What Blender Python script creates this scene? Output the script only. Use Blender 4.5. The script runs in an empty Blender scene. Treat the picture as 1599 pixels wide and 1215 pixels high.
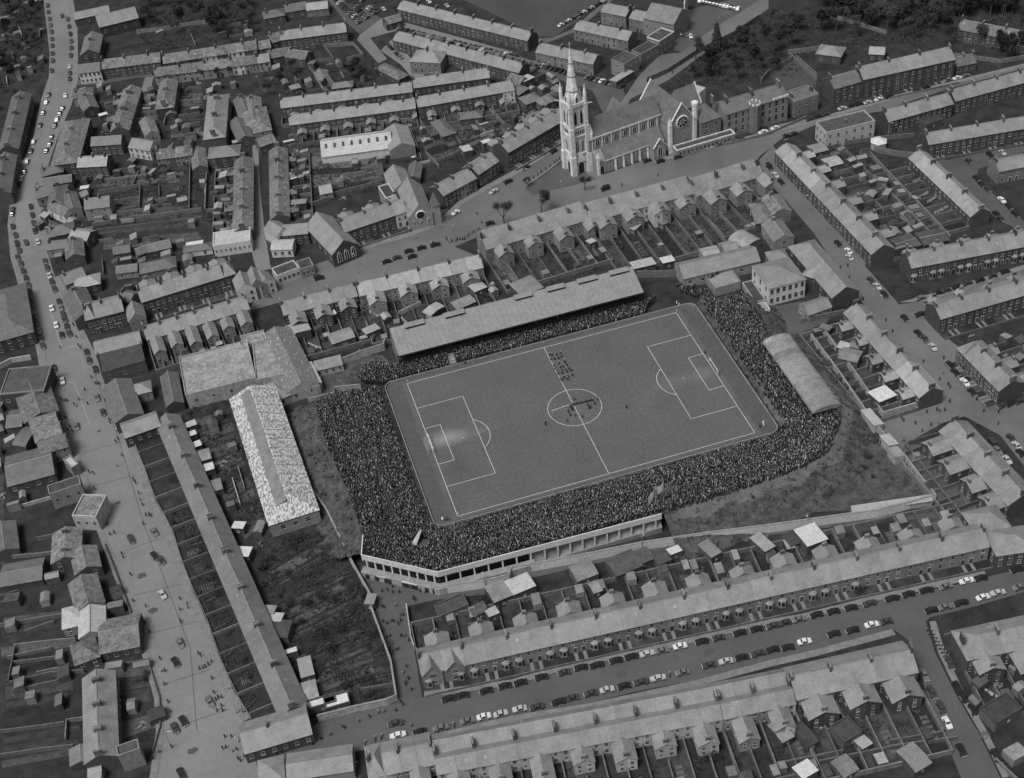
import bpy, bmesh, math, random
import numpy as np
from mathutils import Vector, Matrix
random.seed(7); rng = np.random.default_rng(7)
S = bpy.context.scene
COL = S.collection
R = math.radians
# ------------------------------------------------------------------ camera
PW, PH, FOC = 1599.0, 1215.0, 2170.342
CAMLOC = np.array([-93.919, -335.228, 315.741])
YAW, PITCH, ROLL = 0.21483, 0.71904, -0.11887
_fw = np.array([math.sin(YAW)*math.cos(PITCH), math.cos(YAW)*math.cos(PITCH), -math.sin(PITCH)])
_r0 = np.array([math.cos(YAW), -math.sin(YAW), 0.0]); _u0 = np.cross(_r0, _fw)
_rt = _r0*math.cos(ROLL) + _u0*math.sin(ROLL); _up = -_r0*math.sin(ROLL) + _u0*math.cos(ROLL)
cd = bpy.data.cameras.new('camera'); cam = bpy.data.objects.new('camera', cd); COL.objects.link(cam)
cd.sensor_width = 36.0; cd.lens = FOC/PW*36.0; cd.clip_start = 1.0; cd.clip_end = 6000.0
M3 = Matrix((_rt, _up, -_fw)).transposed()
cam.matrix_world = Matrix.Translation(Vector(CAMLOC)) @ M3.to_4x4()
S.camera = cam
# ------------------------------------------------------------------ light: flat grey overcast day, black-and-white film
SUN_EL, SUN_AZ = R(62), R(238)          # azimuth clockwise from +Y
w = bpy.data.worlds.new('World'); S.world = w; w.use_nodes = True
nt = w.node_tree; bg = nt.nodes['Background']
sky = nt.nodes.new('ShaderNodeTexSky'); sky.sky_type = 'NISHITA'; sky.sun_disc = False
sky.sun_elevation = SUN_EL; sky.sun_rotation = SUN_AZ; sky.air_density = 1.0; sky.dust_density = 6.0; sky.ozone_density = 1.0
bw = nt.nodes.new('ShaderNodeRGBToBW')
nt.links.new(sky.outputs[0], bw.inputs[0]); nt.links.new(bw.outputs[0], bg.inputs[0]); bg.inputs[1].default_value = 0.055
sl = bpy.data.lights.new('sun', 'SUN'); sl.energy = 1.5; sl.angle = R(22); sl.color = (1, 1, 1)
so = bpy.data.objects.new('sun', sl); COL.objects.link(so)
sd = Vector((math.sin(SUN_AZ)*math.cos(SUN_EL), math.cos(SUN_AZ)*math.cos(SUN_EL), math.sin(SUN_EL)))
so.rotation_euler = (-sd).to_track_quat('-Z', 'Y').to_euler(); so.location = (-200, -100, 300)
vs = S.view_settings; vs.view_transform = 'Standard'; vs.look = 'None'; vs.gamma = 1.0; vs.exposure = 0.72; vs.use_curve_mapping = False
S.render.resolution_x = 1024; S.render.resolution_y = 778
# ------------------------------------------------------------------ photo pixel -> place on a level at height z
def P(q, z=0.0):
    x, y = q
    d = (x-PW/2)/FOC*_rt - (y-PH/2)/FOC*_up + _fw
    t = (z-CAMLOC[2])/d[2]; c = CAMLOC + t*d
    return np.array([c[0], c[1]])
def _tile(ox, oy, s): return lambda x, y: (ox + x/s, oy + y/s)
A1, A2, A3, A4 = [_tile(400*i, 0, 3.0375) for i in range(4)]
B1, B2, B3, B4 = [_tile(400*i, 400, 3.0375) for i in range(4)]
C1, C2, C3, C4 = [_tile(400*i, 800, 2.9277) for i in range(4)]
def T(x, y): return (x, y)
# ------------------------------------------------------------------ materials (all neutral greys: the photograph is black and white)
def mat(name, v, var=0.25, scale=0.35, rough=0.85, objvar=0.0, bump=0.0, fine=None, spec=0.3, lo=None, stretch=None, fa=0.17):
    m = bpy.data.materials.new(name); m.use_nodes = True; n = m.node_tree; b = n.nodes['Principled BSDF']
    b.inputs['Roughness'].default_value = rough; b.inputs['Specular IOR Level'].default_value = spec
    geo = n.nodes.new('ShaderNodeNewGeometry'); src = geo.outputs['Position']
    if stretch:
        mp = n.nodes.new('ShaderNodeMapping'); mp.inputs['Scale'].default_value = stretch
        n.links.new(src, mp.inputs[0]); src = mp.outputs[0]
    nz = n.nodes.new('ShaderNodeTexNoise'); nz.inputs['Scale'].default_value = scale; nz.inputs['Detail'].default_value = 6; nz.inputs['Roughness'].default_value = 0.65
    n.links.new(src, nz.inputs['Vector'])
    mr = n.nodes.new('ShaderNodeMapRange'); mr.inputs[1].default_value = 0.3; mr.inputs[2].default_value = 0.7
    mr.inputs[3].default_value = v*(1-var); mr.inputs[4].default_value = v*(1+var)
    n.links.new(nz.outputs[0], mr.inputs[0]); out = mr.outputs[0]
    if fine:
        n2 = n.nodes.new('ShaderNodeTexNoise'); n2.inputs['Scale'].default_value = fine; n2.inputs['Detail'].default_value = 3
        n.links.new(geo.outputs['Position'], n2.inputs['Vector'])
        m2 = n.nodes.new('ShaderNodeMapRange'); m2.inputs[1].default_value = 0.3; m2.inputs[2].default_value = 0.7; m2.inputs[3].default_value = 1-fa; m2.inputs[4].default_value = 1+fa
        n.links.new(n2.outputs[0], m2.inputs[0])
        mm = n.nodes.new('ShaderNodeMath'); mm.operation = 'MULTIPLY'; n.links.new(out, mm.inputs[0]); n.links.new(m2.outputs[0], mm.inputs[1]); out = mm.outputs[0]
    if objvar:
        oi = n.nodes.new('ShaderNodeObjectInfo'); m3 = n.nodes.new('ShaderNodeMapRange'); m3.inputs[3].default_value = 1-objvar; m3.inputs[4].default_value = 1+objvar
        n.links.new(oi.outputs['Random'], m3.inputs[0])
        mm = n.nodes.new('ShaderNodeMath'); mm.operation = 'MULTIPLY'; n.links.new(out, mm.inputs[0]); n.links.new(m3.outputs[0], mm.inputs[1]); out = mm.outputs[0]
    cc = n.nodes.new('ShaderNodeCombineColor')
    for i in range(3): n.links.new(out, cc.inputs[i])
    n.links.new(cc.outputs[0], b.inputs['Base Color'])
    if bump:
        bp = n.nodes.new('ShaderNodeBump'); bp.inputs['Strength'].default_value = bump; bp.inputs['Distance'].default_value = 0.3
        n.links.new(nz.outputs[0], bp.inputs['Height']); n.links.new(bp.outputs[0], b.inputs['Normal'])
    return m
M = {}
M['earth'] = mat('garden_earth', 0.026, 0.6, 0.16, 0.95, 0.0, 0.6, fine=1.6)
M['plot'] = mat('garden_grass', 0.034, 0.55, 0.35, 0.95, 0.55, 0.5, fine=2.0)
M['rough'] = mat('rough_grass', 0.060, 0.55, 0.3, 0.95, 0.0, 0.8, fine=1.2)
M['pitch'] = mat('pitch_grass', 0.095, 0.10, 0.08, 0.95, 0.0, 0.2, fine=1.3)
M['field'] = mat('field_grass', 0.056, 0.2, 0.05, 0.95, 0.0, 0.2, fine=0.8)
M['surr'] = mat('trackside_grass', 0.076, 0.15, 0.08, 0.95, 0.0, 0.2, fine=0.9)
M['asphalt'] = mat('wet_asphalt', 0.172, 0.2, 0.03, 0.42, 0.0, 0.0, fine=0.6, spec=0.5, fa=.07)
M['asphalt_mid'] = mat('street_asphalt', 0.125, 0.3, 0.025, 0.42, 0.0, 0.0, fine=0.6, spec=0.5, fa=.08)
M['asphalt_low'] = mat('lower_street_asphalt', 0.082, 0.15, 0.06, 0.45, 0.0, 0.0, fine=0.6, spec=0.5, fa=.08)
M['asphalt_dark'] = mat('dark_asphalt', 0.078, 0.2, 0.08, 0.48, 0.0, 0.0, fine=0.7, spec=0.45, fa=.1)
M['pave'] = mat('pavement_slabs', 0.165, 0.2, 0.3, 0.6, 0.0, 0.0, fine=1.5)
M['path'] = mat('cinder_path', 0.10, 0.25, 0.2, 0.9, 0.0, 0.2, fine=1.5)
M['line'] = mat('white_paint', 0.5, 0.35, 1.0, 0.8)
M['conc'] = mat('concrete', 0.22, 0.25, 0.3, 0.9, 0.0, 0.0, fine=1.8)
M['parapet'] = mat('painted_concrete', 0.52, 0.12, 0.4, 0.8, 0.0, 0.0, fine=2.0)
M['wallstone'] = mat('boundary_wall_render', 0.31, 0.3, 0.5, 0.9, 0.12, 0.0, fine=2.0)
M['gwall'] = mat('garden_wall_brick', 0.13, 0.3, 0.6, 0.9, 0.3, 0.0, fine=2.0)
M['brick'] = mat('dark_brick', 0.064, 0.25, 0.5, 0.9, 0.25, 0.0, fine=2.5)
M['brickl'] = mat('pale_brick', 0.18, 0.22, 0.5, 0.9, 0.2, 0.0, fine=2.5)
M['render'] = mat('grey_render', 0.2, 0.22, 0.5, 0.9, 0.22, 0.0, fine=2.0)
M['white'] = mat('whitewash', 0.5, 0.12, 0.6, 0.85, 0.08, 0.0, fine=2.0)
M['slate'] = mat('slate', 0.20, 0.22, 0.3, 0.62, 0.09, 0.15, fine=2.6, spec=0.4)
M['slated'] = mat('dark_slate', 0.11, 0.25, 0.4, 0.62, 0.12, 0.15, fine=2.6, spec=0.4)
M['slatel'] = mat('pale_slate', 0.27, 0.2, 0.45, 0.6, 0.12, 0.15, fine=2.6, spec=0.4)
M['pale'] = mat('pale_render', 0.36, 0.15, 0.5, 0.85, 0.1, 0.0, fine=2.0)
M['slatem'] = mat('weathered_slate', 0.15, 0.2, 0.45, 0.62, 0.1, 0.15, fine=2.6, spec=0.4)
M['felt'] = mat('roofing_felt', 0.06, 0.35, 0.4, 0.8, 0.3, 0.0, fine=2.0)
M['iron'] = mat('corrugated_iron', 0.2, 0.25, 0.4, 0.6, 0.25, 0.0, fine=1.5)
M['standroof'] = mat('stand_roof_sheet', 0.215, 0.12, 0.25, 0.6, 0.0, 0.0, fine=1.4)
M['asb'] = mat('asbestos_sheet_white', 0.36, 0.15, 0.4, 0.75, 0.08, 0.0, fine=1.5)
M['chim'] = mat('chimney_brick', 0.10, 0.35, 0.8, 0.9, 0.4)
M['pot'] = mat('chimney_pot_clay', 0.34, 0.2, 0.8, 0.8, 0.3)
M['frame'] = mat('window_frame_paint', 0.33, 0.15, 1.0, 0.7, 0.35)
M['framed'] = mat('dull_frame_paint', 0.24, 0.15, 1.0, 0.7, 0.3)
M['door'] = mat('door_paint', 0.05, 0.2, 1.0, 0.6, 0.5)
M['ridge'] = mat('ridge_tile', 0.2, 0.2, 1.0, 0.8, 0.2)
M['wood'] = mat('weathered_timber', 0.08, 0.3, 1.0, 0.9, 0.3)
M['dark'] = mat('dark_steel', 0.03, 0.2, 1.0, 0.6)
M['bark'] = mat('bark', 0.075, 0.3, 1.0, 0.95, 0.2)
M['twig'] = mat('twigs', 0.055, 0.3, 1.0, 0.95, 0.25)
M['leaf'] = mat('evergreen_leaf', 0.036, 0.4, 0.9, 0.8, 0.3)
M['stone'] = mat('church_limestone', 0.62, 0.25, 0.5, 0.85, 0.0, 0.0, fine=1.6)
M['towerstone'] = mat('tower_stone', 0.48, 0.3, 0.5, 0.85, 0.0, 0.0, fine=1.6)
M['worksroof'] = mat('works_felt_roof', 0.235, 0.3, 0.25, 0.7, 0.05, 0.0, fine=0.8, fa=.3)
M['plotl'] = mat('allotment_grass', 0.056, 0.45, 0.3, 0.95, 0.5, 0.5, fine=1.6, fa=.35)
M['mott'] = mat('mossy_slate', 0.135, 0.5, 0.55, 0.8, 0.2, 0.2, fine=1.6, fa=.3)
M['stoned'] = mat('church_rubble_stone', 0.24, 0.25, 0.5, 0.9, 0.0, 0.0, fine=2.0)
M['chslate'] = mat('church_slate', 0.125, 0.28, 0.25, 0.6, 0.0, 0.2, fine=1.5, spec=0.4)
M['skin'] = mat('skin', 0.35, 0.1, 2.0, 0.7)
g = bpy.data.materials.new('window_glass'); g.use_nodes = True; gb = g.node_tree.nodes['Principled BSDF']
gb.inputs['Base Color'].default_value = (0.018, 0.018, 0.018, 1); gb.inputs['Roughness'].default_value = 0.12; M['glass'] = g
def ramp_mat(name, stops, rough=0.8):
    m = bpy.data.materials.new(name); m.use_nodes = True; n = m.node_tree; b = n.nodes['Principled BSDF']; b.inputs['Roughness'].default_value = rough
    oi = n.nodes.new('ShaderNodeObjectInfo'); cr = n.nodes.new('ShaderNodeValToRGB'); cr.color_ramp.interpolation = 'CONSTANT'
    els = cr.color_ramp.elements
    while len(els) < len(stops): els.new(0.5)
    for e, (p, v) in zip(els, stops): e.position = p; e.color = (v, v, v, 1)
    n.links.new(oi.outputs['Random'], cr.inputs[0]); n.links.new(cr.outputs[0], b.inputs['Base Color'])
    return m
M['coat'] = ramp_mat('coat_cloth', [(0, .018), (.3, .03), (.55, .05), (.75, .09), (.9, .2), (.97, .5)])
def headmat():
    m = ramp_mat('head_of_spectator', [(0, .03), (.18, .18), (.36, .05), (.5, .3), (.64, .08), (.76, .45), (.88, .12), (.965, .55)])
    return m
M['head'] = headmat()
M['hat'] = ramp_mat('cap_cloth', [(0, .03), (.4, .08), (.6, .05), (.8, .2), (.93, .35)])
# patchy flaking paint on the works roof
def patch_mat(nm='flaking_white_roof', th=.44):
    m = bpy.data.materials.new(nm); m.use_nodes = True; n = m.node_tree; b = n.nodes['Principled BSDF']; b.inputs['Roughness'].default_value = 0.75
    geo = n.nodes.new('ShaderNodeNewGeometry'); mp = n.nodes.new('ShaderNodeMapping'); mp.inputs['Scale'].default_value = (2.6, 1.0, 1.5); mp.inputs['Rotation'].default_value = (0, 0, R(-25))
    n.links.new(geo.outputs['Position'], mp.inputs[0])
    nz = n.nodes.new('ShaderNodeTexNoise'); nz.inputs['Scale'].default_value = 0.75; nz.inputs['Detail'].default_value = 7; nz.inputs['Roughness'].default_value = 0.72
    n.links.new(mp.outputs[0], nz.inputs['Vector'])
    cr = n.nodes.new('ShaderNodeValToRGB'); e = cr.color_ramp.elements; e[0].position = th; e[0].color = (.13, .13, .13, 1); e[1].position = th+.09; e[1].color = (.5, .5, .5, 1)
    n.links.new(nz.outputs[0], cr.inputs[0]); n.links.new(cr.outputs[0], b.inputs['Base Color']); return m
M['flake'] = patch_mat()
M['flake2'] = patch_mat('speckled_roof', .56)
def paint(name, v):
    m = bpy.data.materials.new(name); m.use_nodes = True; b = m.node_tree.nodes['Principled BSDF']
    b.inputs['Base Color'].default_value = (v, v, v, 1); b.inputs['Roughness'].default_value = 0.3; b.inputs['Coat Weight'].default_value = 0.4; return m
M['car_black'] = paint('car_paint_black', .016); M['car_grey'] = paint('car_paint_grey', .13); M['car_white'] = paint('car_paint_white', .6); M['car_dark'] = paint('car_paint_dark', .045); M['car_pale'] = paint('car_paint_pale', .38)
M['chrome'] = paint('chrome_trim', .5)
# ------------------------------------------------------------------ mesh helpers
class MB:
    def __init__(s): s.v = []; s.f = []; s.m = []
    def poly(s, pts, mi=0):
        k = len(s.v); s.v += [tuple(map(float, p)) for p in pts]; s.f.append(list(range(k, k+len(pts)))); s.m.append(mi)
    def hexa(s, b, t, mi=0):            # b,t: 4 points ccw seen from above
        k = len(s.v); s.v += [tuple(map(float, p)) for p in list(b)+list(t)]
        for f in ([3,2,1,0],[4,5,6,7],[0,1,5,4],[1,2,6,5],[2,3,7,6],[3,0,4,7]): s.f.append([k+i for i in f]); s.m.append(mi)
        return s
    def box(s, x0, x1, y0, y1, z0, z1, mi=0):
        return s.hexa([(x0,y0,z0),(x1,y0,z0),(x1,y1,z0),(x0,y1,z0)], [(x0,y0,z1),(x1,y0,z1),(x1,y1,z1),(x0,y1,z1)], mi)
    def prism(s, ring, z0, z1, mi=0, cap=True):
        n = len(ring); k = len(s.v); s.v += [(p[0],p[1],z0) for p in ring]+[(p[0],p[1],z1) for p in ring]
        for i in range(n): s.f.append([k+i, k+(i+1)%n, k+n+(i+1)%n, k+n+i]); s.m.append(mi)
        if cap: s.f.append([k+n+i for i in range(n)]); s.m.append(mi); s.f.append([k+n-1-i for i in range(n)]); s.m.append(mi)
        return s
    def loft(s, rings, mi=0, cap=True):
        n = len(rings[0]); k = len(s.v)
        for r in rings: s.v += [tuple(map(float, p)) for p in r]
        for j in range(len(rings)-1):
            for i in range(n): s.f.append([k+j*n+i, k+j*n+(i+1)%n, k+(j+1)*n+(i+1)%n, k+(j+1)*n+i]); s.m.append(mi)
        if cap: s.f.append([k+n-1-i for i in range(n)]); s.m.append(mi); s.f.append([k+(len(rings)-1)*n+i for i in range(n)]); s.m.append(mi)
        return s
    def tube(s, a, b, r0, r1, n=6, mi=0):
        a = Vector(a); b = Vector(b); q = (b-a).to_track_quat('Z', 'Y')
        ra = [a+q@Vector((r0*math.cos(t*2*math.pi/n), r0*math.sin(t*2*math.pi/n), 0)) for t in range(n)]
        rb = [b+q@Vector((r1*math.cos(t*2*math.pi/n), r1*math.sin(t*2*math.pi/n), 0)) for t in range(n)]
        return s.loft([ra, rb], mi)
    def mesh(s, name, mats):
        me = bpy.data.meshes.new(name); me.from_pydata(s.v, [], s.f)
        for m in mats: me.materials.append(M[m] if isinstance(m, str) else m)
        if len(mats) > 1: me.polygons.foreach_set('material_index', s.m)
        me.update(); return me
CACHE = {}
FOOT = []
def cached(key, fn):
    if key not in CACHE: CACHE[key] = fn()
    return CACHE[key]
def obj(name, me, parent=None, loc=(0,0,0), rz=0.0, mt=None):
    o = bpy.data.objects.new(name, me); COL.objects.link(o)
    if parent is not None: o.parent = parent
    o.location = loc; o.rotation_euler = (0, 0, rz)
    if mt is not None:
        o.material_slots[0].link = 'OBJECT'; o.material_slots[0].material = M[mt]
    return o
def tag(o, label, cat, group=None):
    o['label'] = label; o['category'] = cat
    if group: o['group'] = group
    return o
def thing(name, label, cat, loc, rz=0.0, group=None):
    o = bpy.data.objects.new(name, None); COL.objects.link(o); o.location = (float(loc[0]), float(loc[1]), float(loc[2]) if len(loc) > 2 else 0.0); o.rotation_euler = (0,0,rz)
    o.empty_display_size = 0.5
    return tag(o, label, cat, group)
def struct(o, kind='structure'): o['kind'] = kind; return o
def sheet(name, pts, z, m, kind='structure'):
    b = MB(); pts = [tuple(p) for p in pts]
    ar = sum(pts[i][0]*pts[(i+1)%len(pts)][1]-pts[(i+1)%len(pts)][0]*pts[i][1] for i in range(len(pts)))
    if ar < 0: pts = pts[::-1]
    b.poly([(p[0], p[1], z) for p in pts]); o = obj(name, b.mesh(name, [m]))
    if kind: o['kind'] = kind
    return o
def slab(name, pts, z0, z1, m, kind='structure'):
    pts = [tuple(p) for p in pts]
    ar = sum(pts[i][0]*pts[(i+1)%len(pts)][1]-pts[(i+1)%len(pts)][0]*pts[i][1] for i in range(len(pts)))
    if ar < 0: pts = pts[::-1]
    b = MB().prism(pts, z0, z1); o = obj(name, b.mesh(name, [m]))
    if kind: o['kind'] = kind
    return o
def strip_pts(line, wl, wr):        # offset a world polyline to both sides
    line = [np.array(p, float) for p in line]; L = []; Rr = []
    for i, p in enumerate(line):
        a = line[max(i-1,0)]; b = line[min(i+1,len(line)-1)]; d = (b-a)/np.linalg.norm(b-a); nrm = np.array([-d[1], d[0]])
        L.append(p+nrm*wl); Rr.append(p-nrm*wr)
    return L + Rr[::-1]
def wall_line(name, line, h, t, m, label, cat='wall', group=None, z0=0.0, cope=None):
    b = MB(); line = [np.array(p, float) for p in line]
    L = strip_pts(line, t/2, t/2); n = len(line)
    for i in range(n-1):
        q = [L[i], L[2*n-1-i], L[2*n-2-i], L[i+1]]
        b.hexa([(p[0],p[1],z0) for p in q], [(p[0],p[1],z0+h) for p in q])
    o = obj(name, b.mesh(name, [m])); tag(o, label, cat, group)
    if cope:
        L2 = strip_pts(line, t/2+.08, t/2+.08); c = MB()
        for i in range(n-1):
            q = [L2[i], L2[2*n-1-i], L2[2*n-2-i], L2[i+1]]
            c.hexa([(p[0],p[1],z0+h) for p in q], [(p[0],p[1],z0+h+.12) for p in q])
        obj('coping', c.mesh('coping', [cope]), o)
    return o
ORD = ['first','second','third','fourth','fifth','sixth','seventh','eighth','ninth','tenth','eleventh','twelfth','thirteenth','fourteenth','fifteenth','sixteenth','seventeenth','eighteenth','nineteenth','twentieth','twenty-first','twenty-second','twenty-third','twenty-fourth','twenty-fifth','twenty-sixth','twenty-seventh','twenty-eighth','twenty-ninth','thirtieth','thirty-first','thirty-second','thirty-third','thirty-fourth','thirty-fifth','thirty-sixth','thirty-seventh','thirty-eighth','thirty-ninth','fortieth']
# ------------------------------------------------------------------ building kit (local frame: x along the ridge, +y front, z up)
def m_wall(w, d, ze, zr, roof):
    def f():
        b = MB(); x, y = w/2, d/2
        if roof in ('gl', 'gr'):
            b.box(-x,x,-y,y,0,ze); s = 1 if roof == 'gl' else -1
            tri = [(-y,ze),(y,ze),(0,zr-.05)]; b.loft([[(s*(x-.01),p[0],p[1]) for p in tri],[(s*(x-.3),p[0],p[1]) for p in tri]])
        elif roof in ('gable', 'M'):
            if roof == 'M':
                prof = [(-y,0),(y,0),(y,ze),(y/2,zr),(0,ze+.25*(zr-ze)),(-y/2,zr),(-y,ze)]
            else: prof = [(-y,0),(y,0),(y,ze),(0,zr-.05),(-y,ze)]
            b.loft([[(-x,p[0],p[1]) for p in prof], [(x,p[0],p[1]) for p in prof]])
        elif roof == 'barrel':
            prof = [(-y,0),(y,0)] + [(y*math.cos(t*math.pi/8), ze+(zr-ze)*math.sin(t*math.pi/8)-.05) for t in range(9)]
            b.loft([[(-x,p[0],p[1]) for p in prof], [(x,p[0],p[1]) for p in prof]])
        elif roof == 'mono':
            prof = [(-y,0),(y,0),(y,ze),(-y,zr)]
            b.loft([[(-x,p[0],p[1]) for p in prof], [(x,p[0],p[1]) for p in prof]])
        else: b.box(-x,x,-y,y,0,ze)
        return b
    return f
def slope(b, p0, p1, p2, p3, th=.16):      # slab whose top face is p0..p3 (ccw from above)
    b.hexa([(p[0],p[1],p[2]-th) for p in (p0,p1,p2,p3)], [p0,p1,p2,p3])
def m_roof(w, d, ze, zr, roof, oh=.3, hl=0, hr=0):
    b = MB(); x, y = w/2-.01, d/2; up = .18
    s = (zr-ze)/y; yo = y+oh; zo = ze-oh*s+up; zt = zr+up
    if roof == 'gable':
        slope(b, (-x,-yo,zo),(x,-yo,zo),(x,0,zt),(-x,0,zt)); slope(b, (x,yo,zo),(-x,yo,zo),(-x,0,zt),(x,0,zt))
    elif roof in ('hip', 'gl', 'gr'):      # gl: hip at -x end only, gr: hip at +x end only
        xl, xr = x, x
        a = -x + (y if roof in ('hip','gl') else 0); c = x - (y if roof in ('hip','gr') else 0)
        if a > c: a = c = 0.0
        ol = oh if roof in ('hip','gl') else 0; orr = oh if roof in ('hip','gr') else 0
        L, Rx = -x-ol, x+orr
        b.poly([(L,-yo,zo),(Rx,-yo,zo),(c,0,zt),(a,0,zt)]); b.poly([(Rx,yo,zo),(L,yo,zo),(a,0,zt),(c,0,zt)])
        b.poly([(L,yo,zo),(L,-yo,zo),(a,0,zt)]); b.poly([(Rx,-yo,zo),(Rx,yo,zo),(c,0,zt)])
        b.poly([(L,-yo,zo-.02),(L,yo,zo-.02),(Rx,yo,zo-.02),(Rx,-yo,zo-.02)])
    elif roof == 'M':
        zv = ze+.25*(zr-ze)+up
        s2 = (zr-ze)/(y/2); zo2 = ze-oh*s2*.5+up
        slope(b, (-x,-yo,zo2),(x,-yo,zo2),(x,-y/2,zt),(-x,-y/2,zt)); slope(b, (x,0,zv),(-x,0,zv),(-x,-y/2,zt),(x,-y/2,zt))
        slope(b, (-x,0,zv),(x,0,zv),(x,y/2,zt),(-x,y/2,zt)); slope(b, (x,yo,zo2),(-x,yo,zo2),(-x,y/2,zt),(x,y/2,zt))
    elif roof == 'mono':                    # high at -y
        s = (zr-ze)/d
        slope(b, (x,yo,ze-oh*s+up),(-x,yo,ze-oh*s+up),(-x,-yo,zr+oh*s+up),(x,-yo,zr+oh*s+up))
    elif roof == 'barrel':
        n = 10; pr = [((y+.25)*math.cos(t*math.pi/n), ze+.1+(zr-ze)*math.sin(t*math.pi/n)) for t in range(n+1)]
        for i in range(n):
            (ya,za),(yb,zb) = pr[i], pr[i+1]
            slope(b, (x+.2,ya,za),(x+.2,yb,zb),(-x-.2,yb,zb),(-x-.2,ya,za), .1)
    elif roof == 'flat':
        b.box(-x+.3,x-.3,-y+.3,y-.3,ze,ze+.06)
    return b
def m_parapet(w, d, ze, h=.6, t=.3):
    b = MB(); x, y = w/2, d/2
    b.box(-x,x,-y,-y+t,ze,ze+h); b.box(-x,x,y-t,y,ze,ze+h); b.box(-x,-x+t,-y+t,y-t,ze,ze+h); b.box(x-t,x,-y+t,y-t,ze,ze+h); return b
def m_chimney(l, h, t=.55, pots=4):
    b = MB(); b.box(-t/2,t/2,-l/2,l/2,-1.1,h); b.box(-t/2-.07,t/2+.07,-l/2-.07,l/2+.07,h,h+.14)
    for i in range(pots):
        y = (i+.5)/pots*l-l/2
        b.prism([(0.13*math.cos(a*math.pi/3), y+.13*math.sin(a*math.pi/3)) for a in range(6)], h+.14, h+.55, 1)
    return b
def m_window(ww, hh):                       # faces +y, centre at origin
    b = MB(); x, z = ww/2, hh/2
    b.poly([(x-.06,.015,-z+.06),(-x+.06,.015,-z+.06),(-x+.06,.015,z-.06),(x-.06,.015,z-.06)], 1)
    b.box(-x,-x+.1,0,.05,-z,z); b.box(x-.1,x,0,.05,-z,z); b.box(-x+.1,x-.1,0,.05,z-.1,z); b.box(-x-.08,x+.08,0,.12,-z-.14,-z); b.box(-x+.1,x-.1,0,.045,-.05,.05)
    return b
def m_door(ww, hh):
    b = MB(); b.box(-ww/2,ww/2,0,.04,0,hh); b.box(-ww/2-.12,-ww/2,0,.09,0,hh+.3,1); b.box(ww/2,ww/2+.12,0,.09,0,hh+.3,1); b.box(-ww/2,ww/2,0,.07,hh,hh+.3,1); return b
def win_me(ww, hh, fm='frame'): return cached(('win',ww,hh,fm), lambda: m_window(ww,hh).mesh('window', [fm,'glass']))
def m_bay(h):
    b = MB(); ring = [(1.25,0),(.7,.85),(-.7,.85),(-1.25,0)]
    b.prism(ring, 0, h); tip = (0,0,h+.75); r2 = [(p[0]*1.1,p[1]*1.1,h+.003) for p in ring]
    for i in range(3): b.poly([r2[i], r2[i+1], tip], 1)
    for (za, zb) in ([(.7,2.5)] if h < 4 else [(.7,2.5),(3.7,5.2)]):
        b.box(-.55,.55,.85,.9,za,zb,2); b.poly([(.45,.915,za+.1),(-.45,.915,za+.1),(-.45,.915,zb-.1),(.45,.915,zb-.1)],3)
        for sx in (-1,1):
            p = np.array([sx*1.25,0]); q = np.array([sx*.7,.85]); a = p+(q-p)*.15; c = p+(q-p)*.85; n = np.array([sx*.84,.54])*.03
            quad = [(a[0]+n[0],a[1]+n[1],za),(c[0]+n[0],c[1]+n[1],za),(c[0]+n[0],c[1]+n[1],zb),(a[0]+n[0],a[1]+n[1],zb)]
            b.poly(quad if sx > 0 else quad[::-1], 3)
    return b
def build(root, w, d, ze, zr, roof='gable', wm='brick', rm='slate', fw=(), rw=(), sw=(), door=None, chim=(), fm='frame', oh=.3, ridge=True, parapet=None, bands=None):
    """wall, roof, windows, doors and chimneys of one building under root. fw/rw: (x, z, ww, hh) on front/rear; sw: (side, y, z, ww, hh)"""
    k = (round(w,2), d, ze, zr, roof); FOOT.append((root.location.x, root.location.y, root.rotation_euler.z, w/2, d/2))
    obj('wall', cached(('wall',)+k+(wm,), lambda: m_wall(w,d,ze,zr,roof)().mesh('wall',[wm])), root)
    rf = obj('roof', cached(('roof',)+k+(rm,oh), lambda: m_roof(w,d,ze,zr,roof,oh).mesh('roof',[rm])), root)
    if roof == 'flat':
        obj('parapet', cached(('par',)+k+(wm,parapet), lambda: m_parapet(w,d,ze).mesh('parapet',[parapet or wm])), root)
    if ridge and roof == 'gable':
        obj('ridge_tiles', cached(('ridge',round(w,2)), lambda: MB().hexa([(-w/2+.02,-.2,-.06),(w/2-.02,-.2,-.06),(w/2-.02,.2,-.06),(-w/2+.02,.2,-.06)],[(-w/2+.02,-.04,.1),(w/2-.02,-.04,.1),(w/2-.02,.04,.1),(-w/2+.02,.04,.1)]).mesh('ridge_tiles',['ridge'])), rf, (0,0,zr+.18))
    for (x,z,ww,hh) in fw: obj('window', win_me(ww,hh,fm), root, (x, d/2, z))
    for (x,z,ww,hh) in rw: obj('window', win_me(ww,hh,fm), root, (x, -d/2, z), math.pi)
    for (s,y,z,ww,hh) in sw: obj('window', win_me(ww,hh,fm), root, (s*w/2, y, z), -s*math.pi/2)
    if door is not None:
        for x in (door if isinstance(door,(list,tuple)) else [door]):
            obj('door', cached(('door',), lambda: m_door(1.0,2.1).mesh('door',['door','frame'])), root, (x, d/2, 0))
    for (x,y,l,h,rz) in chim:
        zt = zr - abs(y)/(d/2)*(zr-ze) if roof != 'flat' else ze
        obj('chimney', cached(('chim',l,h), lambda: m_chimney(l,h,pots=max(2,int(l/.42))).mesh('chimney',['chim','pot'])), root, (x,y,zt), rz)
    return root
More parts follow.
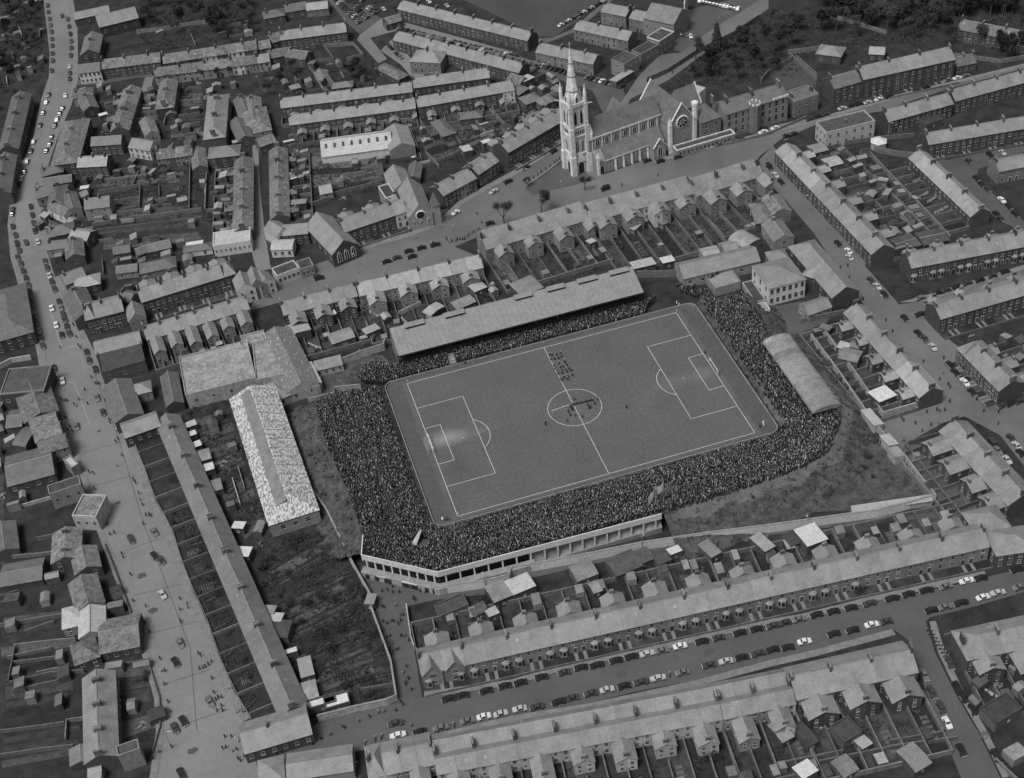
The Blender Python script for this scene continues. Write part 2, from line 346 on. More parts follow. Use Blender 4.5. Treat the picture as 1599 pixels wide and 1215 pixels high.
def frame(A, B, zr, front):
    a, b = P(A, zr), P(B, zr); L = np.linalg.norm(b-a); d = (b-a)/L
    x = d if front > 0 else -d
    return a, b, L, d, math.atan2(x[1], x[0]), np.array([-x[1], x[0]])
def m_wing(s, ww, wl, ze, zr, part):
    b = MB()
    x0, x1 = (0.0, -s*ww)                   # party line at 0, wing reaches inward (-s)
    def q(x, y, z): return (x, y, z)
    def orient(l): return l if s < 0 else l[::-1]
    if part == 'wall':
        prof = [(x0,0),(x1,0),(x1,ze),(x0,zr)]
        ra = [(p[0],0,p[1]) for p in prof]; rb = [(p[0],-wl,p[1]) for p in prof]
        b.loft([rb, ra] if s > 0 else [ra, rb])
    else:
        sl = (zr-ze)/ww; o = .25; up = .16
        xe = -s*(ww+o); zo = ze-o*sl+up
        h = 0.0
        top = [(0,0,zr+up),(xe,0,zo),(xe,-wl-o,zo),(0,-wl-o+h,zr+up)]
        b.hexa([(p[0],p[1],p[2]-.15) for p in orient(top)], orient(top))
    return b
def hash_(s): return sum(ord(c_)*(i_+7) for i_,c_ in enumerate(s))
def row(key, A, B, n, zr=8.2, ze=5.6, d=8.5, front=1, adj='slate-roofed terraced house', end='', where='', wing=None, garden=0, wm='brick', rm='slate', roof='gable',
        chim='party', bay=False, hips=(0,0), win=True, fm='frame', storeys=2, plotm='plot', cope=False, rwin=True, cat='house', name='terraced_house', gwh=1.8, wingchim=True, fgarden=0, wmx=None, rmx=None, gables=0, noplot=False, chl=2.2, bayn=None):
    a, b, L, dr, rz, fr = frame(A, B, zr, front); wd = L/n
    grp = 'terrace houses, ' + where
    for i in range(n):
        c = a + dr*wd*(i+.5)
        adj2 = adj
        w_m = wm if not wmx or i not in wmx else wmx[i]; r_m = rm if not rmx or i not in rmx else rmx[i]
        if wmx and i in wmx and wmx[i] == 'white': adj2 = 'whitewashed ' + adj
        lab = ('%s %s from %s, %s' % (ORD[i], adj2, end, where)) if n > 1 else '%s, %s' % (adj2, where)
        t = thing(name, lab, cat, c, rz, grp if n > 1 else None)
        sgn = 1 if front > 0 else -1        # local +x points along A->B if front>0
        ps = sgn*(1 if i % 2 == 0 else -1)  # side (local x) of pair partner
        if i == n-1 and n % 2 == 1: ps = -ps if False else ps
        rt = roof
        if roof == 'gable':
            lo, hi = (i == 0 and hips[0]), (i == n-1 and hips[1])
            if lo and hi: rt = 'hip'
            elif lo: rt = 'gl' if sgn > 0 else 'gr'
            elif hi: rt = 'gr' if sgn > 0 else 'gl'
        f = []; r = []
        if win:
            hs = [1.7, 4.4, 7.1][:storeys]
            for si, z in enumerate(hs):
                if z+.8 > ze: z = ze-.9
                if bay and si == 0 and (bayn is None or i < bayn): continue
                f += [(-ps*wd*.22, z, 1.1, 1.6)] + ([] if si == 0 else [(ps*wd*.24, z, .9, 1.5)])
                if rwin: r += [(-ps*wd*.25, z, 1.0, 1.4)] + ([(ps*wd*.3, z, .8, 1.2)] if si else [])
        ch = []
        if chim == 'party' and i % 2 == 1 or chim == 'each' or (chim == 'party' and i == 0): chh = random.Random(hash_(key)+i*3).choice((1.0,1.3,1.6)); ch = [((-ps if chim == 'party' else ps)*(wd/2-.35) if not(chim=='party' and i==0) else -ps*(wd/2-.35), 0, chl, chh, 0)]
        if chim == 'mid': ch = [(0, 0, chl, 1.2, math.pi/2*0)]
        build(t, wd-.02, d, ze, zr, rt, w_m, r_m, f, r, door=(ps*wd*.3) if storeys > 0 and win else None, chim=ch, fm=fm)
        sr = random.Random(hash_(key)*17+i*5)
        if sr.random() < .3 and roof in ('gable','M'):
            sy = sr.choice((-1,1)); fy = sr.uniform(.3,.6)*sy if roof == 'gable' else sy*.75; zz_ = (zr-abs(fy)*(zr-ze) if roof == 'gable' else ze+(zr-ze)*.5)+.2; an = math.atan2(zr-ze, d/2 if roof == 'gable' else d/4)
            so_ = obj('skylight', cached('skyl', lambda: MB().box(-.35,.35,-.5,.5,0,.12).mesh('skylight',['slatel'])), t, (sr.uniform(-.3,.3)*wd, fy*d/2, zz_)); so_.rotation_euler = (-sy*an,0,0)
        if bay and (bayn is None or i < bayn):
            obj('bay_window', cached(('bay',bay), lambda: m_bay(bay).mesh('bay_window',['render','slate','frame','glass'])), t, (-ps*wd*.2, d/2, 0))
        if gables and i < gables:
            g2 = MB(); gw = wd*.42; zb = ze-.2; zt = zr-.15
            g2.loft([[(-gw,d/2+.35,0),(gw,d/2+.35,0),(gw,d/2+.35,zb),(0,d/2+.35,zt),(-gw,d/2+.35,zb)],[(-gw,0,0),(gw,0,0),(gw,0,zb),(0,0,zt),(-gw,0,zb)]])
            gm = MB(); slope(gm,(gw+.25,d/2+.6,zb-.25),(0,d/2+.6,zt+.22),(0,0,zt+.22),(gw+.25,0,zb-.25)); slope(gm,(0,d/2+.6,zt+.22),(-gw-.25,d/2+.6,zb-.25),(-gw-.25,0,zb-.25),(0,0,zt+.22))
            o = obj('front_gable', g2.mesh('front_gable',[wm]), t); obj('gable_roof', gm.mesh('gable_roof',[rm]), o)
            for z in (1.6, 4.4): obj('window', win_me(2.0,1.5,fm), o, (0,d/2+.36,z))
        if cope and i % 2 == 1 or (cope and i == 0):
            y = d/2; s = (zr-ze)/y
            def fc():
                q = MB()
                for sy in (-1, 1):
                    p = [(-.18,sy*y,ze+.3),(.18,sy*y,ze+.3),(.18,0,zr+.3),(-.18,0,zr+.3)]
                    if sy > 0: p = p[::-1]
                    q.hexa([(v[0],v[1],v[2]-.3) for v in p], p)
                return q.mesh('party_coping',['conc'])
            obj('party_coping', cached(('cope',d,ze,zr), fc), t, (-ps*(wd/2-.2) if True else 0, 0, 0))
        if wing:
            ww, wl, wze, wzr = wing; pk = random.Random(hash_(key)*31+i//2); wl = round(wl*pk.choice((.72,.9,1.0,1.0,1.15)),2); wze = round(wze*pk.choice((.88,1,1)),2); wzr = round(wze+(wing[3]-wing[2]),2)
            hp = not (i == n-1 and n % 2 == 1)
            wg = obj('rear_wing', cached(('wing',ps,ww,wl,wze,wzr,w_m), lambda: m_wing(ps,ww,wl,wze,wzr,'wall').mesh('rear_wing',[w_m])), t, (ps*(wd/2-.012), -d/2, 0))
            obj('wing_roof', cached(('wingr',ps,ww,wl,wze,wzr,r_m), lambda: m_wing(ps,ww,wl,wze,wzr,'roof').mesh('wing_roof',[r_m])), wg)
            if win:
                obj('window', win_me(.9,1.3,fm), wg, (-ps*ww*.5, -wl, wze-1.2), math.pi)
                obj('window', win_me(.9,1.3,fm), wg, (-ps*ww, -wl*.5, wze-1.2), ps*math.pi/2)
                obj('window', win_me(1.0,1.4,fm), wg, (-ps*ww*.5, -wl, 1.4), math.pi)
            if wingchim and ps*sgn > 0:
                obj('chimney', cached(('chim',1.3,1.0), lambda: m_chimney(1.3,1.0,pots=3).mesh('chimney',['chim','pot'])), wg, (-ps*.0, -wl+.6, wzr), math.pi/2)
        if garden:
            gl = garden if not callable(garden) else garden(i)
            y0 = -d/2 - (wing[1] if wing else 0.0) if False else -d/2
            c0 = c - fr*(d/2+gl/2)
            if not noplot:
                g_ = MB(); g_.poly([(-wd/2+.2,-gl/2,0),(wd/2-.2,-gl/2,0),(wd/2-.2,gl/2,0),(-wd/2+.2,gl/2,0)])
                gp = obj('garden', g_.mesh('garden',[plotm]), None, (c0[0],c0[1],.02+.002*(i%3)), rz); struct(gp)
            s_ = a + dr*wd*i - fr*(d/2+(wing[1] if wing and i%2==1 else 0)); e_ = a + dr*wd*i - fr*(d/2+gl)
            wall_line('garden_wall', [s_, e_], gwh, .3, 'gwall', 'garden wall between back yards, '+where, 'wall', 'garden walls, '+where)
            if i == n-1: wall_line('garden_wall', [a+dr*L-fr*d/2, a+dr*L-fr*(d/2+gl)], gwh, .3, 'gwall', 'garden wall between back yards, '+where, 'wall', 'garden walls, '+where)
            rg = random.Random(hash_(key)*100+i)
            if rg.random() < .6 and key != 'w1':
                ow, od = rg.uniform(1.8,2.8), rg.uniform(2.0,4.0); sx = rg.choice((-1,1))*(wd/2-ow/2-.25)*sgn
                oc = c + dr*sgn*sx - fr*(d/2+gl-od/2-.3-(rg.random()*.35*gl if rg.random()<.5 else 0))
                oh_ = thing('outhouse', 'small outhouse in the %s yard, %s' % (ORD[i], where), 'outhouse', oc, rz, 'outhouses, '+where)
                hh_ = rg.choice((2.0,2.2,2.5)); build(oh_, round(ow,1), round(od,1), hh_, hh_+.4, 'mono', rg.choice(('gwall','wood','render','brick')), rg.choice(('slate','iron','felt','felt','slatem','slatel')), ridge=False, oh=.1)
            if gl > 8 and rg.random() < .55:
                bw_, bl_ = wd*rg.uniform(.25,.5), gl*rg.uniform(.25,.45); bc = c + dr*rg.uniform(-.2,.2)*wd - fr*(d/2+gl*rg.uniform(.5,.72)); bb_ = MB()
                nrow = 5
                for k_ in range(nrow): bb_.hexa([(-bw_/2,-bl_/2+k_*bl_/nrow,0),(bw_/2,-bl_/2+k_*bl_/nrow,0),(bw_/2,-bl_/2+(k_+.75)*bl_/nrow,0),(-bw_/2,-bl_/2+(k_+.75)*bl_/nrow,0)],[(-bw_/2,-bl_/2+(k_+.2)*bl_/nrow,.22),(bw_/2,-bl_/2+(k_+.2)*bl_/nrow,.22),(bw_/2,-bl_/2+(k_+.5)*bl_/nrow,.22),(-bw_/2,-bl_/2+(k_+.5)*bl_/nrow,.22)])
                struct(obj('vegetable_bed', bb_.mesh('vegetable_bed',[rg.choice(('rough','earth','path'))]), None, (bc[0],bc[1],.02), rz))
        if fgarden:
            c1 = c + fr*(d/2+fgarden/2)
            g_ = MB(); g_.poly([(-wd/2+.15,-fgarden/2+.2,0),(wd/2-.15,-fgarden/2+.2,0),(wd/2-.15,fgarden/2-.2,0),(-wd/2+.15,fgarden/2-.2,0)])
            struct(obj('front_garden', g_.mesh('front_garden',[plotm]), None, (c1[0],c1[1],.05), rz))
            pa = c + dr*sgn*ps*wd*.3; pth = MB(); pth.box(-.5,.5,-fgarden/2,fgarden/2,0,.03)
            pc = pa + fr*(d/2+fgarden/2)
            struct(obj('garden_path', cached(('gpath',fgarden), lambda: pth.mesh('garden_path',['pave'])), None, (pc[0],pc[1],.06), rz))
    if fgarden:
        wall_line('front_garden_wall', [a+fr*(d/2+fgarden), b+fr*(d/2+fgarden)], .9, .3, 'gwall', 'low front garden wall, '+where, 'wall')
    if garden and not callable(garden):
        wall_line('garden_wall', [a-fr*(d/2+garden), b-fr*(d/2+garden)], gwh+.2, .35, 'gwall', 'long end wall across the back yards, '+where, 'wall')
    return a, b, dr, fr
def bld(name, label, cat, A, B, zr, ze, d, front=1, roof='gable', wm='brick', rm='slate', nf=0, nr=0, ns=0, storeys=2, door=False, ww=1.1, wh=1.5, chim=(), fm='frame', ext=0.0, parapet=None, shift=0.0, sides=(1,-1), oh=.3, chl=1.6):
    a, b, L, dr, rz, fr = frame(A, B, zr, front); w_ = L + 2*ext; c = (a+b)/2 + fr*shift
    t = thing(name, label, cat, c, rz)
    zs = [ze*(s+.55)/storeys for s in range(storeys)]
    f = [((i+.5)/nf*w_-w_/2, z, ww, wh) for i in range(nf) for z in zs]; r = [((i+.5)/nr*w_-w_/2, z, ww, wh) for i in range(nr) for z in zs]
    s = [(sd_, (i+.5)/ns*d-d/2, z, ww, wh) for sd_ in sides for i in range(ns) for z in zs]
    build(t, w_, d, ze, zr, roof, wm, rm, f, r, s, door=(0.0 if door and nf%2==0 else (w_*.5/nf if door and nf else None)), chim=[(x*w_/2, 0, chl, 1.2, 0) for x in chim], fm=fm, parapet=parapet, oh=oh)
    return t
def flatb(name, label, cat, c4, h, wm='render', rm='felt', nf=0, nr=0, ns=0, storeys=1, parapet=None, ww=1.1, wh=1.4, roof='flat', zr=None):
    """box building from three roof corners in the photo at height h: c4 = (left-front, right-front, left-back)"""
    p0, p1, p2 = P(c4[0],h), P(c4[1],h), P(c4[2],h)
    x = p1-p0; w_ = np.linalg.norm(x); x = x/w_; n_ = np.array([-x[1],x[0]]); d = abs(np.dot(p2-p0, n_)); d = max(d, 2.0)
    c = (p0+p1)/2 + n_*d/2
    # front (+y local) towards the near side
    rz = math.atan2(-x[1], -x[0]); t = thing(name, label, cat, c, rz)
    zs = [h*(s+.55)/storeys for s in range(storeys)]
    f = [((i+.5)/nf*w_-w_/2, z, ww, wh) for i in range(nf) for z in zs]; r = [((i+.5)/nr*w_-w_/2, z, ww, wh) for i in range(nr) for z in zs]
    s = [(sd_, (i+.5)/ns*d-d/2, z, ww, wh) for sd_ in (1,-1) for i in range(ns) for z in zs]
    build(t, w_, round(d,2), h, zr or h, roof, wm, rm, f, r, s, parapet=parapet, ridge=False)
    return t
# ------------------------------------------------------------------ ground, roads, pavements
sheet('ground', [(-2500,-2000),(2500,-2000),(2500,3000),(-2500,3000)], 0.0, 'earth')
def PP(l, z=0.0): return [P(q, z) for q in l]
RL = [T(70,-60),T(77,0),T(81,33),T(87,82),T(86,118),T(74,155),T(63,211),T(43,260),T(28,306),T(23,349),T(28,400),T(40,440),T(56,492),T(69,541),T(76,578),T(88,617),T(102,663),T(125,713),T(142,759),T(158,815),T(191,902),T(212,947),T(224,991),T(238,1032),T(253,1090),T(256,1142),T(246,1215),T(235,1290)]
RR = [T(98,-60),T(105,0),T(112,39),T(113,125),T(102,165),T(82,211),T(66,257),T(55,296),T(51,323),T(61,365),T(76,400),T(86,433),T(102,476),T(118,512),T(137,551),T(157,597),T(176,647),T(196,690),T(216,739),T(232,788),T(255,827),T(275,889),T(292,933),T(313,981),T(330,1032),T(354,1087),T(378,1128),T(402,1175),T(450,1290)]
sheet('main_road', PP(RL)+PP(RR)[::-1], .040, 'asphalt')
def shrink_side(line, wdt, side):
    w_ = PP(line); s_ = strip_pts(w_, wdt if side > 0 else .0, wdt if side < 0 else .0); return s_
slab('pavement', shrink_side(RL[:18], 3.0, -1), 0, .14, 'pave'); slab('pavement', shrink_side(RL[17:27], 2.2, -1), 0, .14, 'pave')
slab('pavement', shrink_side(RR[:11], 3.0, 1), 0, .14, 'pave'); slab('pavement', shrink_side(RR[11:27], 2.4, 1), 0, .14, 'pave')
# wide street rising past the church
NU = [T(96,470),C1(-1,-1)] ; 
sheet('church_road', PP([B1(1180,260),B1(1215,190),B2(80,200),B2(0,110),B2(100,110),B2(230,55),A2(450,1200),A2(560,1150),A2(720,1105),A2(860,1050),A2(960,955),A2(1090,880),A2(1215,810),A3(130,740),A3(240,655),A3(420,560),A3(520,480),A3(600,360),A3(700,260),A3(800,250),A3(960,130),A3(1080,60),A3(1215,-30),
      A3(1215,40),A3(1120,110),A3(1000,190),A3(860,290),A3(740,380),A3(560,470),A3(470,640),A3(430,830),A3(640,755),A3(760,735),A3(900,700),A3(1100,655),A3(1215,620),A4(0,600),A4(300,540),A4(600,450),A4(900,385),A4(1215,300),A4(1300,275),
      A4(1300,310),A4(1215,325),A4(860,420),A4(540,525),A4(230,590),A4(60,660),A3(1175,740),A3(1160,760),A3(840,850),A3(335,975),A3(0,1050),A2(1060,1120),A2(940,1170),B2(1060,5),B2(710,70),B2(470,125),B2(110,220)]), .044, 'asphalt_mid')
slab('pavement', strip_pts(PP([A2(450,1200),A2(560,1150),A2(720,1105),A2(870,1045),A2(960,955),A2(1090,880),A2(1215,815),A3(130,735)]), 0, 3.0)[::-1], 0, .16, 'pave')
slab('pavement', strip_pts(PP([A3(640,757),A3(760,737),A3(900,702),A3(1215,622),A4(300,542),A4(600,452),A4(1215,302)]), 0, 2.6), 0, .16, 'pave')
# island with trees before the church
slab('traffic_island', PP([A3(60,895),A3(230,765),A3(400,850),A3(100,925)]), 0, .18, 'asphalt_dark')
# street on the right, running past the school
sheet('right_street', PP([A3(1170,760),A4(20,690),A4(120,830),A4(300,1010),A4(470,1190),B4(460,50),B4(620,230),B4(760,210),B4(1215,60),B4(1215,100),B4(780,250),B4(760,320),B4(900,430),B4(960,520),B4(1070,700),B4(1215,680),B4(1300,670),B4(1300,950),B4(1215,1000),B4(1100,850),B4(930,760),B4(830,790),B4(650,890),B4(620,930),B4(470,740),B4(540,770),B4(720,710),B4(820,660),B4(780,600),B4(600,390),B4(430,205),B4(330,60),A4(210,1100),A4(90,960),A4(0,870)]), .048, 'asphalt_mid')
sheet('right_street_verge', PP([B4(470,740),B4(620,930),B4(800,1170),B4(870,1215),C4(760,0),C4(900,60),C4(1000,60),B4(1110,1215),B4(830,900),B4(650,890)]), .036, 'asphalt_dark')
# lower street
sheet('lower_street', PP([C2(-10,1120),C2(200,1030),C2(290,955),C2(440,920),C2(640,872),C2(760,848),C3(0,795),C3(300,708),C3(700,630),C3(1100,530),C4(0,530),C4(150,495),C4(560,392),C4(850,335),C4(1000,295),C4(1300,225),C4(1300,330),C4(1168,365),C4(940,432),C4(740,480),C4(720,500),C4(760,640),C4(860,840),C4(960,1010),C4(1060,1215),C4(1120,1330),C4(960,1330),C4(880,1215),C4(800,1010),C4(720,820),C4(670,660),C4(640,585),C4(565,532),C4(200,630),C4(0,676),C3(1000,722),C3(800,776),C3(600,812),C3(350,872),C3(0,928),C2(800,1017),C2(490,1087),C2(440,1097),C2(130,1150),C2(30,1225)]), .052, 'asphalt_low')
slab('pavement', strip_pts(PP([C2(770,848),C3(0,792),C3(300,706),C3(700,628),C3(1100,528),C4(150,493),C4(560,390),C4(1000,293)]), 2.0, 0), 0, .16, 'pave')
slab('pavement', strip_pts(PP([C2(800,1019),C3(0,930),C3(350,874),C3(800,778),C3(1000,724),C4(0,678),C4(200,632),C4(565,534)]), 0, 2.2), 0, .16, 'pave')
slab('pavement', strip_pts(PP([C4(735,500),C4(775,640),C4(870,840),C4(970,1010),C4(1070,1215)]), 1.8, 0), 0, .16, 'pave')
# lane up to the turnstiles
sheet('turnstile_lane', PP([C2(645,875),C2(620,690),C2(530,450),C2(470,260),C2(490,240),C2(810,370),C2(1160,330),C3(0,270),C3(330,215),C3(600,165),C3(1170,85),C4(0,85),C4(500,10),B4(840,1215),B4(860,1240),C4(510,40),C4(0,105),C3(1170,115),C3(600,190),C3(330,245),C3(0,320),C2(1160,365),C2(820,400),C2(690,430),C2(720,620),C2(760,850)]), .048, 'asphalt_dark')
# side streets
sheet('side_lane', PP([A1(1195,1200),A1(1205,900),A1(1195,640),A2(0,640),A2(10,700),A2(20,900),A2(40,1100),A2(60,1215),B2(70,60),B2(30,70),B1(1215,60)]), .036, 'asphalt')
sheet('side_lane', PP([A2(590,240),A2(640,190),A2(720,260),A2(800,360),A2(740,370),A2(690,310)]), .036, 'asphalt')
sheet('car_park', PP([A2(340,0),A2(420,-10),A2(600,90),A2(490,160),A2(430,110)]), .03, 'asphalt_dark')
sheet('side_lane', PP([A2(490,165),A2(600,85),A2(680,100),A2(1215,245),A2(1215,285),A2(670,145),A2(540,180),A2(620,280),A2(580,300),A2(480,190)]), .034, 'asphalt')
sheet('side_lane', PP([A3(0,250),A3(240,350),A3(520,400),A3(540,470),A3(440,560),A3(380,430),A3(240,385),A3(0,290)]), .036, 'asphalt_dark')
sheet('car_park', PP([A3(720,90),A3(860,40),A3(1120,-20),A3(1200,-20),A3(1000,130),A3(820,250),A3(770,240),A3(760,160)]), .034, 'asphalt_dark')
sheet('bank_foot', PP([B4(0,1215),B4(200,1215),B4(700,1190),B4(780,1150),B4(600,930),B4(460,860),B4(330,860),B4(250,1000)]), .025, 'rough')
sheet('sports_field', PP([A2(860,-60),A2(1215,110),A3(100,170),A3(200,175),A3(440,0),A3(500,-60)]), .03, 'field')
sheet('side_lane', PP([A3(100,185),A3(190,180),A3(280,140),A3(440,5),A3(470,-50),A3(520,-50),A3(460,15),A3(300,150),A3(160,205)]), .036, 'path')
sheet('side_lane', PP([A4(700,740),A4(850,760),A4(1215,680),A4(1215,720),A4(1000,800),A4(980,850),A4(1110,960),A4(1215,1050),A4(1215,1100),A4(1100,1050),A4(860,850)]), .036, 'asphalt_dark')
sheet('side_lane', PP([B4(620,220),B4(800,170),B4(1215,40),B4(1215,75),B4(770,215)]), .038, 'asphalt')
sheet('school_yard', PP([T(1185,480),T(1210,478),T(1257,470),T(1300,500),T(1250,520),T(1215,530)]), .03, 'asphalt_dark')
sheet('works_yard', PP([B2(280,560),B2(500,470),B2(600,470),B2(650,520),B2(480,600),B2(420,640),B2(300,660)]), .03, 'rough')
sheet('side_lane', PP([A1(620,620),A1(650,500),A1(690,360),A1(730,360),A1(700,480),A1(640,660)]), .032, 'asphalt')
sheet('side_lane', PP([A1(360,380),A1(480,375),A1(650,345),A1(720,340),A1(720,365),A1(640,370),A1(480,400),A1(350,405)]), .034, 'asphalt_dark')
sheet('priory_lawn', PP([A4(0,350),A4(120,290),A4(230,370),A4(220,430),A4(80,430)]), .035, 'field')
sheet('side_lane', PP([T(745,382),T(760,380),T(838,470),T(826,472)]), .034, 'path')
# white road line and tram joints on the main road
def line_sheet(name, a, b, wdt, z, m='line'): return sheet(name, strip_pts([a,b], wdt/2, wdt/2), z, m)
for q in ([B1(235,250),B1(295,445)],[B1(290,440),B1(370,425)],[B1(375,455),B1(410,545)],[B1(315,600),B1(350,595)],[B1(350,595),B1(430,805)],[B1(300,575),B1(415,548)]):
    line_sheet('road_marking', P(q[0]), P(q[1]), .16, .062, 'frame')
# ------------------------------------------------------------------ the football ground
HX, HY = 50.37, 34.08
def rrect(hx, hy, r, n=6):
    out = []
    for (sx,sy,a0) in ((1,1,0),(-1,1,90),(-1,-1,180),(1,-1,270)):
        for i in range(n+1):
            t = R(a0+90*i/n); out.append((sx*(hx-r)+r*math.cos(t), sy*(hy-r)+r*math.sin(t)))
    return out
sheet('pitch_surround', rrect(58.2,36.8,3.0), .055, 'surr')
def pitch_mat():
    m = mat('turf', 0.092, 0.12, 0.06, 0.95, 0.0, 0.2, fine=1.1); n = m.node_tree; b = n.nodes['Principled BSDF']
    src = b.inputs['Base Color'].links[0].from_socket; geo = n.nodes.new('ShaderNodeNewGeometry')
    out = src
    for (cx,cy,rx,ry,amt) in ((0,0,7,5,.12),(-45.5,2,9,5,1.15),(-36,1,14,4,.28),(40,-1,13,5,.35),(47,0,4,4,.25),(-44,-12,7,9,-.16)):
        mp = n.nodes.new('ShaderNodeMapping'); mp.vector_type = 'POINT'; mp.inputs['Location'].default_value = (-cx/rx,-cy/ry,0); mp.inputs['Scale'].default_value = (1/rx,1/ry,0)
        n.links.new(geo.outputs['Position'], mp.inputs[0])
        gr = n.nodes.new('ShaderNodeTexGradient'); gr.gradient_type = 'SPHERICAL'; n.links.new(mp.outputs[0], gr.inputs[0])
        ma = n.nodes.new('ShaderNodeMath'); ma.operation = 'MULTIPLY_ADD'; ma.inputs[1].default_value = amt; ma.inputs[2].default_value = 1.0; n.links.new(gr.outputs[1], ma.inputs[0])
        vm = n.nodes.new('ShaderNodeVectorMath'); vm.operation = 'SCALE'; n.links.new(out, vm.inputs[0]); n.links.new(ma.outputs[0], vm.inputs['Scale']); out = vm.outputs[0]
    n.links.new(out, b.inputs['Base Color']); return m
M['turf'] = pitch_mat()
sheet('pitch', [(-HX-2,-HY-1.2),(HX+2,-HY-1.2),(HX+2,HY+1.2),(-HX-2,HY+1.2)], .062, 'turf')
LW = .17
def pl(x0,y0,x1,y1): line_sheet('pitch_line', np.array([x0,y0]), np.array([x1,y1]), LW, .07)
pl(-HX,-HY,HX,-HY); pl(-HX,HY,HX,HY); pl(-HX,-HY,-HX,HY); pl(HX,-HY,HX,HY); pl(0,-HY,0,HY)
for s in (-1,1):
    for dx, hy in ((16.46,20.15),(5.5,9.15)):
        x = s*(HX-dx); pl(x,-hy,x,hy); pl(s*HX,hy,x,hy); pl(s*HX,-hy,x,-hy)
    sheet('penalty_spot', [(s*(HX-11)+.22*math.cos(t*math.pi/4), .22*math.sin(t*math.pi/4)) for t in range(8)], .07, 'line')
    a0 = math.acos((16.46-11)/9.15)
    arc = [(s*(HX-11)-s*9.15*math.cos(t), 9.15*math.sin(t)) for t in np.linspace(-a0,a0,22)]
    sheet('pitch_line', strip_pts(arc, LW/2, LW/2), .07, 'line')
ring = [(9.15*math.cos(t),9.15*math.sin(t)) for t in np.linspace(0,2*math.pi,65)]
b = MB()
for i in range(64):
    (xa,ya),(xb,yb) = ring[i],ring[i+1]; k0,k1 = (9.15-LW/2)/9.15,(9.15+LW/2)/9.15
    b.poly([(xa*k0,ya*k0,.074),(xa*k1,ya*k1,.074),(xb*k1,yb*k1,.074),(xb*k0,yb*k0,.074)])
struct(obj('pitch_line', b.mesh('centre_circle',['line'])))
M['shirt_w'] = paint('white_coat', .8)
# goals
for s, side in ((-1,'works'),(1,'barrel-roofed stand')):
    t = thing('football_goal', 'white football goal with net at the %s end' % side, 'goal', (s*HX,0), 0, 'football goals')
    for y in (-3.66,3.66): obj('post', cached('gpost', lambda: MB().box(-.13,.13,-.13,.13,.06,2.5).mesh('post',['white'])), t, (0,y,0))
    obj('crossbar', cached('gbar', lambda: MB().box(-.12,.12,-3.55,3.55,2.28,2.5).mesh('crossbar',['white'])), t)
    nb = MB()
    for k in range(25):
        y = -3.66+k*7.32/24; nb.tube((0,y,2.42),(s*.9,y,2.42),.012,.012,3); nb.tube((s*.9,y,2.42),(s*2.0,y,.08),.012,.012,3)
    for k in range(9):
        u = k/8; nb.tube((s*(.9+1.1*u),-3.66,2.42-2.34*u),(s*(.9+1.1*u),3.66,2.42-2.34*u),.012,.012,3)
    obj('net', nb.mesh('net',['frame']), t)
for (x,y,w_) in ((-HX,HY,'corner by the terrace and main stand'),(HX,HY,'corner nearest the school'),(HX,-HY,'corner below the barrel-roofed stand'),(-HX,-HY,'corner near the turnstiles'),(0,HY+1,'halfway line by the main stand'),(0,-HY-1,'halfway line by the long open terrace')):
    t = thing('corner_flag', 'small white flag on a pole at the '+w_, 'flag', (x,y), random.uniform(-.6,.6), 'pitch marker flags')
    obj('pole', cached('cfp', lambda: MB().prism([(.04*math.cos(a*math.pi/3),.04*math.sin(a*math.pi/3)) for a in range(6)],.06,1.7).mesh('pole',['white'])), t)
    obj('cloth', cached('cfc', lambda: MB().hexa([(.04,-.01,1.2),(.5,.0,1.25),(.5,.02,1.25),(.04,.01,1.2)],[(.04,-.01,1.65),(.5,.0,1.6),(.5,.02,1.6),(.04,.01,1.65)]).mesh('cloth',['white'])), t)
# pitchside rail wall
bar = rrect(58.2,36.8,3.0); bar = bar+[bar[0]]
wall_line('pitchside_wall', bar, .8, .25, 'conc', 'low concrete wall running all round the football pitch', 'wall')
# terraces: a bowl rising from the pitchside wall
SL = .255
def bowl(x, y):
    dx = np.maximum(np.abs(x)-58.4+3, 0); dy = np.maximum(np.abs(y)-37.0+3, 0); dd = np.hypot(dx, dy)-3
    return 0.25+SL*np.maximum(dd,0)
ZP = 8.0
pa, pb, pc = P(T(564,866),ZP), P(T(683,893),ZP), P(T(1033,802),ZP)
CROWD = [tuple(P(T(525,608),6.0)), tuple(P(T(492,634),6.6)), tuple(P(T(512,700),6.6)), tuple(P(T(548,780),6.3)), tuple(P(T(568,840),6.3)), tuple(pa+[.6,.6]), tuple(pb+[.3,.6]), tuple(pc+[0,.5]),
         tuple(P(T(1100,786),6.6)), tuple(P(T(1170,762),6.6)), tuple(P(T(1240,737),6.4)), tuple(P(T(1296,705),6.2)), tuple(P(T(1313,660),6.0)), (78.6,-37), (77.6,-2),tuple(P(T(1200,520),4.5)), tuple(P(T(1186,488),4.4)), tuple(P(T(1160,462),3.8)), tuple(P(T(1120,468),2.5)), (62,40), (60.5,36), (60.5,-34),(57,-38.5),(-56,-38.5),(-60,-34),(-60,34)]
def inpoly(px, py, poly):
    px = np.asarray(px); c = np.zeros(px.shape, bool); n = len(poly); j = n-1
    for i in range(n):
        xi,yi = poly[i]; xj,yj = poly[j]
        if yi != yj:
            c ^= ((yi > py) != (yj > py)) & (px < (xj-xi)*(py-yi)/(yj-yi)+xi)
        j = i
    return c
def segdist(px, py, poly):
    d = np.full(np.shape(px), 1e9); n = len(poly)
    for i in range(n):
        a = np.array(poly[i]); bb = np.array(poly[(i+1)%n]); e = bb-a; L2 = e@e+1e-9
        t = np.clip(((px-a[0])*e[0]+(py-a[1])*e[1])/L2, 0, 1); d = np.minimum(d, np.hypot(px-a[0]-t*e[0], py-a[1]-t*e[1]))
    return d
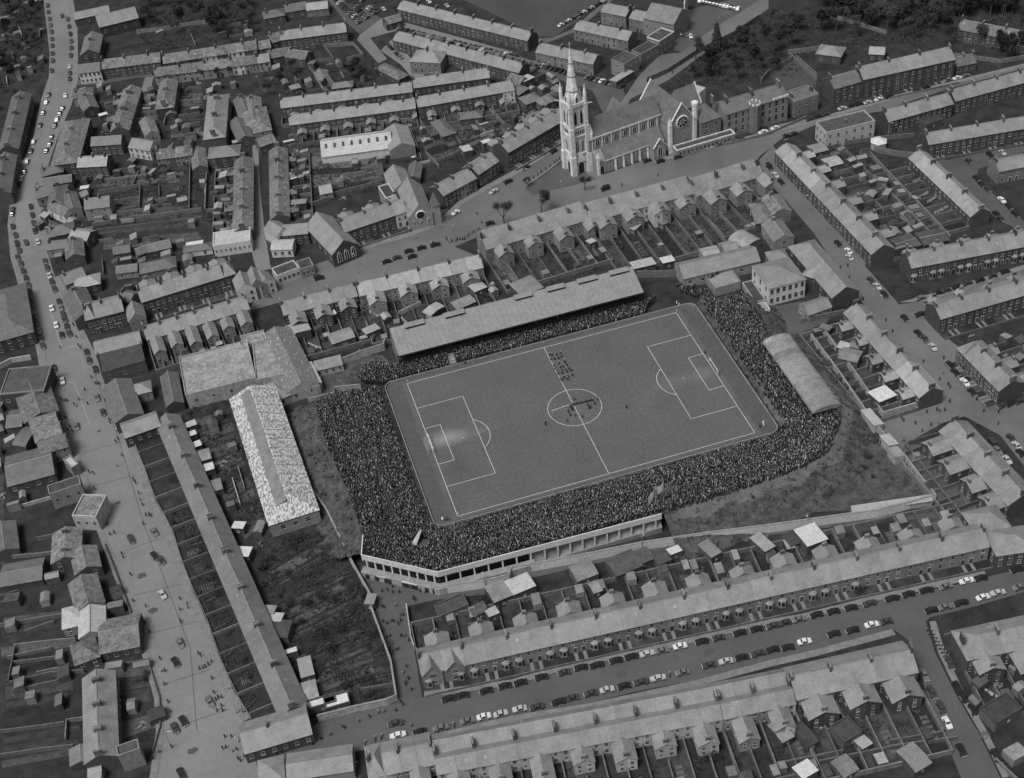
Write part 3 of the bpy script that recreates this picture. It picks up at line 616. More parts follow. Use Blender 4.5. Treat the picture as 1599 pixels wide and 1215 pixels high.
st = .75; gx = np.arange(-108,112,st); gy = np.arange(-82,46,st); GX, GY = np.meshgrid(gx, gy, indexing='ij')
ins = inpoly(GX, GY, CROWD); ds = segdist(GX, GY, CROWD)
pin = (np.abs(GX) < 58.6) & (np.abs(GY) < 37.2)
Hh = np.where(ins, bowl(GX,GY), 0.0)
# the earth bank behind: falls away from the terrace edge height
nrm = np.hypot(GX,GY); edge = np.minimum(bowl(GX,GY)-SL*ds*1.0, 6.7)
bank = edge-.5*ds + .35*np.sin(GX*.9+np.sin(GY*.7)*1.5)*np.sin(GY*.8+GX*.23)
Hh = np.where(ins, Hh, np.where(pin, 0, np.maximum(bank, -0.05)))
# no bank outside the parapet front nor north of the terrace
def halfside(p, q): return (q[0]-p[0])*(GY-p[1])-(q[1]-p[1])*(GX-p[0])
front = ((halfside(pa,pb) < 1.0*np.linalg.norm(pb-pa)) & (GX < pb[0]+2)) | ((halfside(pb,pc) < 1.0*np.linalg.norm(pc-pb)) & (GX >= pb[0]-2) & (GX < pc[0]+.5))
Hh = np.where(front & ~ins, -0.05, Hh); Hh = np.where((GY > 37) & ~ins, -.05, Hh)
def hf(name, sel, m):
    idx = -np.ones(GX.shape, int); vv = []; ff = []
    ii, jj = np.where(sel[:-1,:-1])
    for i, j in zip(ii, jj):
        f = []
        for (a_,b_) in ((i,j),(i+1,j),(i+1,j+1),(i,j+1)):
            if idx[a_,b_] < 0: idx[a_,b_] = len(vv); vv.append((GX[a_,b_],GY[a_,b_],Hh[a_,b_]))
            f.append(idx[a_,b_])
        ff.append(f)
    me = bpy.data.meshes.new(name); me.from_pydata(vv, [], ff); me.materials.append(M[m]); me.update(); return obj(name, me)
tin = ins.copy(); tin[1:] |= ins[:-1]
struct(hf('spectator_terrace', ins, 'asphalt_dark'))
bsel = (~ins) & (~pin) & ((Hh > 0) | (np.roll(Hh,-1,0) > 0) | (np.roll(Hh,-1,1) > 0) | (np.roll(np.roll(Hh,-1,0),-1,1)>0))
pthsel = bsel & ~front & (ds < 3.4+.8*np.sin(GX*.4)) & (GX > 9) & (GY < -20)
struct(hf('grass_bank', bsel & ~(front & ~ins) & ~pthsel, 'rough')); struct(hf('trodden_path', pthsel, 'path'))
# paths on top of the bank by the corner
def on_bank(pts, wdt, m, name, dz=.06):
    b2 = MB(); w_ = [np.array(p) for p in pts]; L = strip_pts(w_, wdt/2, wdt/2); n = len(w_)
    return None
# back parapet of the long terrace, on columns above a low base wall
def prism_line(line, t, z0, z1, m, name, parent=None, out=0.0):
    bb = MB(); L = strip_pts(line, t/2+out, t/2-out); n = len(line)
    for i in range(n-1):
        q = [L[i], L[2*n-1-i], L[2*n-2-i], L[i+1]]
        bb.hexa([(p[0],p[1],z0) for p in q], [(p[0],p[1],z1) for p in q])
    return obj(name, bb.mesh(name,[m]), parent)
pd = pc; PL = [pa, pb, pc]
t = thing('terrace_stand', 'pale concrete parapet on columns along the back of the standing terrace', 'stand', (0,0,0))
prism_line(PL, .3, 6.0, 8.0, 'parapet', 'parapet', t)
prism_line([p for p in strip_pts(PL, 0, -.0)[:3]], .5, 5.8, 6.0, 'conc', 'edge_beam', t)
inner = strip_pts(PL, 3.2, 0)[:3]
pm = pb+(pc-pb)*.40; im = inner[1]+(inner[2]-inner[1])*.40
prism_line([inner[0],inner[1],im], .2, 0, 6.0, 'felt', 'back_wall', t)
eb_ = MB(); eb_.hexa([(pm[0],pm[1]-.3,-.1),(pc[0],pc[1]-.3,-.1),(inner[2][0],inner[2][1],-.1),(im[0],im[1],-.1)],[(pm[0],pm[1]-.3,.4),(pc[0],pc[1]-.3,2.2),(inner[2][0],inner[2][1],5.55),(im[0],im[1],5.55)]); obj('rear_slope', eb_.mesh('rear_slope',['conc']), t)
dk = MB(); L = [pa, pb, pc]; I = inner
for i in range(2): dk.hexa([(L[i][0],L[i][1],5.6),(L[i+1][0],L[i+1][1],5.6),(I[i+1][0],I[i+1][1],5.6),(I[i][0],I[i][1],5.6)], [(L[i][0],L[i][1],5.8),(L[i+1][0],L[i+1][1],5.8),(I[i+1][0],I[i+1][1],5.8),(I[i][0],I[i][1],5.8)])
obj('deck', dk.mesh('deck',['conc']), t)
prism_line([pa, np.array(CROWD[4])], .3, 5.0, 7.9, 'parapet', 'end_parapet', t)
def cols(p, q, n, z0):
    for i in range(n):
        c = p+(q-p)*(i+.5)/n if True else p
        obj('column', cached(('col',z0), lambda: MB().box(-.22,.22,-.22,.22,z0,5.6).mesh('column',['parapet'])), t, (c[0],c[1],0), math.atan2(q[1]-p[1],q[0]-p[0]))
cols(pa, pb, 9, 0.0); cols(pb, pb+(pc-pb)*.5, 8, 0.0); cols(pb+(pc-pb)*.5, pc, 9, 0.0)
base = strip_pts([pa, pb, pb+(pc-pb)*.42], 0, 2.0)
lo = base[::-1][:3]
tb = thing('turnstile_block', 'low pale turnstile wall with dark entrances below the terrace parapet', 'wall', (0,0,0))
prism_line(lo, .5, 0, 2.7, 'wallstone', 'wall', tb)
ledge = MB()
for i in range(2):
    q = [PL2 for PL2 in (lo[i], lo[i+1], base[i+1], base[i])]
    ledge.hexa([(p[0],p[1],2.5) for p in q], [(p[0],p[1],2.72) for p in q])
obj('roof', ledge.mesh('roof',['conc']), tb)
for u in (.08,.2,.32,.36,.55,.6,.66,.7,.84,.94):
    c = lo[0]+(lo[1]-lo[0])*u; dq = (lo[1]-lo[0]); 
    obj('entrance', cached('turn', lambda: MB().box(-.7,.7,-.3,.3,0.06,2.1).mesh('entrance',['dark'])), tb, (c[0],c[1],0), math.atan2(dq[1],dq[0]))
for u,wd_ in ((.26,3.0),(.62,5.0)):
    c = lo[0]+(lo[1]-lo[0])*u; dq = lo[1]-lo[0]
    obj('notice_board', cached(('nb',wd_), lambda: MB().box(-wd_/2,wd_/2,-.36,.36,2.15,2.6).mesh('notice_board',['white'])), tb, (c[0],c[1],0), math.atan2(dq[1],dq[0]))
# sloping stair shelter standing in the corner crowd
c = P(T(650,838),5.5)
_q = P(T(657,828),6)-P(T(640,850),6); sh_a = math.atan2(_q[1],_q[0])-math.pi/2
t = thing('stair_shelter', 'small slatted sloping roof standing in the crowd at the terrace corner', 'shelter', (c[0],c[1],3.2), sh_a)
t.scale = (.75,.72,.75)
sb = MB(); 
for k in range(6): sb.hexa([(-1.5+k*.5,-4,.1),(-1.05+k*.5,-4,.1),(-.3+k*.12,4,3.2),(-.4+k*.12,4,3.2)],[(-1.5+k*.5,-4,.3),(-1.05+k*.5,-4,.3),(-.3+k*.12,4,3.4),(-.4+k*.12,4,3.4)])
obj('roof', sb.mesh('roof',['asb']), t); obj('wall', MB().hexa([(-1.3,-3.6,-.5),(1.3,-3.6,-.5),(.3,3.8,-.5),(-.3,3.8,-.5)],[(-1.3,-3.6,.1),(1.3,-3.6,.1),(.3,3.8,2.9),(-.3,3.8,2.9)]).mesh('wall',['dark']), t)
# flagpoles on the back of the long terrace
for i,(q,h,fl) in enumerate(((B3(680,1170),6.5,1),(B3(718,1168),9.5,1),(B3(760,1160),9.0,2))):
    c = P(q, 6.5)
    t = thing('flagpole', ['short white flagpole without a flag beside the terrace parapet end','tall white flagpole with a pale streaming flag at the terrace back','tall white flagpole with a dark limp flag at the terrace back'][i], 'flagpole', (c[0],c[1],6.3), R(200), 'flagpoles on the terrace')
    obj('pole', MB().prism([(.09*math.cos(a*math.pi/3),.09*math.sin(a*math.pi/3)) for a in range(6)],0,h).mesh('pole',['white']), t)
    if i:
        fb = MB(); nseg = 8; LL = 6.5 if i == 1 else 5.0
        top = []; bot = []
        for k in range(nseg+1):
            u = k/nseg; top.append((u*LL*.95, .25*math.sin(u*7), h-.4-u*LL*.42)); bot.append((u*LL*.95, .25*math.sin(u*7+.6), h-3.2-u*LL*.42))
        for k in range(nseg):
            fb.hexa([bot[k],bot[k+1],(bot[k+1][0],bot[k+1][1]+.04,bot[k+1][2]),(bot[k][0],bot[k][1]+.04,bot[k][2])],[top[k],top[k+1],(top[k+1][0],top[k+1][1]+.04,top[k+1][2]),(top[k][0],top[k][1]+.04,top[k][2])], 1 if (i==1 and 2<k<5) else 0)
        obj('flag', fb.mesh('flag',['shirt_w' if i == 1 else 'framed','framed']), t)
# main stand
X0, X1, YF, YB, ZF, ZB = -50.8, 40.6, 40.6, 52.4, 7.8, 11.2
t = thing('main_stand', 'long covered main stand with corrugated roof and small roof vents', 'stand', (0,46,0))
nx = 46
wv = (X1-X0)/nx
def roofsheet(x0, wd_, ya, za, yb, zb):
    bb = MB(); y0 = -46
    slope(bb, (x0+.02,ya+y0,za),(x0+wd_-.02,ya+y0,za),(x0+wd_-.02,yb+y0,zb),(x0+.02,yb+y0,zb), .14); return bb
for k in range(nx):
    for (u0,u1) in ((0,.3),(.3,.62),(.62,1.0)):
        ya, yb = YF+(YB-YF)*u0, YF+(YB-YF)*u1+.15; za, zb = ZF+(ZB-ZF)*u0, ZF+(ZB-ZF)*u1+.05
        o = obj('roof_sheet', cached(('rs',u0), lambda: roofsheet(0,wv,ya,za,yb,zb).mesh('roof_sheet',['standroof'])), t, (X0+k*wv,0,0))
rb = MB(); slope(rb, (X1,YB+2.2-46,ZB-1.6),(X0,YB+2.2-46,ZB-1.6),(X0,YB-46,ZB+.1),(X1,YB-46,ZB+.1)); obj('rear_roof', rb.mesh('rear_roof',['standroof']), t)
obj('rear_wall', MB().box(X0,X1,YB+1.6-46,YB+1.9-46,0,ZB-1.5).mesh('rear_wall',['render']), t)
obj('fascia', MB().box(X0,X1,YF-.12-46,YF-46,ZF-.55,ZF-.1).mesh('fascia',['dark']), t)
for xx in (X0+.1, X1-.25):
    e = MB(); prof = [(YF+5.5-46,0),(YB+1.6-46,0),(YB+1.6-46,ZB-1.7),(YB-46,ZB-.25),(YF+.2-46,ZF-.3),(YF+5.5-46,4.5)]
    e.loft([[(xx,p[0],p[1]) for p in prof],[(xx+.15,p[0],p[1]) for p in prof]]); obj('end_wall', e.mesh('end_wall',['iron']), t)
for k in range(12): obj('column', cached('mscol', lambda: MB().box(-.12,.12,-.12,.12,0,8.2).mesh('column',['dark'])), t, (X0+4+k*(X1-X0-8)/11, 42.6-46, 0))
for k in range(7): obj('seat_deck', cached(('sd',k), lambda: MB().box(X0+.5,X1-.5,43+k*1.25-46,44.25+k*1.25-46,0,3.6+k*.45).mesh('seat_deck',['wood'])), t)
for (q0,q1) in ((B2(705,340),B2(800,322)),(B2(895,292),B2(990,268)),(B3(20,218),B3(100,196)),(B3(175,182),B3(255,160)),(B3(325,145),B3(410,125)),(B3(475,106),B3(560,86))):
    a_, b_ = P(q0,11.2), P(q1,11.2); xm = (a_[0]+b_[0])/2; Lv = min(abs(b_[0]-a_[0]),7.0)
    v = obj('roof_vent', cached(('vent',round(Lv)), lambda: MB().box(-Lv/2,Lv/2,-.7,.9,-1.2,.35).mesh('roof_vent',['dark'])), t, (xm, YB-1.3-46, ZB))
    obj('vent_cover', cached(('ventc',round(Lv)), lambda: MB().hexa([(-Lv/2-.2,-.95,.3),(Lv/2+.2,-.95,.3),(Lv/2+.2,1.1,.75),(-Lv/2-.2,1.1,.75)],[(-Lv/2-.2,-.95,.42),(Lv/2+.2,-.95,.42),(Lv/2+.2,1.1,.87),(-Lv/2-.2,1.1,.87)]).mesh('vent_cover',['standroof'])), v)
obj('front_wall', MB().box(X0,X1,42.75-46,43.0-46,0,4.3).mesh('front_wall',['dark']), t)
# barrel-roofed stand
ZE_ = 7.2
ea, eb, ec, ed = P(T(1192,532),ZE_), P(T(1233,522),ZE_), P(T(1316,630),ZE_), P(T(1268,645),ZE_)
m0, m1 = (ea+eb)/2, (ed+ec)/2; L_ = np.linalg.norm(m1-m0); dr_ = (m1-m0)/L_; wdt = .5*(np.linalg.norm(eb-ea)+np.linalg.norm(ec-ed))
t = thing('barrel_roofed_stand', 'stand with patched barrel-vaulted roof over the end terrace', 'stand', ((m0+m1)[0]/2,(m0+m1)[1]/2,0), math.atan2(dr_[1],dr_[0]))
nb_ = 14
for k in range(nb_):
    def fb():
        q = MB(); n = 9; y = wdt/2; wl = L_/nb_
        pr = [((y)*math.cos(tt*math.pi/n), 6.6+1.9*math.sin(tt*math.pi/n)) for tt in range(n+1)]
        for i in range(n):
            (ya,za),(yb,zb) = pr[i],pr[i+1]; slope(q,(wl-.02,ya,za),(wl-.02,yb,zb),(.02,yb,zb),(.02,ya,za),.1)
        return q.mesh('roof_sheet',['iron'])
    obj('roof_sheet', cached('brs', fb), t, (-L_/2+k*L_/nb_,0,0))
for sx in (-1,1):
    q = MB(); n = 9; y = wdt/2; pr = [((y-.1)*math.cos(tt*math.pi/n), 6.55+1.8*math.sin(tt*math.pi/n)) for tt in range(n+1)]
    q.loft([[(sx*L_/2-.1,p[0],p[1]) for p in pr],[(sx*L_/2+.1,p[0],p[1]) for p in pr]]); obj('gable_end', q.mesh('gable_end',['iron']), t)
for k in range(8):
    for sy in (-1,1): obj('column', cached('bcol', lambda: MB().box(-.12,.12,-.12,.12,0,6.7).mesh('column',['dark'])), t, (-L_/2+.5+k*(L_-1)/7, sy*(wdt/2-.25), 0))
obj('rear_wall', MB().box(-L_/2,L_/2,wdt/2-.2,wdt/2-.05,3,6.6).mesh('rear_wall',['iron']), t)
# boundary walls
wall_line('boundary_wall', PP([C2(820,376),C2(1050,345),C2(1160,318),C3(0,285),C3(330,225),C3(590,172),C3(880,128),C3(1170,92),C4(0,92),C4(300,50),C4(500,22),B4(700,1190),B4(790,1165)]), 3.4, .4, 'parapet', 'pale boundary wall along the alley south of the football ground', cope='conc')
wall_line('boundary_wall', PP([B4(200,395),B4(330,570),B4(460,760),B4(600,940)]), 2.6, .4, 'wallstone', 'grey boundary wall behind the barrel-roofed stand', cope='conc')
wall_line('boundary_wall', PP([B4(635,960),B4(700,1050),B4(790,1160)]), 2.6, .4, 'wallstone', 'grey boundary wall beside the turnstile huts at the grass bank', cope='conc')
wall_line('boundary_wall', PP([B4(250,355),B4(400,560),B4(540,765)]), 2.4, .35, 'wallstone', 'long wall closing the yards of the school-side terrace', cope='conc')
wall_line('boundary_wall', PP([B4(540,765),B4(720,712)]), 2.4, .35, 'wallstone', 'short yard wall facing the street junction')
wall_line('boundary_wall', PP([T(470,745),T(511,802),T(552,886),T(585,945),C2(525,440),C2(620,700),C2(645,860),C2(600,880),C2(440,915),C2(285,955)]), 2.6, .4, 'wallstone', 'pale wall between the overgrown allotments and the turnstile lane', cope='conc')
wall_line('boundary_wall', PP([C2(690,440),C2(712,590),C2(725,630)]), 2.4, .35, 'wallstone', 'short wall on the house side of the turnstile lane')
wall_line('boundary_wall', PP([B2(250,700),B2(375,670),B2(375,645),B2(500,632)]), 2.4, .35, 'wallstone', 'pale wall between the works and the packed end terrace', cope='conc')
wall_line('boundary_wall', PP([B2(400,520),B2(500,480),B2(610,445),B2(615,420)]), 3.0, .35, 'wallstone', 'wall joining the hut and the main stand', cope='conc')
wall_line('boundary_wall', PP([B3(590,100),B3(730,100),B3(780,95)]), 3.0, .35, 'gwall', 'dark gate wall between the main stand and the school hall')
for i,(q0,q1,lab) in enumerate(((B4(455,760),B4(520,835),'first pale turnstile hut astride the boundary wall'),(B4(545,880),B4(590,930),'second pale turnstile hut astride the boundary wall'),(B4(585,940),B4(620,985),'dark turnstile hut at the end of the boundary wall'))):
    a_, b_ = P(q0), P(q1); c = (a_+b_)/2; L2 = np.linalg.norm(b_-a_)
    t = thing('turnstile_hut', lab, 'hut', c, math.atan2((b_-a_)[1],(b_-a_)[0]), 'turnstile huts')
    build(t, L2, 3.2, 2.8, 3.4, 'mono', 'wallstone', 'asb' if i<2 else 'iron', sw=[(1,0,1.6,.8,.8)], door=0.0, ridge=False)
a_, b_ = P(B4(395,1205),2.6), P(B4(780,1140),2.6)
t = bld('long_shed', 'long low shed with a pale ribbed roof along the south boundary wall', 'shed', B4(395,1200), B4(775,1145), 2.8, 2.4, 1.8, -1, 'mono', 'wallstone', 'slatel')
# ------------------------------------------------------------------ people
def person_mesh(pose, name):
    V = []; E_ = []; Rd = []
    def v(x,y,z,r): V.append((x,y,z)); Rd.append(r); return len(V)-1
    st_ = {'stand':0.0,'walk':.28,'stride':-.24}[pose]
    pel = v(0,0,.95,.16); ch = v(0,.02,1.3,.18); nk = v(0,.03,1.5,.07); hd = v(0,.05,1.62,.10); tp = v(0,.05,1.74,.09)
    E_ += [(pel,ch),(ch,nk),(nk,hd),(hd,tp)]
    for s in (-1,1):
        k = v(s*.10,st_*s*.6,.5,.085); a = v(s*.10,st_*s*.9,.09,.06); t_ = v(s*.10,st_*s*.9+.14,.04,.05)
        E_ += [(pel,k),(k,a),(a,t_)]
        sh = v(s*.2,.02,1.4,.075); el = v(s*.25,-st_*s*.4,1.12,.055); ha = v(s*.25,-st_*s*.6+.06,.86,.045); E_ += [(ch,sh),(sh,el),(el,ha)]
    me = bpy.data.meshes.new('tmp'); me.from_pydata(V,E_,[]); o = bpy.data.objects.new('tmp',me); COL.objects.link(o)
    md = o.modifiers.new('s','SKIN'); me.skin_vertices or None
    lay = me.skin_vertices[0].data if me.skin_vertices else None
    if lay is None:
        bm_ = bmesh.new(); bm_.from_mesh(me); bm_.verts.layers.skin.verify(); bm_.to_mesh(me); bm_.free(); lay = me.skin_vertices[0].data
    for i,r in enumerate(Rd): lay[i].radius = (r,r); lay[i].use_root = (i==0)
    dg = bpy.context.evaluated_depsgraph_get(); dg.update(); ev = o.evaluated_get(dg); m2 = bpy.data.meshes.new_from_object(ev); m2.name = name
    bpy.data.objects.remove(o)
    m2.materials.clear()
    for mm in ('coat','head','hat','dark'): m2.materials.append(M[mm])
    for p in m2.polygons:
        z = p.center.z
        p.material_index = 2 if z > 1.68 else (1 if z > 1.5 else (0 if z > .5 else 3))
        p.use_smooth = True
    return m2
PM = [person_mesh('stand','person_standing'), person_mesh('walk','person_walking'), person_mesh('stride','person_striding')]
def crowd_mesh():
    b = MB(); n = 6
    def ring(z, rx, ry, yo=0): return [(rx*math.cos(t*math.pi/3), ry*math.sin(t*math.pi/3)+yo, z) for t in range(n)]
    b.loft([ring(0,.17,.13),ring(.8,.19,.15),ring(1.2,.25,.16),ring(1.42,.22,.13),ring(1.5,.07,.07)],0)
    b.loft([ring(1.46,.07,.07),ring(1.55,.105,.115),ring(1.66,.115,.13),ring(1.76,.06,.07)],1)
    return b.mesh('spectator',['coat','head'])
M['coat_c'] = ramp_mat('crowd_coat', [(0, .01), (.35, .018), (.6, .032), (.8, .06), (.91, .14), (.97, .45)])
CM = crowd_mesh(); CM.materials[0] = M['coat_c']
src = bpy.data.objects.new('spectator', CM)
pts = []
def scatter(poly, dens, zf, skip=None):
    xs = [p[0] for p in poly]; ys = [p[1] for p in poly]; s = 1/math.sqrt(dens)
    X = np.arange(min(xs),max(xs),s); Y = np.arange(min(ys),max(ys),s); xx, yy = np.meshgrid(X,Y); xx = xx.ravel()+rng.uniform(-.42,.42,xx.size)*s; yy = yy.ravel()+rng.uniform(-.42,.42,yy.size)*s
    k = inpoly(xx,yy,poly); 
    if skip is not None: k &= ~skip(xx,yy)
    xx, yy = xx[k], yy[k]; zz = zf(xx,yy)
    pts.extend(zip(xx.tolist(),yy.tolist(),(zz*np.ones_like(xx)).tolist()))
hc = P(T(655,840),5.5)
def skipc(x,y):
    return (np.abs(x+70.3+.02*y) < .5) & (y > -30) | (np.hypot(x-hc[0],(y-hc[1]))<2.6) | (np.abs(np.abs(bowl(x,y)-.25)/SL-11.5)<.25) & (y<-38) | (rng.random(x.shape) < np.clip(.06+.16*np.sin(x*.21+np.sin(y*.17)*2)*np.sin(y*.26+np.sin(x*.13)*2)+.3*np.clip((y-24)/8,0,1)*(x<-60),.02,.6)) | ((segdist(x,y,CROWD) < 1.6) & (rng.random(x.shape) < .5)) | ((np.abs(((bowl(x,y)-.25)/SL) % 5.6 - 2.8) < .22) & (rng.random(x.shape) < .55))
scatter(CROWD, 4.3, lambda x,y: bowl(x,y)-.02, skipc)
# paddock before the main stand, the corner group and the knot of people by the school
def zpad(x,y): return np.clip((y-37.0)*.3,0,1.7)
PAD = [tuple(P(B2(480,585),.3)),tuple(P(B2(540,520),.3)),(-52,43.2),(-50.5,42.3),(40,42.3),tuple(P(B3(690,205),.6)),tuple(P(B3(640,250),.3)),(40,37.3),(-54.5,37.3),tuple(P(B2(600,610),.3)),tuple(P(B2(520,610),.3))]
scatter(PAD, 4.3, zpad, lambda x,y: ((np.abs(x-P(B2(925,490))[0])<1.3)) | (rng.random(x.shape)<.05))
pad = MB()
for k in range(4): pad.box(-50.5,40,38.2+k*1.1,42.7,0,.35*(k+1)-.02)
struct(obj('paddock_steps', pad.mesh('paddock_steps',['conc'])))
scatter([tuple(P(q)) for q in (B3(770,145),B3(820,130),B3(940,170),B3(930,200),B3(870,200),B3(800,180))], 1.7, lambda x,y: 0*x+.03)
for k in range(7):
    yy = 43.6+k*1.25
    for x in np.arange(X0+1,X1-1,.62):
        if rng.random() < .9: pts.append((x+rng.uniform(-.1,.1), yy, 3.6+k*.45-.45))
pv = np.array(pts)
me = bpy.data.meshes.new('crowd'); me.from_pydata([tuple(p) for p in pv],[],[])
crowd = obj('crowd', me); crowd['kind'] = 'stuff'; tag(crowd,'dense crowd of spectators packing the terraces round the pitch','crowd')
ng = bpy.data.node_groups.new('crowd_on_terraces','GeometryNodeTree'); ng.interface.new_socket('Geometry',in_out='INPUT',socket_type='NodeSocketGeometry'); ng.interface.new_socket('Geometry',in_out='OUTPUT',socket_type='NodeSocketGeometry')
gi = ng.nodes.new('NodeGroupInput'); go = ng.nodes.new('NodeGroupOutput'); ip = ng.nodes.new('GeometryNodeInstanceOnPoints'); oi = ng.nodes.new('GeometryNodeObjectInfo'); oi.inputs['Object'].default_value = src; oi.inputs['As Instance'].default_value = True
rr = ng.nodes.new('FunctionNodeRandomValue'); rr.data_type = 'FLOAT_VECTOR'; rr.inputs[0].default_value = (-.04,-.04,-3.1); rr.inputs[1].default_value = (.04,.04,3.1)
rs = ng.nodes.new('FunctionNodeRandomValue'); rs.data_type = 'FLOAT'; rs.inputs[2].default_value = .9; rs.inputs[3].default_value = 1.08
ng.links.new(gi.outputs[0],ip.inputs['Points']); ng.links.new(oi.outputs['Geometry'],ip.inputs['Instance']); ng.links.new(rr.outputs[0],ip.inputs['Rotation']); ng.links.new(rs.outputs[1],ip.inputs['Scale']); ng.links.new(ip.outputs[0],go.inputs[0])
crowd.modifiers.new('spectators','NODES').node_group = ng
print('CROWD', len(pts))
PCOUNT = 0
def person(c, label, group, z=.06, rz=None, m=None, coat=None, hat=None, legs=None):
    global PCOUNT; PCOUNT += 1
    o = obj('person', PM[random.randrange(3) if m is None else m], None, (c[0],c[1],z), random.uniform(0,6.28) if rz is None else rz)
    if coat is not None:
        o.material_slots[0].link = 'OBJECT'; o.material_slots[0].material = M[coat]
    if legs is not None:
        o.material_slots[3].link = 'OBJECT'; o.material_slots[3].material = M[legs]
    if hat is not None:
        o.material_slots[2].link = 'OBJECT'; o.material_slots[2].material = M[hat]
    return tag(o, label, 'person', group)
M['shirt_l'] = paint('pale_shirt', .5); M['shirt_d'] = paint('dark_shirt', .025); M['shirt_w'] = paint('white_coat', .8)
D = _tile(840,530,8.1)
band = [(147,195),(165,245),(205,325),(222,362),(243,392),(255,425),(290,490),(178,190),(210,240),(270,300),(285,350),(305,388),(308,420),(328,475),(240,185),(262,228),(314,336),(355,375),(368,400),(382,465),(376,500),(288,170),(298,212),(333,270),(372,318),(398,362),(422,390),(438,445),(350,290),(302,510)]
for (x,y) in band: person(P(D(x,y+22)), 'bandsman in dark uniform and white-topped cap marching beside the halfway line', 'marching band on the pitch', .065, R(-112)+random.uniform(-.2,.2), 1, 'shirt_d', 'white')
for i in range(11): person(P(D(190+i*19.5,918-i*6.6+18)), 'footballer in pale kit lined up at the centre circle', 'pale team lined up', .065, R(165), 0, 'shirt_l', None, 'shirt_l')
for i in range(12): person(P(D(448+i*22.5,838-i*5+14)), 'footballer in dark shirt lined up at the centre circle', 'dark team lined up', .065, R(165), 0, 'shirt_d', None, 'shirt_l')
for (x,y) in ((415,890),(440,905),(430,870),(385,930),(412,975),(470,975),(560,990),(372,1050),(95,1065),(95,1090),(635,850),(650,885),(665,870),(720,830),(755,775),(465,775)): person(P(D(x,y)), 'dark-coated official near the line of footballers', 'officials near the centre circle', .065, None, 0, 'coat')
person(P(T(978,638)), 'lone figure between centre circle and penalty arc', None, .065, None, 0, 'shirt_d')
for q in (B3(1190,800),B3(1193,812)): person(P(q),'person in white coat by the pitch corner','stewards in white at the corner',.06,None,0,'shirt_w','white')
person(P(B3(1175,815)),'dark-coated person by the pitch corner flag',None,.06,None,0,'shirt_d')
for q in (C2(853,40),): person(P(q),'person in white coat behind the corner flag near turnstiles',None,.06,None,0,'shirt_w','white')
for q in (C2(868,40),C2(875,36)): person(P(q),'dark figure at pitch corner near the turnstiles','figures at the turnstile corner',.06,None,0,'shirt_d')
person(P(B2(920,520)),'person in white coat on the track before the main stand',None,.06,None,0,'shirt_w','white'); person(P(B2(990,512)),'dark figure on the track before the main stand',None,.06,None,0,'shirt_d')
person(P(B3(915,462)),'goalkeeper-side dark figure behind the goal line',None,.06,None,0,'shirt_d')
for q in (B3(780,230),B3(790,240)): person(P(q),'person in white coat near the school corner of the pitch','stewards in white near the school',.06,None,0,'shirt_w','white')
def folk(lst, label, group, z=.06, spread=0):
    for q in lst: person(P(q), label, group, z, None, None)
def clump(q, n, sx, sy, label, group, z=.06):
    for i in range(n): person(P(T(q[0]+random.gauss(0,sx), q[1]+random.gauss(0,sy))), label, group, z)
# ------------------------------------------------------------------ the church with its spire
CH = thing('church', 'large Gothic stone church with tall pinnacled spire beside the forked street', 'church', (48.6,139.3), R(10.5))
def lancet(w_, h, name='lancet_window', trac=True):      # pointed window facing +y, base at z=0
    def f():
        b = MB(); pts_ = [(-w_/2,0),(w_/2,0),(w_/2,h*.62),(w_*.3,h*.85),(0,h),(-w_*.3,h*.85),(-w_/2,h*.62)]
        b.loft([[(p[0]*1.28,-.1,p[1]*1.07-.12) for p in pts_],[(p[0]*1.28,.12,p[1]*1.07-.12) for p in pts_]], 0)
        b.poly([(p[0],.14,p[1]) for p in pts_][::-1], 1)
        if trac: b.box(-.07,.07,.13,.2,0,h*.9,0)
        return b.mesh(name,['stone','glass'])
    return cached(('lancet',w_,h,trac), f)
TW = 3.5
tower = obj('tower', MB().box(-TW,TW,-TW,TW,0,31.5).mesh('tower',['towerstone']), CH)
for sx in (-1,1):
    for sy in (-1,1):
        bt = MB(); 
        for (z0,z1,e) in ((0,9,1.25),(9,22,.95),(22,31.8,.7)):
            bt.box(sx*TW-.9 if sx>0 else sx*TW-e, sx*TW+e if sx>0 else sx*TW+.9, sy*TW-.9 if sy>0 else sy*TW-e, sy*TW+e if sy>0 else sy*TW+.9, z0, z1)
        obj('buttress', bt.mesh('buttress',['stone']), tower)
        pn = MB(); cx, cy = sx*(TW+.05), sy*(TW+.05)
        pn.prism([(cx+.75*math.cos(a*math.pi/4+.39),cy+.75*math.sin(a*math.pi/4+.39)) for a in range(8)],31.8,36.0)
        r0 = [(cx+.8*math.cos(a*math.pi/4+.39),cy+.8*math.sin(a*math.pi/4+.39),36.0) for a in range(8)]; r1 = [(cx+.06*math.cos(a*math.pi/4),cy+.06*math.sin(a*math.pi/4),40.5) for a in range(8)]
        pn.loft([r0,r1]); obj('pinnacle', pn.mesh('pinnacle',['stone']), tower)
        obj('gargoyle', MB().hexa([(sx*(TW+.5),sy*(TW+.5)-.15,31.6),(sx*(TW+2.4),sy*(TW+1.6)-.12,31.9),(sx*(TW+2.4),sy*(TW+1.6)+.12,31.9),(sx*(TW+.5),sy*(TW+.5)+.15,31.6)],[(sx*(TW+.5),sy*(TW+.5)-.15,32.1),(sx*(TW+2.4),sy*(TW+1.6)-.12,32.2),(sx*(TW+2.4),sy*(TW+1.6)+.12,32.2),(sx*(TW+.5),sy*(TW+.5)+.15,32.1)]).mesh('gargoyle',['white']), tower)
sc = MB()
for z in (9.2,17.4,21.6,31.2): sc.box(-TW-.35,TW+.35,-TW-.35,TW+.35,z,z+.45)
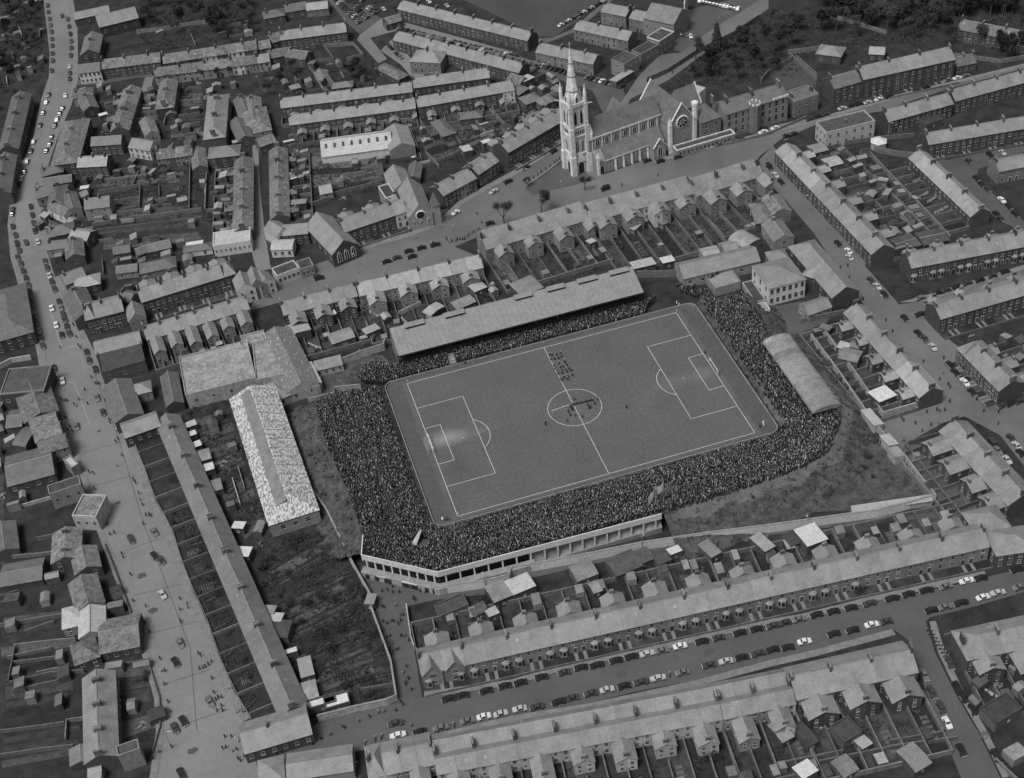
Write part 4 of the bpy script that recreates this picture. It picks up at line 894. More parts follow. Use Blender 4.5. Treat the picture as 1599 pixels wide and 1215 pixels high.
obj('string_course', sc.mesh('string_course',['stone']), tower)
obj('parapet', m_parapet(2*TW+.9,2*TW+.9,31.65,1.3,.35).mesh('parapet',['stone']), tower)
for k in range(4):
    rz = k*math.pi/2; d_ = Vector((math.sin(-rz), math.cos(rz), 0)); tx = Vector((math.cos(rz), math.sin(rz), 0))
    for s in (-1,1):
        p_ = d_*TW+tx*s*1.35; obj('belfry_opening', lancet(1.15,6.6,trac=False), tower, (p_.x,p_.y,23.2), rz); 
        p_ = d_*TW+tx*s*1.25; obj('lancet_window', lancet(1.1,6.2), tower, (p_.x,p_.y,10.3), rz)
    p_ = d_*(TW+.05)
    ar = MB()
    for i in range(6): ar.box(-2.4+i*.82,-1.9+i*.82,-.02,.12,0,1.7,1)
    ar.box(-2.7,2.7,-.05,.06,-.3,2.2,0)
    obj('blind_arcade', cached('bla', lambda: ar.mesh('blind_arcade',['stone','dark'])), tower, (p_.x,p_.y,18.6), rz)
    obj('portal', lancet(2.6,6.0,trac=False), tower, (p_.x,p_.y,0.05), rz)
    gpt = MB(); pr = [(-2.3,0),(2.3,0),(0,4.6)]; gpt.loft([[(p[0],0,p[1]) for p in pr],[(p[0],.45,p[1]) for p in pr]])
    obj('portal_gable', cached('pog', lambda: gpt.mesh('portal_gable',['stone'])), tower, (p_.x,p_.y,5.6), rz)
rings = []
for (z,r) in ((31.7,3.35),(36,2.75),(42,1.95),(48,1.12),(53,.45),(56.0,.1)):
    rings.append([(r*math.cos(a*math.pi/4+math.pi/8), r*math.sin(a*math.pi/4+math.pi/8), z) for a in range(8)])
spire = obj('spire', MB().loft(rings).mesh('spire',['stone']), CH)
for z,r in ((37.2,2.62),(43.5,1.78),(49,1.0)):
    obj('band', MB().loft([[((r+.1)*math.cos(a*math.pi/4+math.pi/8),(r+.1)*math.sin(a*math.pi/4+math.pi/8),z+q) for a in range(8)] for q in (0,.5)]).mesh('band',['stoned']), spire)
for k in range(4):
    rz = k*math.pi/2
    lu = MB(); lu.loft([[(-.75,0,0),(.75,0,0),(.75,0,2.6),(0,0,4.4),(-.75,0,2.6)],[(-.75,-1.6,0),(.75,-1.6,0),(.75,-1.6,2.6),(0,-1.6,4.4),(-.75,-1.6,2.6)]]); lu.poly([(.45,.02,.4),(-.45,.02,.4),(-.45,.02,2.2),(0,.02,3.2),(.45,.02,2.2)],1)
    d_ = (math.sin(-rz)*3.35, math.cos(rz)*3.35)
    obj('lucarne', cached('luc', lambda: lu.mesh('lucarne',['stone','dark'])), spire, (d_[0],d_[1],32.4), rz)
obj('finial_cross', MB().box(-.09,.09,-.09,.09,55.8,58.2).box(-.6,.6,-.08,.08,57.1,57.35).mesh('finial_cross',['white']), spire)
# nave with clerestory, aisles
NV0, NV1 = TW, 38.0
nv = MB(); prof = [(-4.6,0),(4.6,0),(4.6,15.3),(0,21.8),(-4.6,15.3)]
nv.loft([[(NV0,p[0],p[1]) for p in prof],[(NV1,p[0],p[1]) for p in prof]]); nave = obj('nave', nv.mesh('nave',['stoned']), CH)
def gable_roof(x0,x1,hw,ze,zr,m,parent,name='roof',yoff=0.0,th=.25):
    b = MB(); e = .35; s = (zr-ze)/hw
    slope(b,(x0,yoff-hw-e,ze-e*s+.25),(x1,yoff-hw-e,ze-e*s+.25),(x1,yoff,zr+.25),(x0,yoff,zr+.25),th); slope(b,(x1,yoff+hw+e,ze-e*s+.25),(x0,yoff+hw+e,ze-e*s+.25),(x0,yoff,zr+.25),(x1,yoff,zr+.25),th)
    return obj(name, b.mesh(name,[m]), parent)
gable_roof(NV0,NV1,4.6,15.3,21.8,'chslate',nave)
for sy in (-1,1): obj('eaves_course', MB().box(NV0,NV1,sy*4.75-.2,sy*4.75+.2,14.6,15.35).mesh('eaves_course',['stone']), nave)
for i in range(7):
    x = 7.5+i*4.4
    for sy in (-1,1):
        obj('clerestory_window', lancet(1.7,2.9), nave, (x,sy*4.62,11.2), 0 if sy>0 else math.pi)
        obj('pilaster', cached('pil', lambda: MB().box(-.25,.25,-.2,.2,9,15).mesh('pilaster',['stone'])), nave, (x+2.2,sy*4.7,0))
for sy in (-1,1):
    ai = MB(); pr = [(4.6*sy,0),(9.0*sy,0),(9.0*sy,6.2),(4.6*sy,10.2)]
    if sy < 0: pr = pr[::-1]
    ai.loft([[(8.5,p[0],p[1]) for p in pr],[(36.5,p[0],p[1]) for p in pr]]); a_ = obj('aisle', ai.mesh('aisle',['stoned']), CH)
    ar = MB(); q = [(8.5,9.4*sy,6.1),(36.5,9.4*sy,6.1),(36.5,4.55*sy,10.5),(8.5,4.55*sy,10.5)]
    if sy > 0: q = q[::-1]
    slope(ar,*q); obj('roof', ar.mesh('roof',['chslate']), a_)
    obj('eaves_course', MB().box(8.5,36.5,sy*9.2-.25,sy*9.2+.25,5.5,6.1).mesh('eaves_course',['stone']), a_)
    for i in range(6):
        x = 11.0+i*3.9 if sy < 0 else 11+i*4.4
        for k in (-.75,.75): obj('aisle_window', lancet(.85,3.0), a_, (x+k,sy*9.0,1.9), 0 if sy>0 else math.pi)
        bt = cached(('abut',sy), lambda: MB().hexa([(-.35,9.0*sy-.0,0),(.35,9.0*sy,0),(.35,9.9*sy,0),(-.35,9.9*sy,0)][::sy],[(-.35,9.0*sy,5.2),(.35,9.0*sy,5.2),(.35,9.4*sy,4.6),(-.35,9.4*sy,4.6)][::sy]).mesh('buttress',['stone']))
        obj('buttress', bt, a_, (x+1.95,0,0))
# stair turret beside the tower and west porch walls
tt = MB(); tt.prism([(5.2+1.1*math.cos(a*math.pi/4),-3.6+1.1*math.sin(a*math.pi/4)) for a in range(8)],0,17); tt.loft([[(5.2+1.2*math.cos(a*math.pi/4),-3.6+1.2*math.sin(a*math.pi/4),17) for a in range(8)],[(5.2+.05*math.cos(a*math.pi/4),-3.6+.05*math.sin(a*math.pi/4),21.5) for a in range(8)]])
obj('stair_turret', tt.mesh('stair_turret',['stone']), CH)
wp = MB(); pr = [(-8.8,0),(-4.4,0),(-4.4,9.5),(-8.8,5.6)]; wp.loft([[(5.0,p[0],p[1]) for p in pr],[(8.6,p[0],p[1]) for p in pr]]); w_ = obj('west_porch', wp.mesh('west_porch',['stoned']), CH)
pnp = MB(); pnp.box(4.6,5.6,-9.5,-8.5,0,8.0); pnp.loft([[(4.5,-9.6,8),(5.7,-9.6,8),(5.7,-8.4,8),(4.5,-8.4,8)],[(5.05,-9.05,10.6),(5.15,-9.05,10.6),(5.15,-8.95,10.6),(5.05,-8.95,10.6)]]); obj('pinnacle', pnp.mesh('pinnacle',['stone']), w_)
obj('porch_door', lancet(1.8,4.0,trac=False), w_, (6.8,-8.8,.05), math.pi)
# gabled side chapel
pr = [(-2.9,0),(2.9,0),(2.9,5.6),(0,9.2),(-2.9,5.6)]
sc_ = MB(); sc_.loft([[(32.2+p[0],-13.0,p[1]) for p in pr],[(32.2+p[0],-8.5,p[1]) for p in pr]]); s_ = obj('side_chapel', sc_.mesh('side_chapel',['stoned']), CH)
rb = MB(); slope(rb,(28.9,-13.1,5.5),(32.2,-13.1,9.5),(32.2,-6.5,9.5),(28.9,-8,5.5)); slope(rb,(32.2,-13.1,9.5),(35.5,-13.1,5.5),(35.5,-8,5.5),(32.2,-6.5,9.5)); obj('roof', rb.mesh('roof',['chslate']), s_)
obj('chapel_window', lancet(1.9,4.6), s_, (32.2,-13.0,1.6), math.pi); 
cg = MB()
for sx in (-1,1): cg.hexa([(32.2+sx*3.2,-13.35,5.4),(32.2,-13.35,9.4),(32.2,-12.95,9.4),(32.2+sx*3.2,-12.95,5.4)][::sx],[(32.2+sx*3.2,-13.35,6.0),(32.2,-13.35,10.1),(32.2,-12.95,10.1),(32.2+sx*3.2,-12.95,6.0)][::sx])
obj('coping', cg.mesh('coping',['stone']), s_)
# transept with rose window
TX, TH = 43.5, 5.6
tr = MB(); pr = [(-TH,0),(TH,0),(TH,13.2),(0,21.5),(-TH,13.2)]; tr.loft([[(TX+p[0],-12.2,p[1]) for p in pr],[(TX+p[0],12,p[1]) for p in pr]]); tro = obj('transept', tr.mesh('transept',['stoned']), CH)
rb = MB(); slope(rb,(TX-TH-.4,-12.0,12.9),(TX,-12.0,21.8),(TX,12,21.8),(TX-TH-.4,12,12.9)); slope(rb,(TX,-12.0,21.8),(TX+TH+.4,-12.0,12.9),(TX+TH+.4,12,12.9),(TX,12,21.8)); obj('roof', rb.mesh('roof',['chslate']), tro)
cg = MB()
for sy_ in (-12.2,11.9):
    for sx in (-1,1): cg.hexa([(TX+sx*(TH+.5),sy_-.3,12.8),(TX,sy_-.3,21.7),(TX,sy_+.3,21.7),(TX+sx*(TH+.5),sy_+.3,12.8)][::sx],[(TX+sx*(TH+.5),sy_-.3,13.5),(TX,sy_-.3,22.5),(TX,sy_+.3,22.5),(TX+sx*(TH+.5),sy_+.3,13.5)][::sx])
obj('coping', cg.mesh('coping',['stone']), tro)
rw = MB(); rw.loft([[(3.1*math.cos(a*math.pi/10),-.0,3.1*math.sin(a*math.pi/10)) for a in range(20)],[(2.5*math.cos(a*math.pi/10),-.35,2.5*math.sin(a*math.pi/10)) for a in range(20)]],0,cap=False)
rw.poly([(2.6*math.cos(a*math.pi/10),-.08,2.6*math.sin(a*math.pi/10)) for a in range(20)],1)
for k in range(8):
    a = k*math.pi/4; rw.tube((.5*math.cos(a),-.15,.5*math.sin(a)),(2.55*math.cos(a),-.15,2.55*math.sin(a)),.09,.09,4,0)
obj('rose_window', rw.mesh('rose_window',['stone','glass']), tro, (TX,-12.25,13.4))
for sx in (-1,1):
    pb_ = MB(); x = TX+sx*(TH+.3); pb_.box(x-.7,x+.7,-13.1,-11.6,0,13.5); pb_.loft([[(x-.8,-13.2,13.5),(x+.8,-13.2,13.5),(x+.8,-11.5,13.5),(x-.8,-11.5,13.5)],[(x-.05,-12.4,17),(x+.05,-12.4,17),(x+.05,-12.3,17),(x-.05,-12.3,17)]]); obj('buttress', pb_.mesh('buttress',['stone']), tro)
tu = MB(); tu.prism([(TX+7.4+1.25*math.cos(a*math.pi/4),-10.5+1.25*math.sin(a*math.pi/4)) for a in range(8)],0,18); tu.prism([(TX+7.4+1.5*math.cos(a*math.pi/4),-10.5+1.5*math.sin(a*math.pi/4)) for a in range(8)],18,19.2); obj('stair_turret', tu.mesh('stair_turret',['stone']), CH)
# chancel beyond the crossing, and a far gable
chn = MB(); pr = [(-5,0),(5,0),(5,14),(0,20.8),(-5,14)]; chn.loft([[(TX+4,p[0],p[1]) for p in pr],[(TX+14,p[0],p[1]) for p in pr]]); co = obj('chancel', chn.mesh('chancel',['stoned']), CH); gable_roof(TX+4,TX+14,5,14,20.8,'chslate',co)
cg = MB()
for sy in (-1,1): cg.hexa([(TX+13.8,sy*5.4,13.6),(TX+14.3,sy*5.4,13.6),(TX+14.3,0,21),(TX+13.8,0,21)][::-sy],[(TX+13.8,sy*5.4,14.4),(TX+14.3,sy*5.4,14.4),(TX+14.3,0,21.9),(TX+13.8,0,21.9)][::-sy])
obj('coping', cg.mesh('coping',['white']), co)
# far chapel with hipped roof behind the nave
fc = MB(); pr = [(-4,0),(4,0),(4,11),(0,17.5),(-4,11)]; fc.loft([[(27+p[0],9,p[1]) for p in pr],[(27+p[0],16,p[1]) for p in pr]]); fo = obj('north_chapel', fc.mesh('north_chapel',['stoned']), CH)
rb = MB(); slope(rb,(22.7,4,10.8),(27,4,17.8),(27,16,17.8),(22.7,16,10.8)); slope(rb,(27,4,17.8),(31.3,4,10.8),(31.3,16,10.8),(27,16,17.8)); obj('roof', rb.mesh('roof',['chslate']), fo)
def chloc(x,y): a = R(10.5); return (48.6+x*math.cos(a)-y*math.sin(a), 139.3+x*math.sin(a)+y*math.cos(a))
# single-storey arcaded corridor along the street
t = thing('arcaded_corridor', 'low pale arcaded corridor between church transept and the priory', 'building', chloc(51.5,-16.6), R(10.5)-R(6))
build(t, 27, 4.0, 3.6, 3.6, 'flat', 'brickl', 'felt', rw=[(-12+i*1.9,2.0,1.1,1.8) for i in range(13)], parapet='stone')
t = thing('presbytery', 'steep-roofed stone presbytery beside the church transept', 'house', chloc(56.6,-9.2), R(10.5)-R(3))
build(t, 9.4, 11, 11.0, 16.0, 'hip', 'brickl', 'slated', rw=[(x,z,1.4,1.9) for x in (-2.4,2.4) for z in (3.2,8.6)]+[(x,5.6,1.0,1.2) for x in (-3,0,3)], sw=[(-1,y,8,1.2,1.8) for y in (-3,0,3)], chim=[(3.6,0,2.2,2.4,0)])
t = thing('priory', 'long grey stone priory with battlemented end and tall dark windows', 'building', chloc(78,-11.5), R(10.5)-R(5))
build(t, 30, 11, 11.5, 14.2, 'gable', 'brickl', 'slated', rw=[(-13+i*3.2,z,1.5,2.2) for i in range(9) for z in (3,6.4,9.6)], chim=[(-12,0,3,2.4,0),(0,0,3,2.2,0),(13,0,3,2.6,0)])
bay = obj('corner_tower', MB().prism([(-1.5+2.4*math.cos(a*math.pi/4),-6.2+2.4*math.sin(a*math.pi/4)) for a in range(8)],0,13).mesh('corner_tower',['brickl']), t)
for k in range(8): obj('merlon', cached('merl', lambda: MB().box(-.4,.4,-.2,.2,13,13.9).mesh('merlon',['stone'])), bay, (-1.5+2.3*math.cos(k*math.pi/4),-6.2+2.3*math.sin(k*math.pi/4),0), k*math.pi/4+math.pi/2)
for x in np.arange(8,15.2,1.3): obj('merlon', cached('merl2', lambda: MB().box(-.4,.4,-.2,.2,11.5,12.6).mesh('merlon',['stone'])), t, (x,-5.7,0))
for k,(x,z) in enumerate(((-2.6,0),(-1.5,0),(-.4,0))): pass
t = thing('priory_annexe', 'plain grey cube-shaped house past the priory garden', 'house', P(A4(150,520)), R(8))
build(t, 12, 9, 7.5, 7.5, 'flat', 'render', 'slated', rw=[(-3.5,5.6,1.1,1.7),(0,5.6,1.1,1.7),(3.5,5.6,1.1,1.7),(-3.5,2.2,1.1,1.7),(3.5,2.2,1.1,1.7)], sw=[(-1,y,5.4,1,1.6) for y in (-2,2)], chim=[(-5,0,2,2,0),(5,0,2,2,0)])
c = P(T(1086,144),12); t = thing('sacristy_roof_block', 'white flat-topped block standing behind the church chancel', 'building', c, R(35)); build(t, 9, 4.5, 12, 12, 'flat', 'white', 'asb')
# railing piers and pavement crowd wall before the priory
wall_line('railing_wall', PP([A3(1010,690),A3(1215,640),A4(180,560)]), 1.2, .4, 'gwall', 'low stone front wall of the priory along the street')
wall_line('churchyard_wall', PP([A3(60,893),A3(150,830),A3(235,765)]), 1.0, .35, 'wallstone', 'low kerb wall on the tree island before the church')
# ------------------------------------------------------------------ rows of houses round the ground
# bay-windowed terrace below the ground
row('s1', C2(735,655), C4(985,74), 26, 8.6, 5.7, 9.0, -1, 'bay-windowed house', 'the turnstile lane', 'terrace backing the football ground', wing=(3.3,4.6,5.0,7.0), garden=13.2, wm='brickl', rm='slate', bay=2.9, cope=True, gables=2, fgarden=3.6, name='bay_windowed_house', bayn=20)
# terrace with its back to the camera across the lower street
row('s2a', C2(500,1118), C2(800,1052), 4, 8.0, 5.4, 10, 1, 'hipped grey house', 'the wide road', 'corner block opposite the turnstile lane', wm='render', hips=(1,0), wing=(2.4,6,4.6,6.0), wingchim=False)
row('s2b', C2(808,1088), C3(935,838), 14, 8.2, 5.6, 11.5, 1, 'double-roofed house', 'the hipped corner block', 'terrace facing the bay-windowed terrace', wing=(2.7,6.2,4.6,6.2), garden=18, wm='pale', roof='M', chim='party', wmx={9:'white'}, fgarden=3.2)
row('s2c', C3(935.5,838), C4(95,768), 4, 8.2, 5.6, 11.5, 1, 'double-roofed house', 'the lower middle block', 'stretch nearest the tall end block', wing=(2.7,6.2,4.6,6.2), garden=18, wm='render', roof='M', wmx={3:'white'}, fgarden=3.2)
row('s2d', C4(97,752), C4(655,625), 6, 9.4, 6.2, 10.5, 1, 'large slate-roofed house', 'the double-roofed terrace', 'tall end block beside the side street', wing=(4.2,6.5,5.2,7.4), garden=22, wm='brick', rm='slate', hips=(0,0), fgarden=3.4)
row('s3', C4(880,580), C4(1300,490), 5, 9.0, 6.2, 10, 1, 'slate-roofed house', 'the side street corner', 'corner terrace across the side street', wing=(3.6,6,5,6.8), garden=16, hips=(1,0), fgarden=3.4)
bld('workshop', 'low grey-roofed workshop on the lower street by the hipped block', 'workshop', C2(135,1150), C2(440,1105), 5.2, 3.6, 8, 1, 'gable', 'render', 'slate', nf=3, storeys=1)
bld('workshop', 'small hipped workshop on the corner of the wide road', 'workshop', C2(10,1180), C2(120,1155), 5.2, 3.6, 8, 1, 'hip', 'render', 'slate', nf=2, storeys=1)
# cottages along the wide road
_rp = [tuple(p) for p in PP(RL)+PP(RR)[::-1]]; _wa, _wb, _wL, _wd, _wz, _wf = frame(B1(785,745), C2(165,890), 6.6, 1)
def w1len(i):
    c = _wa+_wd*_wL/17*(i+.2)
    for t_ in np.arange(6,30,.25):
        q = c-_wf*t_
        if inpoly(np.array([q[0]]),np.array([q[1]]),_rp)[0]: return max(5.0, t_-4.1-2.7)
    return 12.0
row('w1', B1(785,745), C2(165,890), 17, 6.6, 4.0, 8.2, 1, 'long-fronted cottage', 'the curved-roof corner shop', 'straight cottage row beside the wide road', garden=w1len, wm='brick', rm='slatem', chim='each', storeys=1, rwin=True, noplot=True, gwh=1.4, chl=1.9, name='cottage')
wall_line('front_wall', [ _wa+_wd*_wL/17*(i+.2)-_wf*(4.1+w1len(i)) for i in range(17)], .8, .3, 'gwall', 'low wall closing the cottage gardens along the wide road')
bld('corner_building', 'broad slate-roofed corner building closing the cottage row', 'building', C1(1095,1010), C2(235,918), 7.2, 4.6, 10, -1, 'gable', 'brick', 'slate', nf=6, nr=4, storeys=1, chim=(.2,))
# works with flaking white roof
a_, b_, L_, dr_, rz_, fr_ = frame(B1(1190,620), C2(160,-20), 9.0, 1)
t = thing('works_shed', 'long works shed with flaking white painted roof', 'factory', (a_+b_)/2, rz_)
build(t, L_+2, 16.0, 5.6, 9.0, 'gr', 'render', 'flake', sw=[(s,y,3.2,1.8,1.8) for s in (1,-1) for y in (-4,0,4)], fw=[(-L_/2+4+i*5,3.4,2.4,1.6) for i in range(int(L_/5))])
for k in range(13):
    for sy in (-1,1):
        jm = cached(('seam',sy), lambda: MB().hexa([(-.12,sy*8.2,5.66),(.12,sy*8.2,5.66),(.12,sy*.1,9.1),(-.12,sy*.1,9.1)][::-sy],[(-.12,sy*8.2,5.80),(.12,sy*8.2,5.80),(.12,sy*.1,9.26),(-.12,sy*.1,9.26)][::-sy]).mesh('roof_seam',['iron']))
        obj('roof_seam', jm, t, (-L_/2+1+k*(L_-8)/12,0,0))
sk = MB(); slope(sk,(-L_/2+1,-4.2,7.45),(L_/2-4,-4.2,7.45),(L_/2-4,-.6,9.0),(-L_/2+1,-.6,9.0)); obj('skylight_strip', sk.mesh('skylight_strip',['iron']), t, (0,0,.12))
for k in range(5): obj('roof_light', cached('rl', lambda: MB().hexa([(-.8,-1.9,8.2),(.8,-1.9,8.2),(.8,-.8,8.7),(-.8,-.8,8.7)],[(-.8,-1.9,8.5),(.8,-1.9,8.5),(.8,-.8,9.0),(-.8,-.8,9.0)]).mesh('roof_light',['asb'])), t, (-2+k*2.6+6,0,0))
flatb('works_hall', 'flat-roofed works hall with two ribbed skylight strips', 'factory', (B1(880,665),B1(1215,580),B1(825,490)), 6.0, 'wallstone', 'worksroof', nf=4)
flatb('works_hall', 'low pale-roofed works hall joining the skylit hall to the speckled wing', 'factory', (B2(0,590),B2(150,560),B2(-10,420)), 5.4, 'wallstone', 'worksroof')
flatb('works_hall', 'small pale-roofed works block below the terrace gardens', 'factory', (B2(-60,430),B2(50,400),B2(-80,385)), 5.0, 'wallstone', 'worksroof')
for nm,(q0,q1) in (('one',(B1(870,490),B1(1140,410))),('two',(B1(905,585),B1(1180,500)))):
    a_, b_ = P(q0,6.8), P(q1,6.8); c = (a_+b_)/2; L2 = np.linalg.norm(b_-a_); t = thing('skylight', 'ribbed glass skylight strip %s of the works hall roof' % ('nearer the terrace wings' if nm=='one' else 'nearer the white flaking shed'), 'skylight', (c[0],c[1],6.05), math.atan2((b_-a_)[1],(b_-a_)[0]), 'works hall skylights')
    for k in range(22): obj('pane', cached('skp', lambda: MB().hexa([(-.45,-1.3,0),(.45,-1.3,0),(.45,1.3,0),(-.45,1.3,0)],[(-.4,-.1,.9),(.4,-.1,.9),(.4,.1,.9),(-.4,.1,.9)]).mesh('pane',['slatel'])), t, (-L2/2+(k+.5)*L2/22,0,0))
bld('works_wing', 'tall works wing with speckled white and slate roof', 'factory', B2(85,335), B2(215,603), 7.0, 4.6, 11.5, 1, 'gable', 'wallstone', 'flake2', ns=2, nr=4, storeys=1)
bld('works_lean_to', 'white-roofed lean-to against the speckled works wing', 'shed', B2(235,500), B2(285,600), 4.6, 3.8, 3.5, 1, 'mono', 'wallstone', 'asb')
bld('works_office', 'small hipped works office beside the speckled wing', 'building', B2(75,595), B2(110,640), 5.6, 3.8, 6.5, 1, 'hip', 'wallstone', 'slate', nf=2, ns=1, storeys=1, ext=2)
wall_line('works_wall', PP([B2(20,600),B2(90,705),B2(310,650),B2(310,610)]), 3.6, .4, 'wallstone', 'high pale yard wall round the works office', cope='conc')
bld('groundsman_hut', 'pale low hut with two windows near the stadium corner', 'hut', B2(275,520), B2(405,488), 3.8, 3.0, 4.2, -1, 'mono', 'wallstone', 'iron', nf=4, storeys=1)
# terrace backing on to the main stand
GR = 'terrace behind the main stand'
row('n1', B2(112,222), B2(465,130), 6, 8.6, 5.8, 8.4, 1, 'dark-brick house', 'the works wing', 'lower end of the '+GR, wing=(2.9,5.6,5.0,6.6), garden=22, wm='brick', rm='slate')
row('n2', B2(472,128), B2(1062,-8), 8, 9.2, 6.2, 8.6, 1, 'pale-winged house', 'the works end', 'middle of the '+GR, wing=(3.1,5.6,5.6,7.4), garden=24, wm='render', rm='slatel', cope=True)
row('n3', A2(1062,1118), A3(335,975), 7, 9.4, 6.4, 11.5, 1, 'double-roofed house', 'the narrow passage', 'terrace stretch opposite the island', wing=(3.0,6,5.6,7.4), garden=22, wm='render', roof='M')
row('n4', A3(342,985), A3(838,852), 8, 9.4, 6.4, 11.5, 1, 'double-roofed house', 'the island trees', 'stretch of terrace opposite the church', wing=(3.4,6.5,6.0,7.8), garden=30, wm='render', roof='M', wmx={4:'white'})
row('n5', A3(842,868), A3(1160,770), 5, 9.4, 6.4, 11, 1, 'double-roofed house', 'the church end', 'stretch of terrace facing the priory', wing=(3.4,6.5,6.0,7.8), garden=24, wm='render', roof='M')
# school
flatb('school', 'white two-storey school block with rows of tall windows', 'school', (T(1201,451),T(1258,436),T(1175,416)), 8.0, 'white', 'slate', nf=6, ns=3, storeys=2, roof='hip', zr=10.6, ww=1.3, wh=2.0)
bld('school_hall', 'long pale school hall with slate roof beside the stand gate', 'school', T(1060,414), T(1180,386), 7.4, 4.6, 10, -1, 'gable', 'render', 'slate', nf=6, storeys=1, ww=1.6, wh=1.5)
flatb('school_shed', 'bare flat concrete shelter with boys standing on its roof', 'shelter', (T(1117,452),T(1157,441),T(1103,429)), 3.2, 'conc', 'conc')
flatb('school_porch', 'small hip-roofed link block behind the white school', 'school', (T(1202,407),T(1231,402),T(1190,395)), 5.6, 'render', 'slate', roof='hip', zr=7.4)
bld('school_house', 'long school house along the right-hand street', 'school', T(1252,368), T(1322,448), 10.0, 6.6, 10.5, 1, 'gl', 'brick', 'slate', nf=8, nr=6, storeys=2)
bld('school_house_wing', 'slate cross wing joining school house and white block', 'school', T(1262,408), T(1300,420), 9.0, 6.0, 9, -1, 'hip', 'brick', 'slate', storeys=1)
bld('school_annexe', 'low school annexe by the yard wall with pale end', 'school', T(1255,478), T(1292,465), 5.2, 3.4, 6.5, -1, 'gable', 'render', 'slate', nf=3, ns=2, storeys=1)
bld('curved_hut', 'curved-roof hut behind the school hall', 'hut', T(1150,362), T(1177,377), 5.2, 3.4, 8.0, 1, 'barrel', 'render', 'iron')
bld('school_outhouse', 'square slate outhouse behind the school hall', 'shed', T(1127,384), T(1150,378), 4.6, 3.2, 7, 1, 'gable', 'render', 'slate')
bld('school_outhouse', 'skylit outhouse at the garden end beside the school hall', 'shed', T(1095,394), T(1122,388), 3.8, 3.0, 6, 1, 'gable', 'render', 'slatel')
flatb('coal_store', 'white box-like store in the school yard', 'shed', (T(1185,489),T(1203,485),T(1181,476)), 2.6, 'white', 'conc')
flatb('bin_yard', 'narrow walled bin yard beside the white school', 'shed', (T(1180,474),T(1196,470),T(1158,443)), 2.0, 'wallstone', 'felt')
# right-hand streets
row('f1', B4(412,222), B4(778,625), 10, 8.4, 5.6, 8.6, 1, 'brick house', 'the school', 'terrace behind the barrel-roofed stand', wing=(2.3,4.4,4.6,5.8), garden=17, wm='brick', rm='slate', rmx={7:'slatel',8:'slatel',9:'slatel'})
row('f2', B4(880,775), B4(1215,1130), 8, 8.8, 6.0, 10, 1, 'slate-hung house', 'the wide junction', 'terrace beyond the turnstile huts', wing=(3.2,7.0,4.8,6.4), garden=15, wm='brick', rm='slate', chim='party')
bld('villa', 'hipped villa at the end of the lower street terrace', 'house', C4(960,15), C4(1040,-5), 8.0, 5.4, 9, -1, 'hip', 'brick', 'slate', nf=3, ns=2, ext=2.5)
bld('villa', 'villa with pale bay windows beside the lower street bend', 'house', C4(1060,110), C4(1160,95), 8.0, 5.4, 9.5, -1, 'hip', 'brick', 'slate', nf=4, ns=2, ext=2.5)
row('e1', A4(82,675), A4(548,1162), 13, 9.0, 6.0, 9.2, -1, 'pale-roofed house', 'the church street', 'long terrace opposite the school', wing=(2.4,5,4.6,5.8), garden=20, wm='brick', rm='slate', rmx={0:'slatel',1:'slatel',2:'slatel',3:'slatel',4:'slatel'})
row('e2', A4(712,708), A4(1012,988), 8, 8.4, 5.6, 8.2, 1, 'light-roofed cottage', 'the white hexagonal tank', 'short terrace with washing lines', garden=15, wm='brick', rm='slatel', name='cottage')
row('e3', A4(742,632), A4(1300,538), 9, 9.0, 6.2, 8.6, -1, 'brick house', 'the white hexagonal tank', 'terrace running up towards the dark wood', wm='brick', rm='slate', fgarden=3)
row('e4', A4(655,1205), A4(1300,1082), 10, 9.4, 6.4, 9.4, -1, 'bay-fronted house', 'the street corner', 'terrace below the cottage lane', wm='brick', rm='slate', bay=2.9, wing=(2.4,4,4.4,5.4), name='bay_windowed_house')
row('e5', B4(785,232), B4(1300,85), 8, 9.2, 6.4, 9.4, -1, 'slate-roofed house', 'the street corner', 'terrace parallel to the bay-fronted terrace', wm='brick', rm='slate', hips=(0,0), wing=(2.4,4,4.4,5.4), fgarden=4)
row('e6', B4(958,388), B4(1162,592), 6, 8.6, 5.8, 9.4, -1, 'brick house', 'the villa lane', 'short row by the wide junction', wm='brick', rm='slate', hips=(1,0), wing=(2.4,4,4.2,5.4), garden=14, fgarden=4)
row('e7', A4(1072,762), A4(1300,715), 3, 8.4, 5.8, 8.4, -1, 'pale-gabled house', 'the parked lane', 'block across from the light-roofed cottages', wm='render', rm='slate')
bld('flat_block', 'pale rendered two-storey block with dark flat roof at the street fork', 'building', A4(250,605), A4(480,548), 8.0, 7.6, 9.5, -1, 'flat', 'pale', 'felt', nf=6, ns=3, storeys=2, chim=(0,))
row('u1', A4(545,525), A4(855,440), 6, 9.2, 6.2, 8.6, -1, 'slate-roofed house', 'the pale flat-roofed block', 'terrace along the church street', wm='brick', rm='slate')
row('u2', A4(862,428), A4(1300,310), 8, 9.2, 6.2, 8.6, -1, 'slate-roofed house', 'the middle step in the roofs', 'upper terrace along the church street', wm='brick', rm='slate', wing=None)
row('u3', A4(285,370), A4(420,332), 2, 10.5, 7.6, 10, -1, 'three-storey house', 'the priory', 'tall pair beside the priory lawn', wm='brick', rm='slated', storeys=3, name='town_house')
row('u4', A4(425,318), A4(862,222), 6, 12.5, 9.2, 11, -1, 'three-storey house', 'the tall pair', 'high Georgian terrace above the church street', wm='brick', rm='slate', storeys=3, fgarden=5, name='town_house')
bld('cottage', 'white-fronted cottage at the end of the Georgian terrace', 'house', A4(875,275), A4(970,255), 6.5, 4.2, 8, -1, 'gable', 'brick', 'slated', nf=3, storeys=1, chim=(-1,0,1))
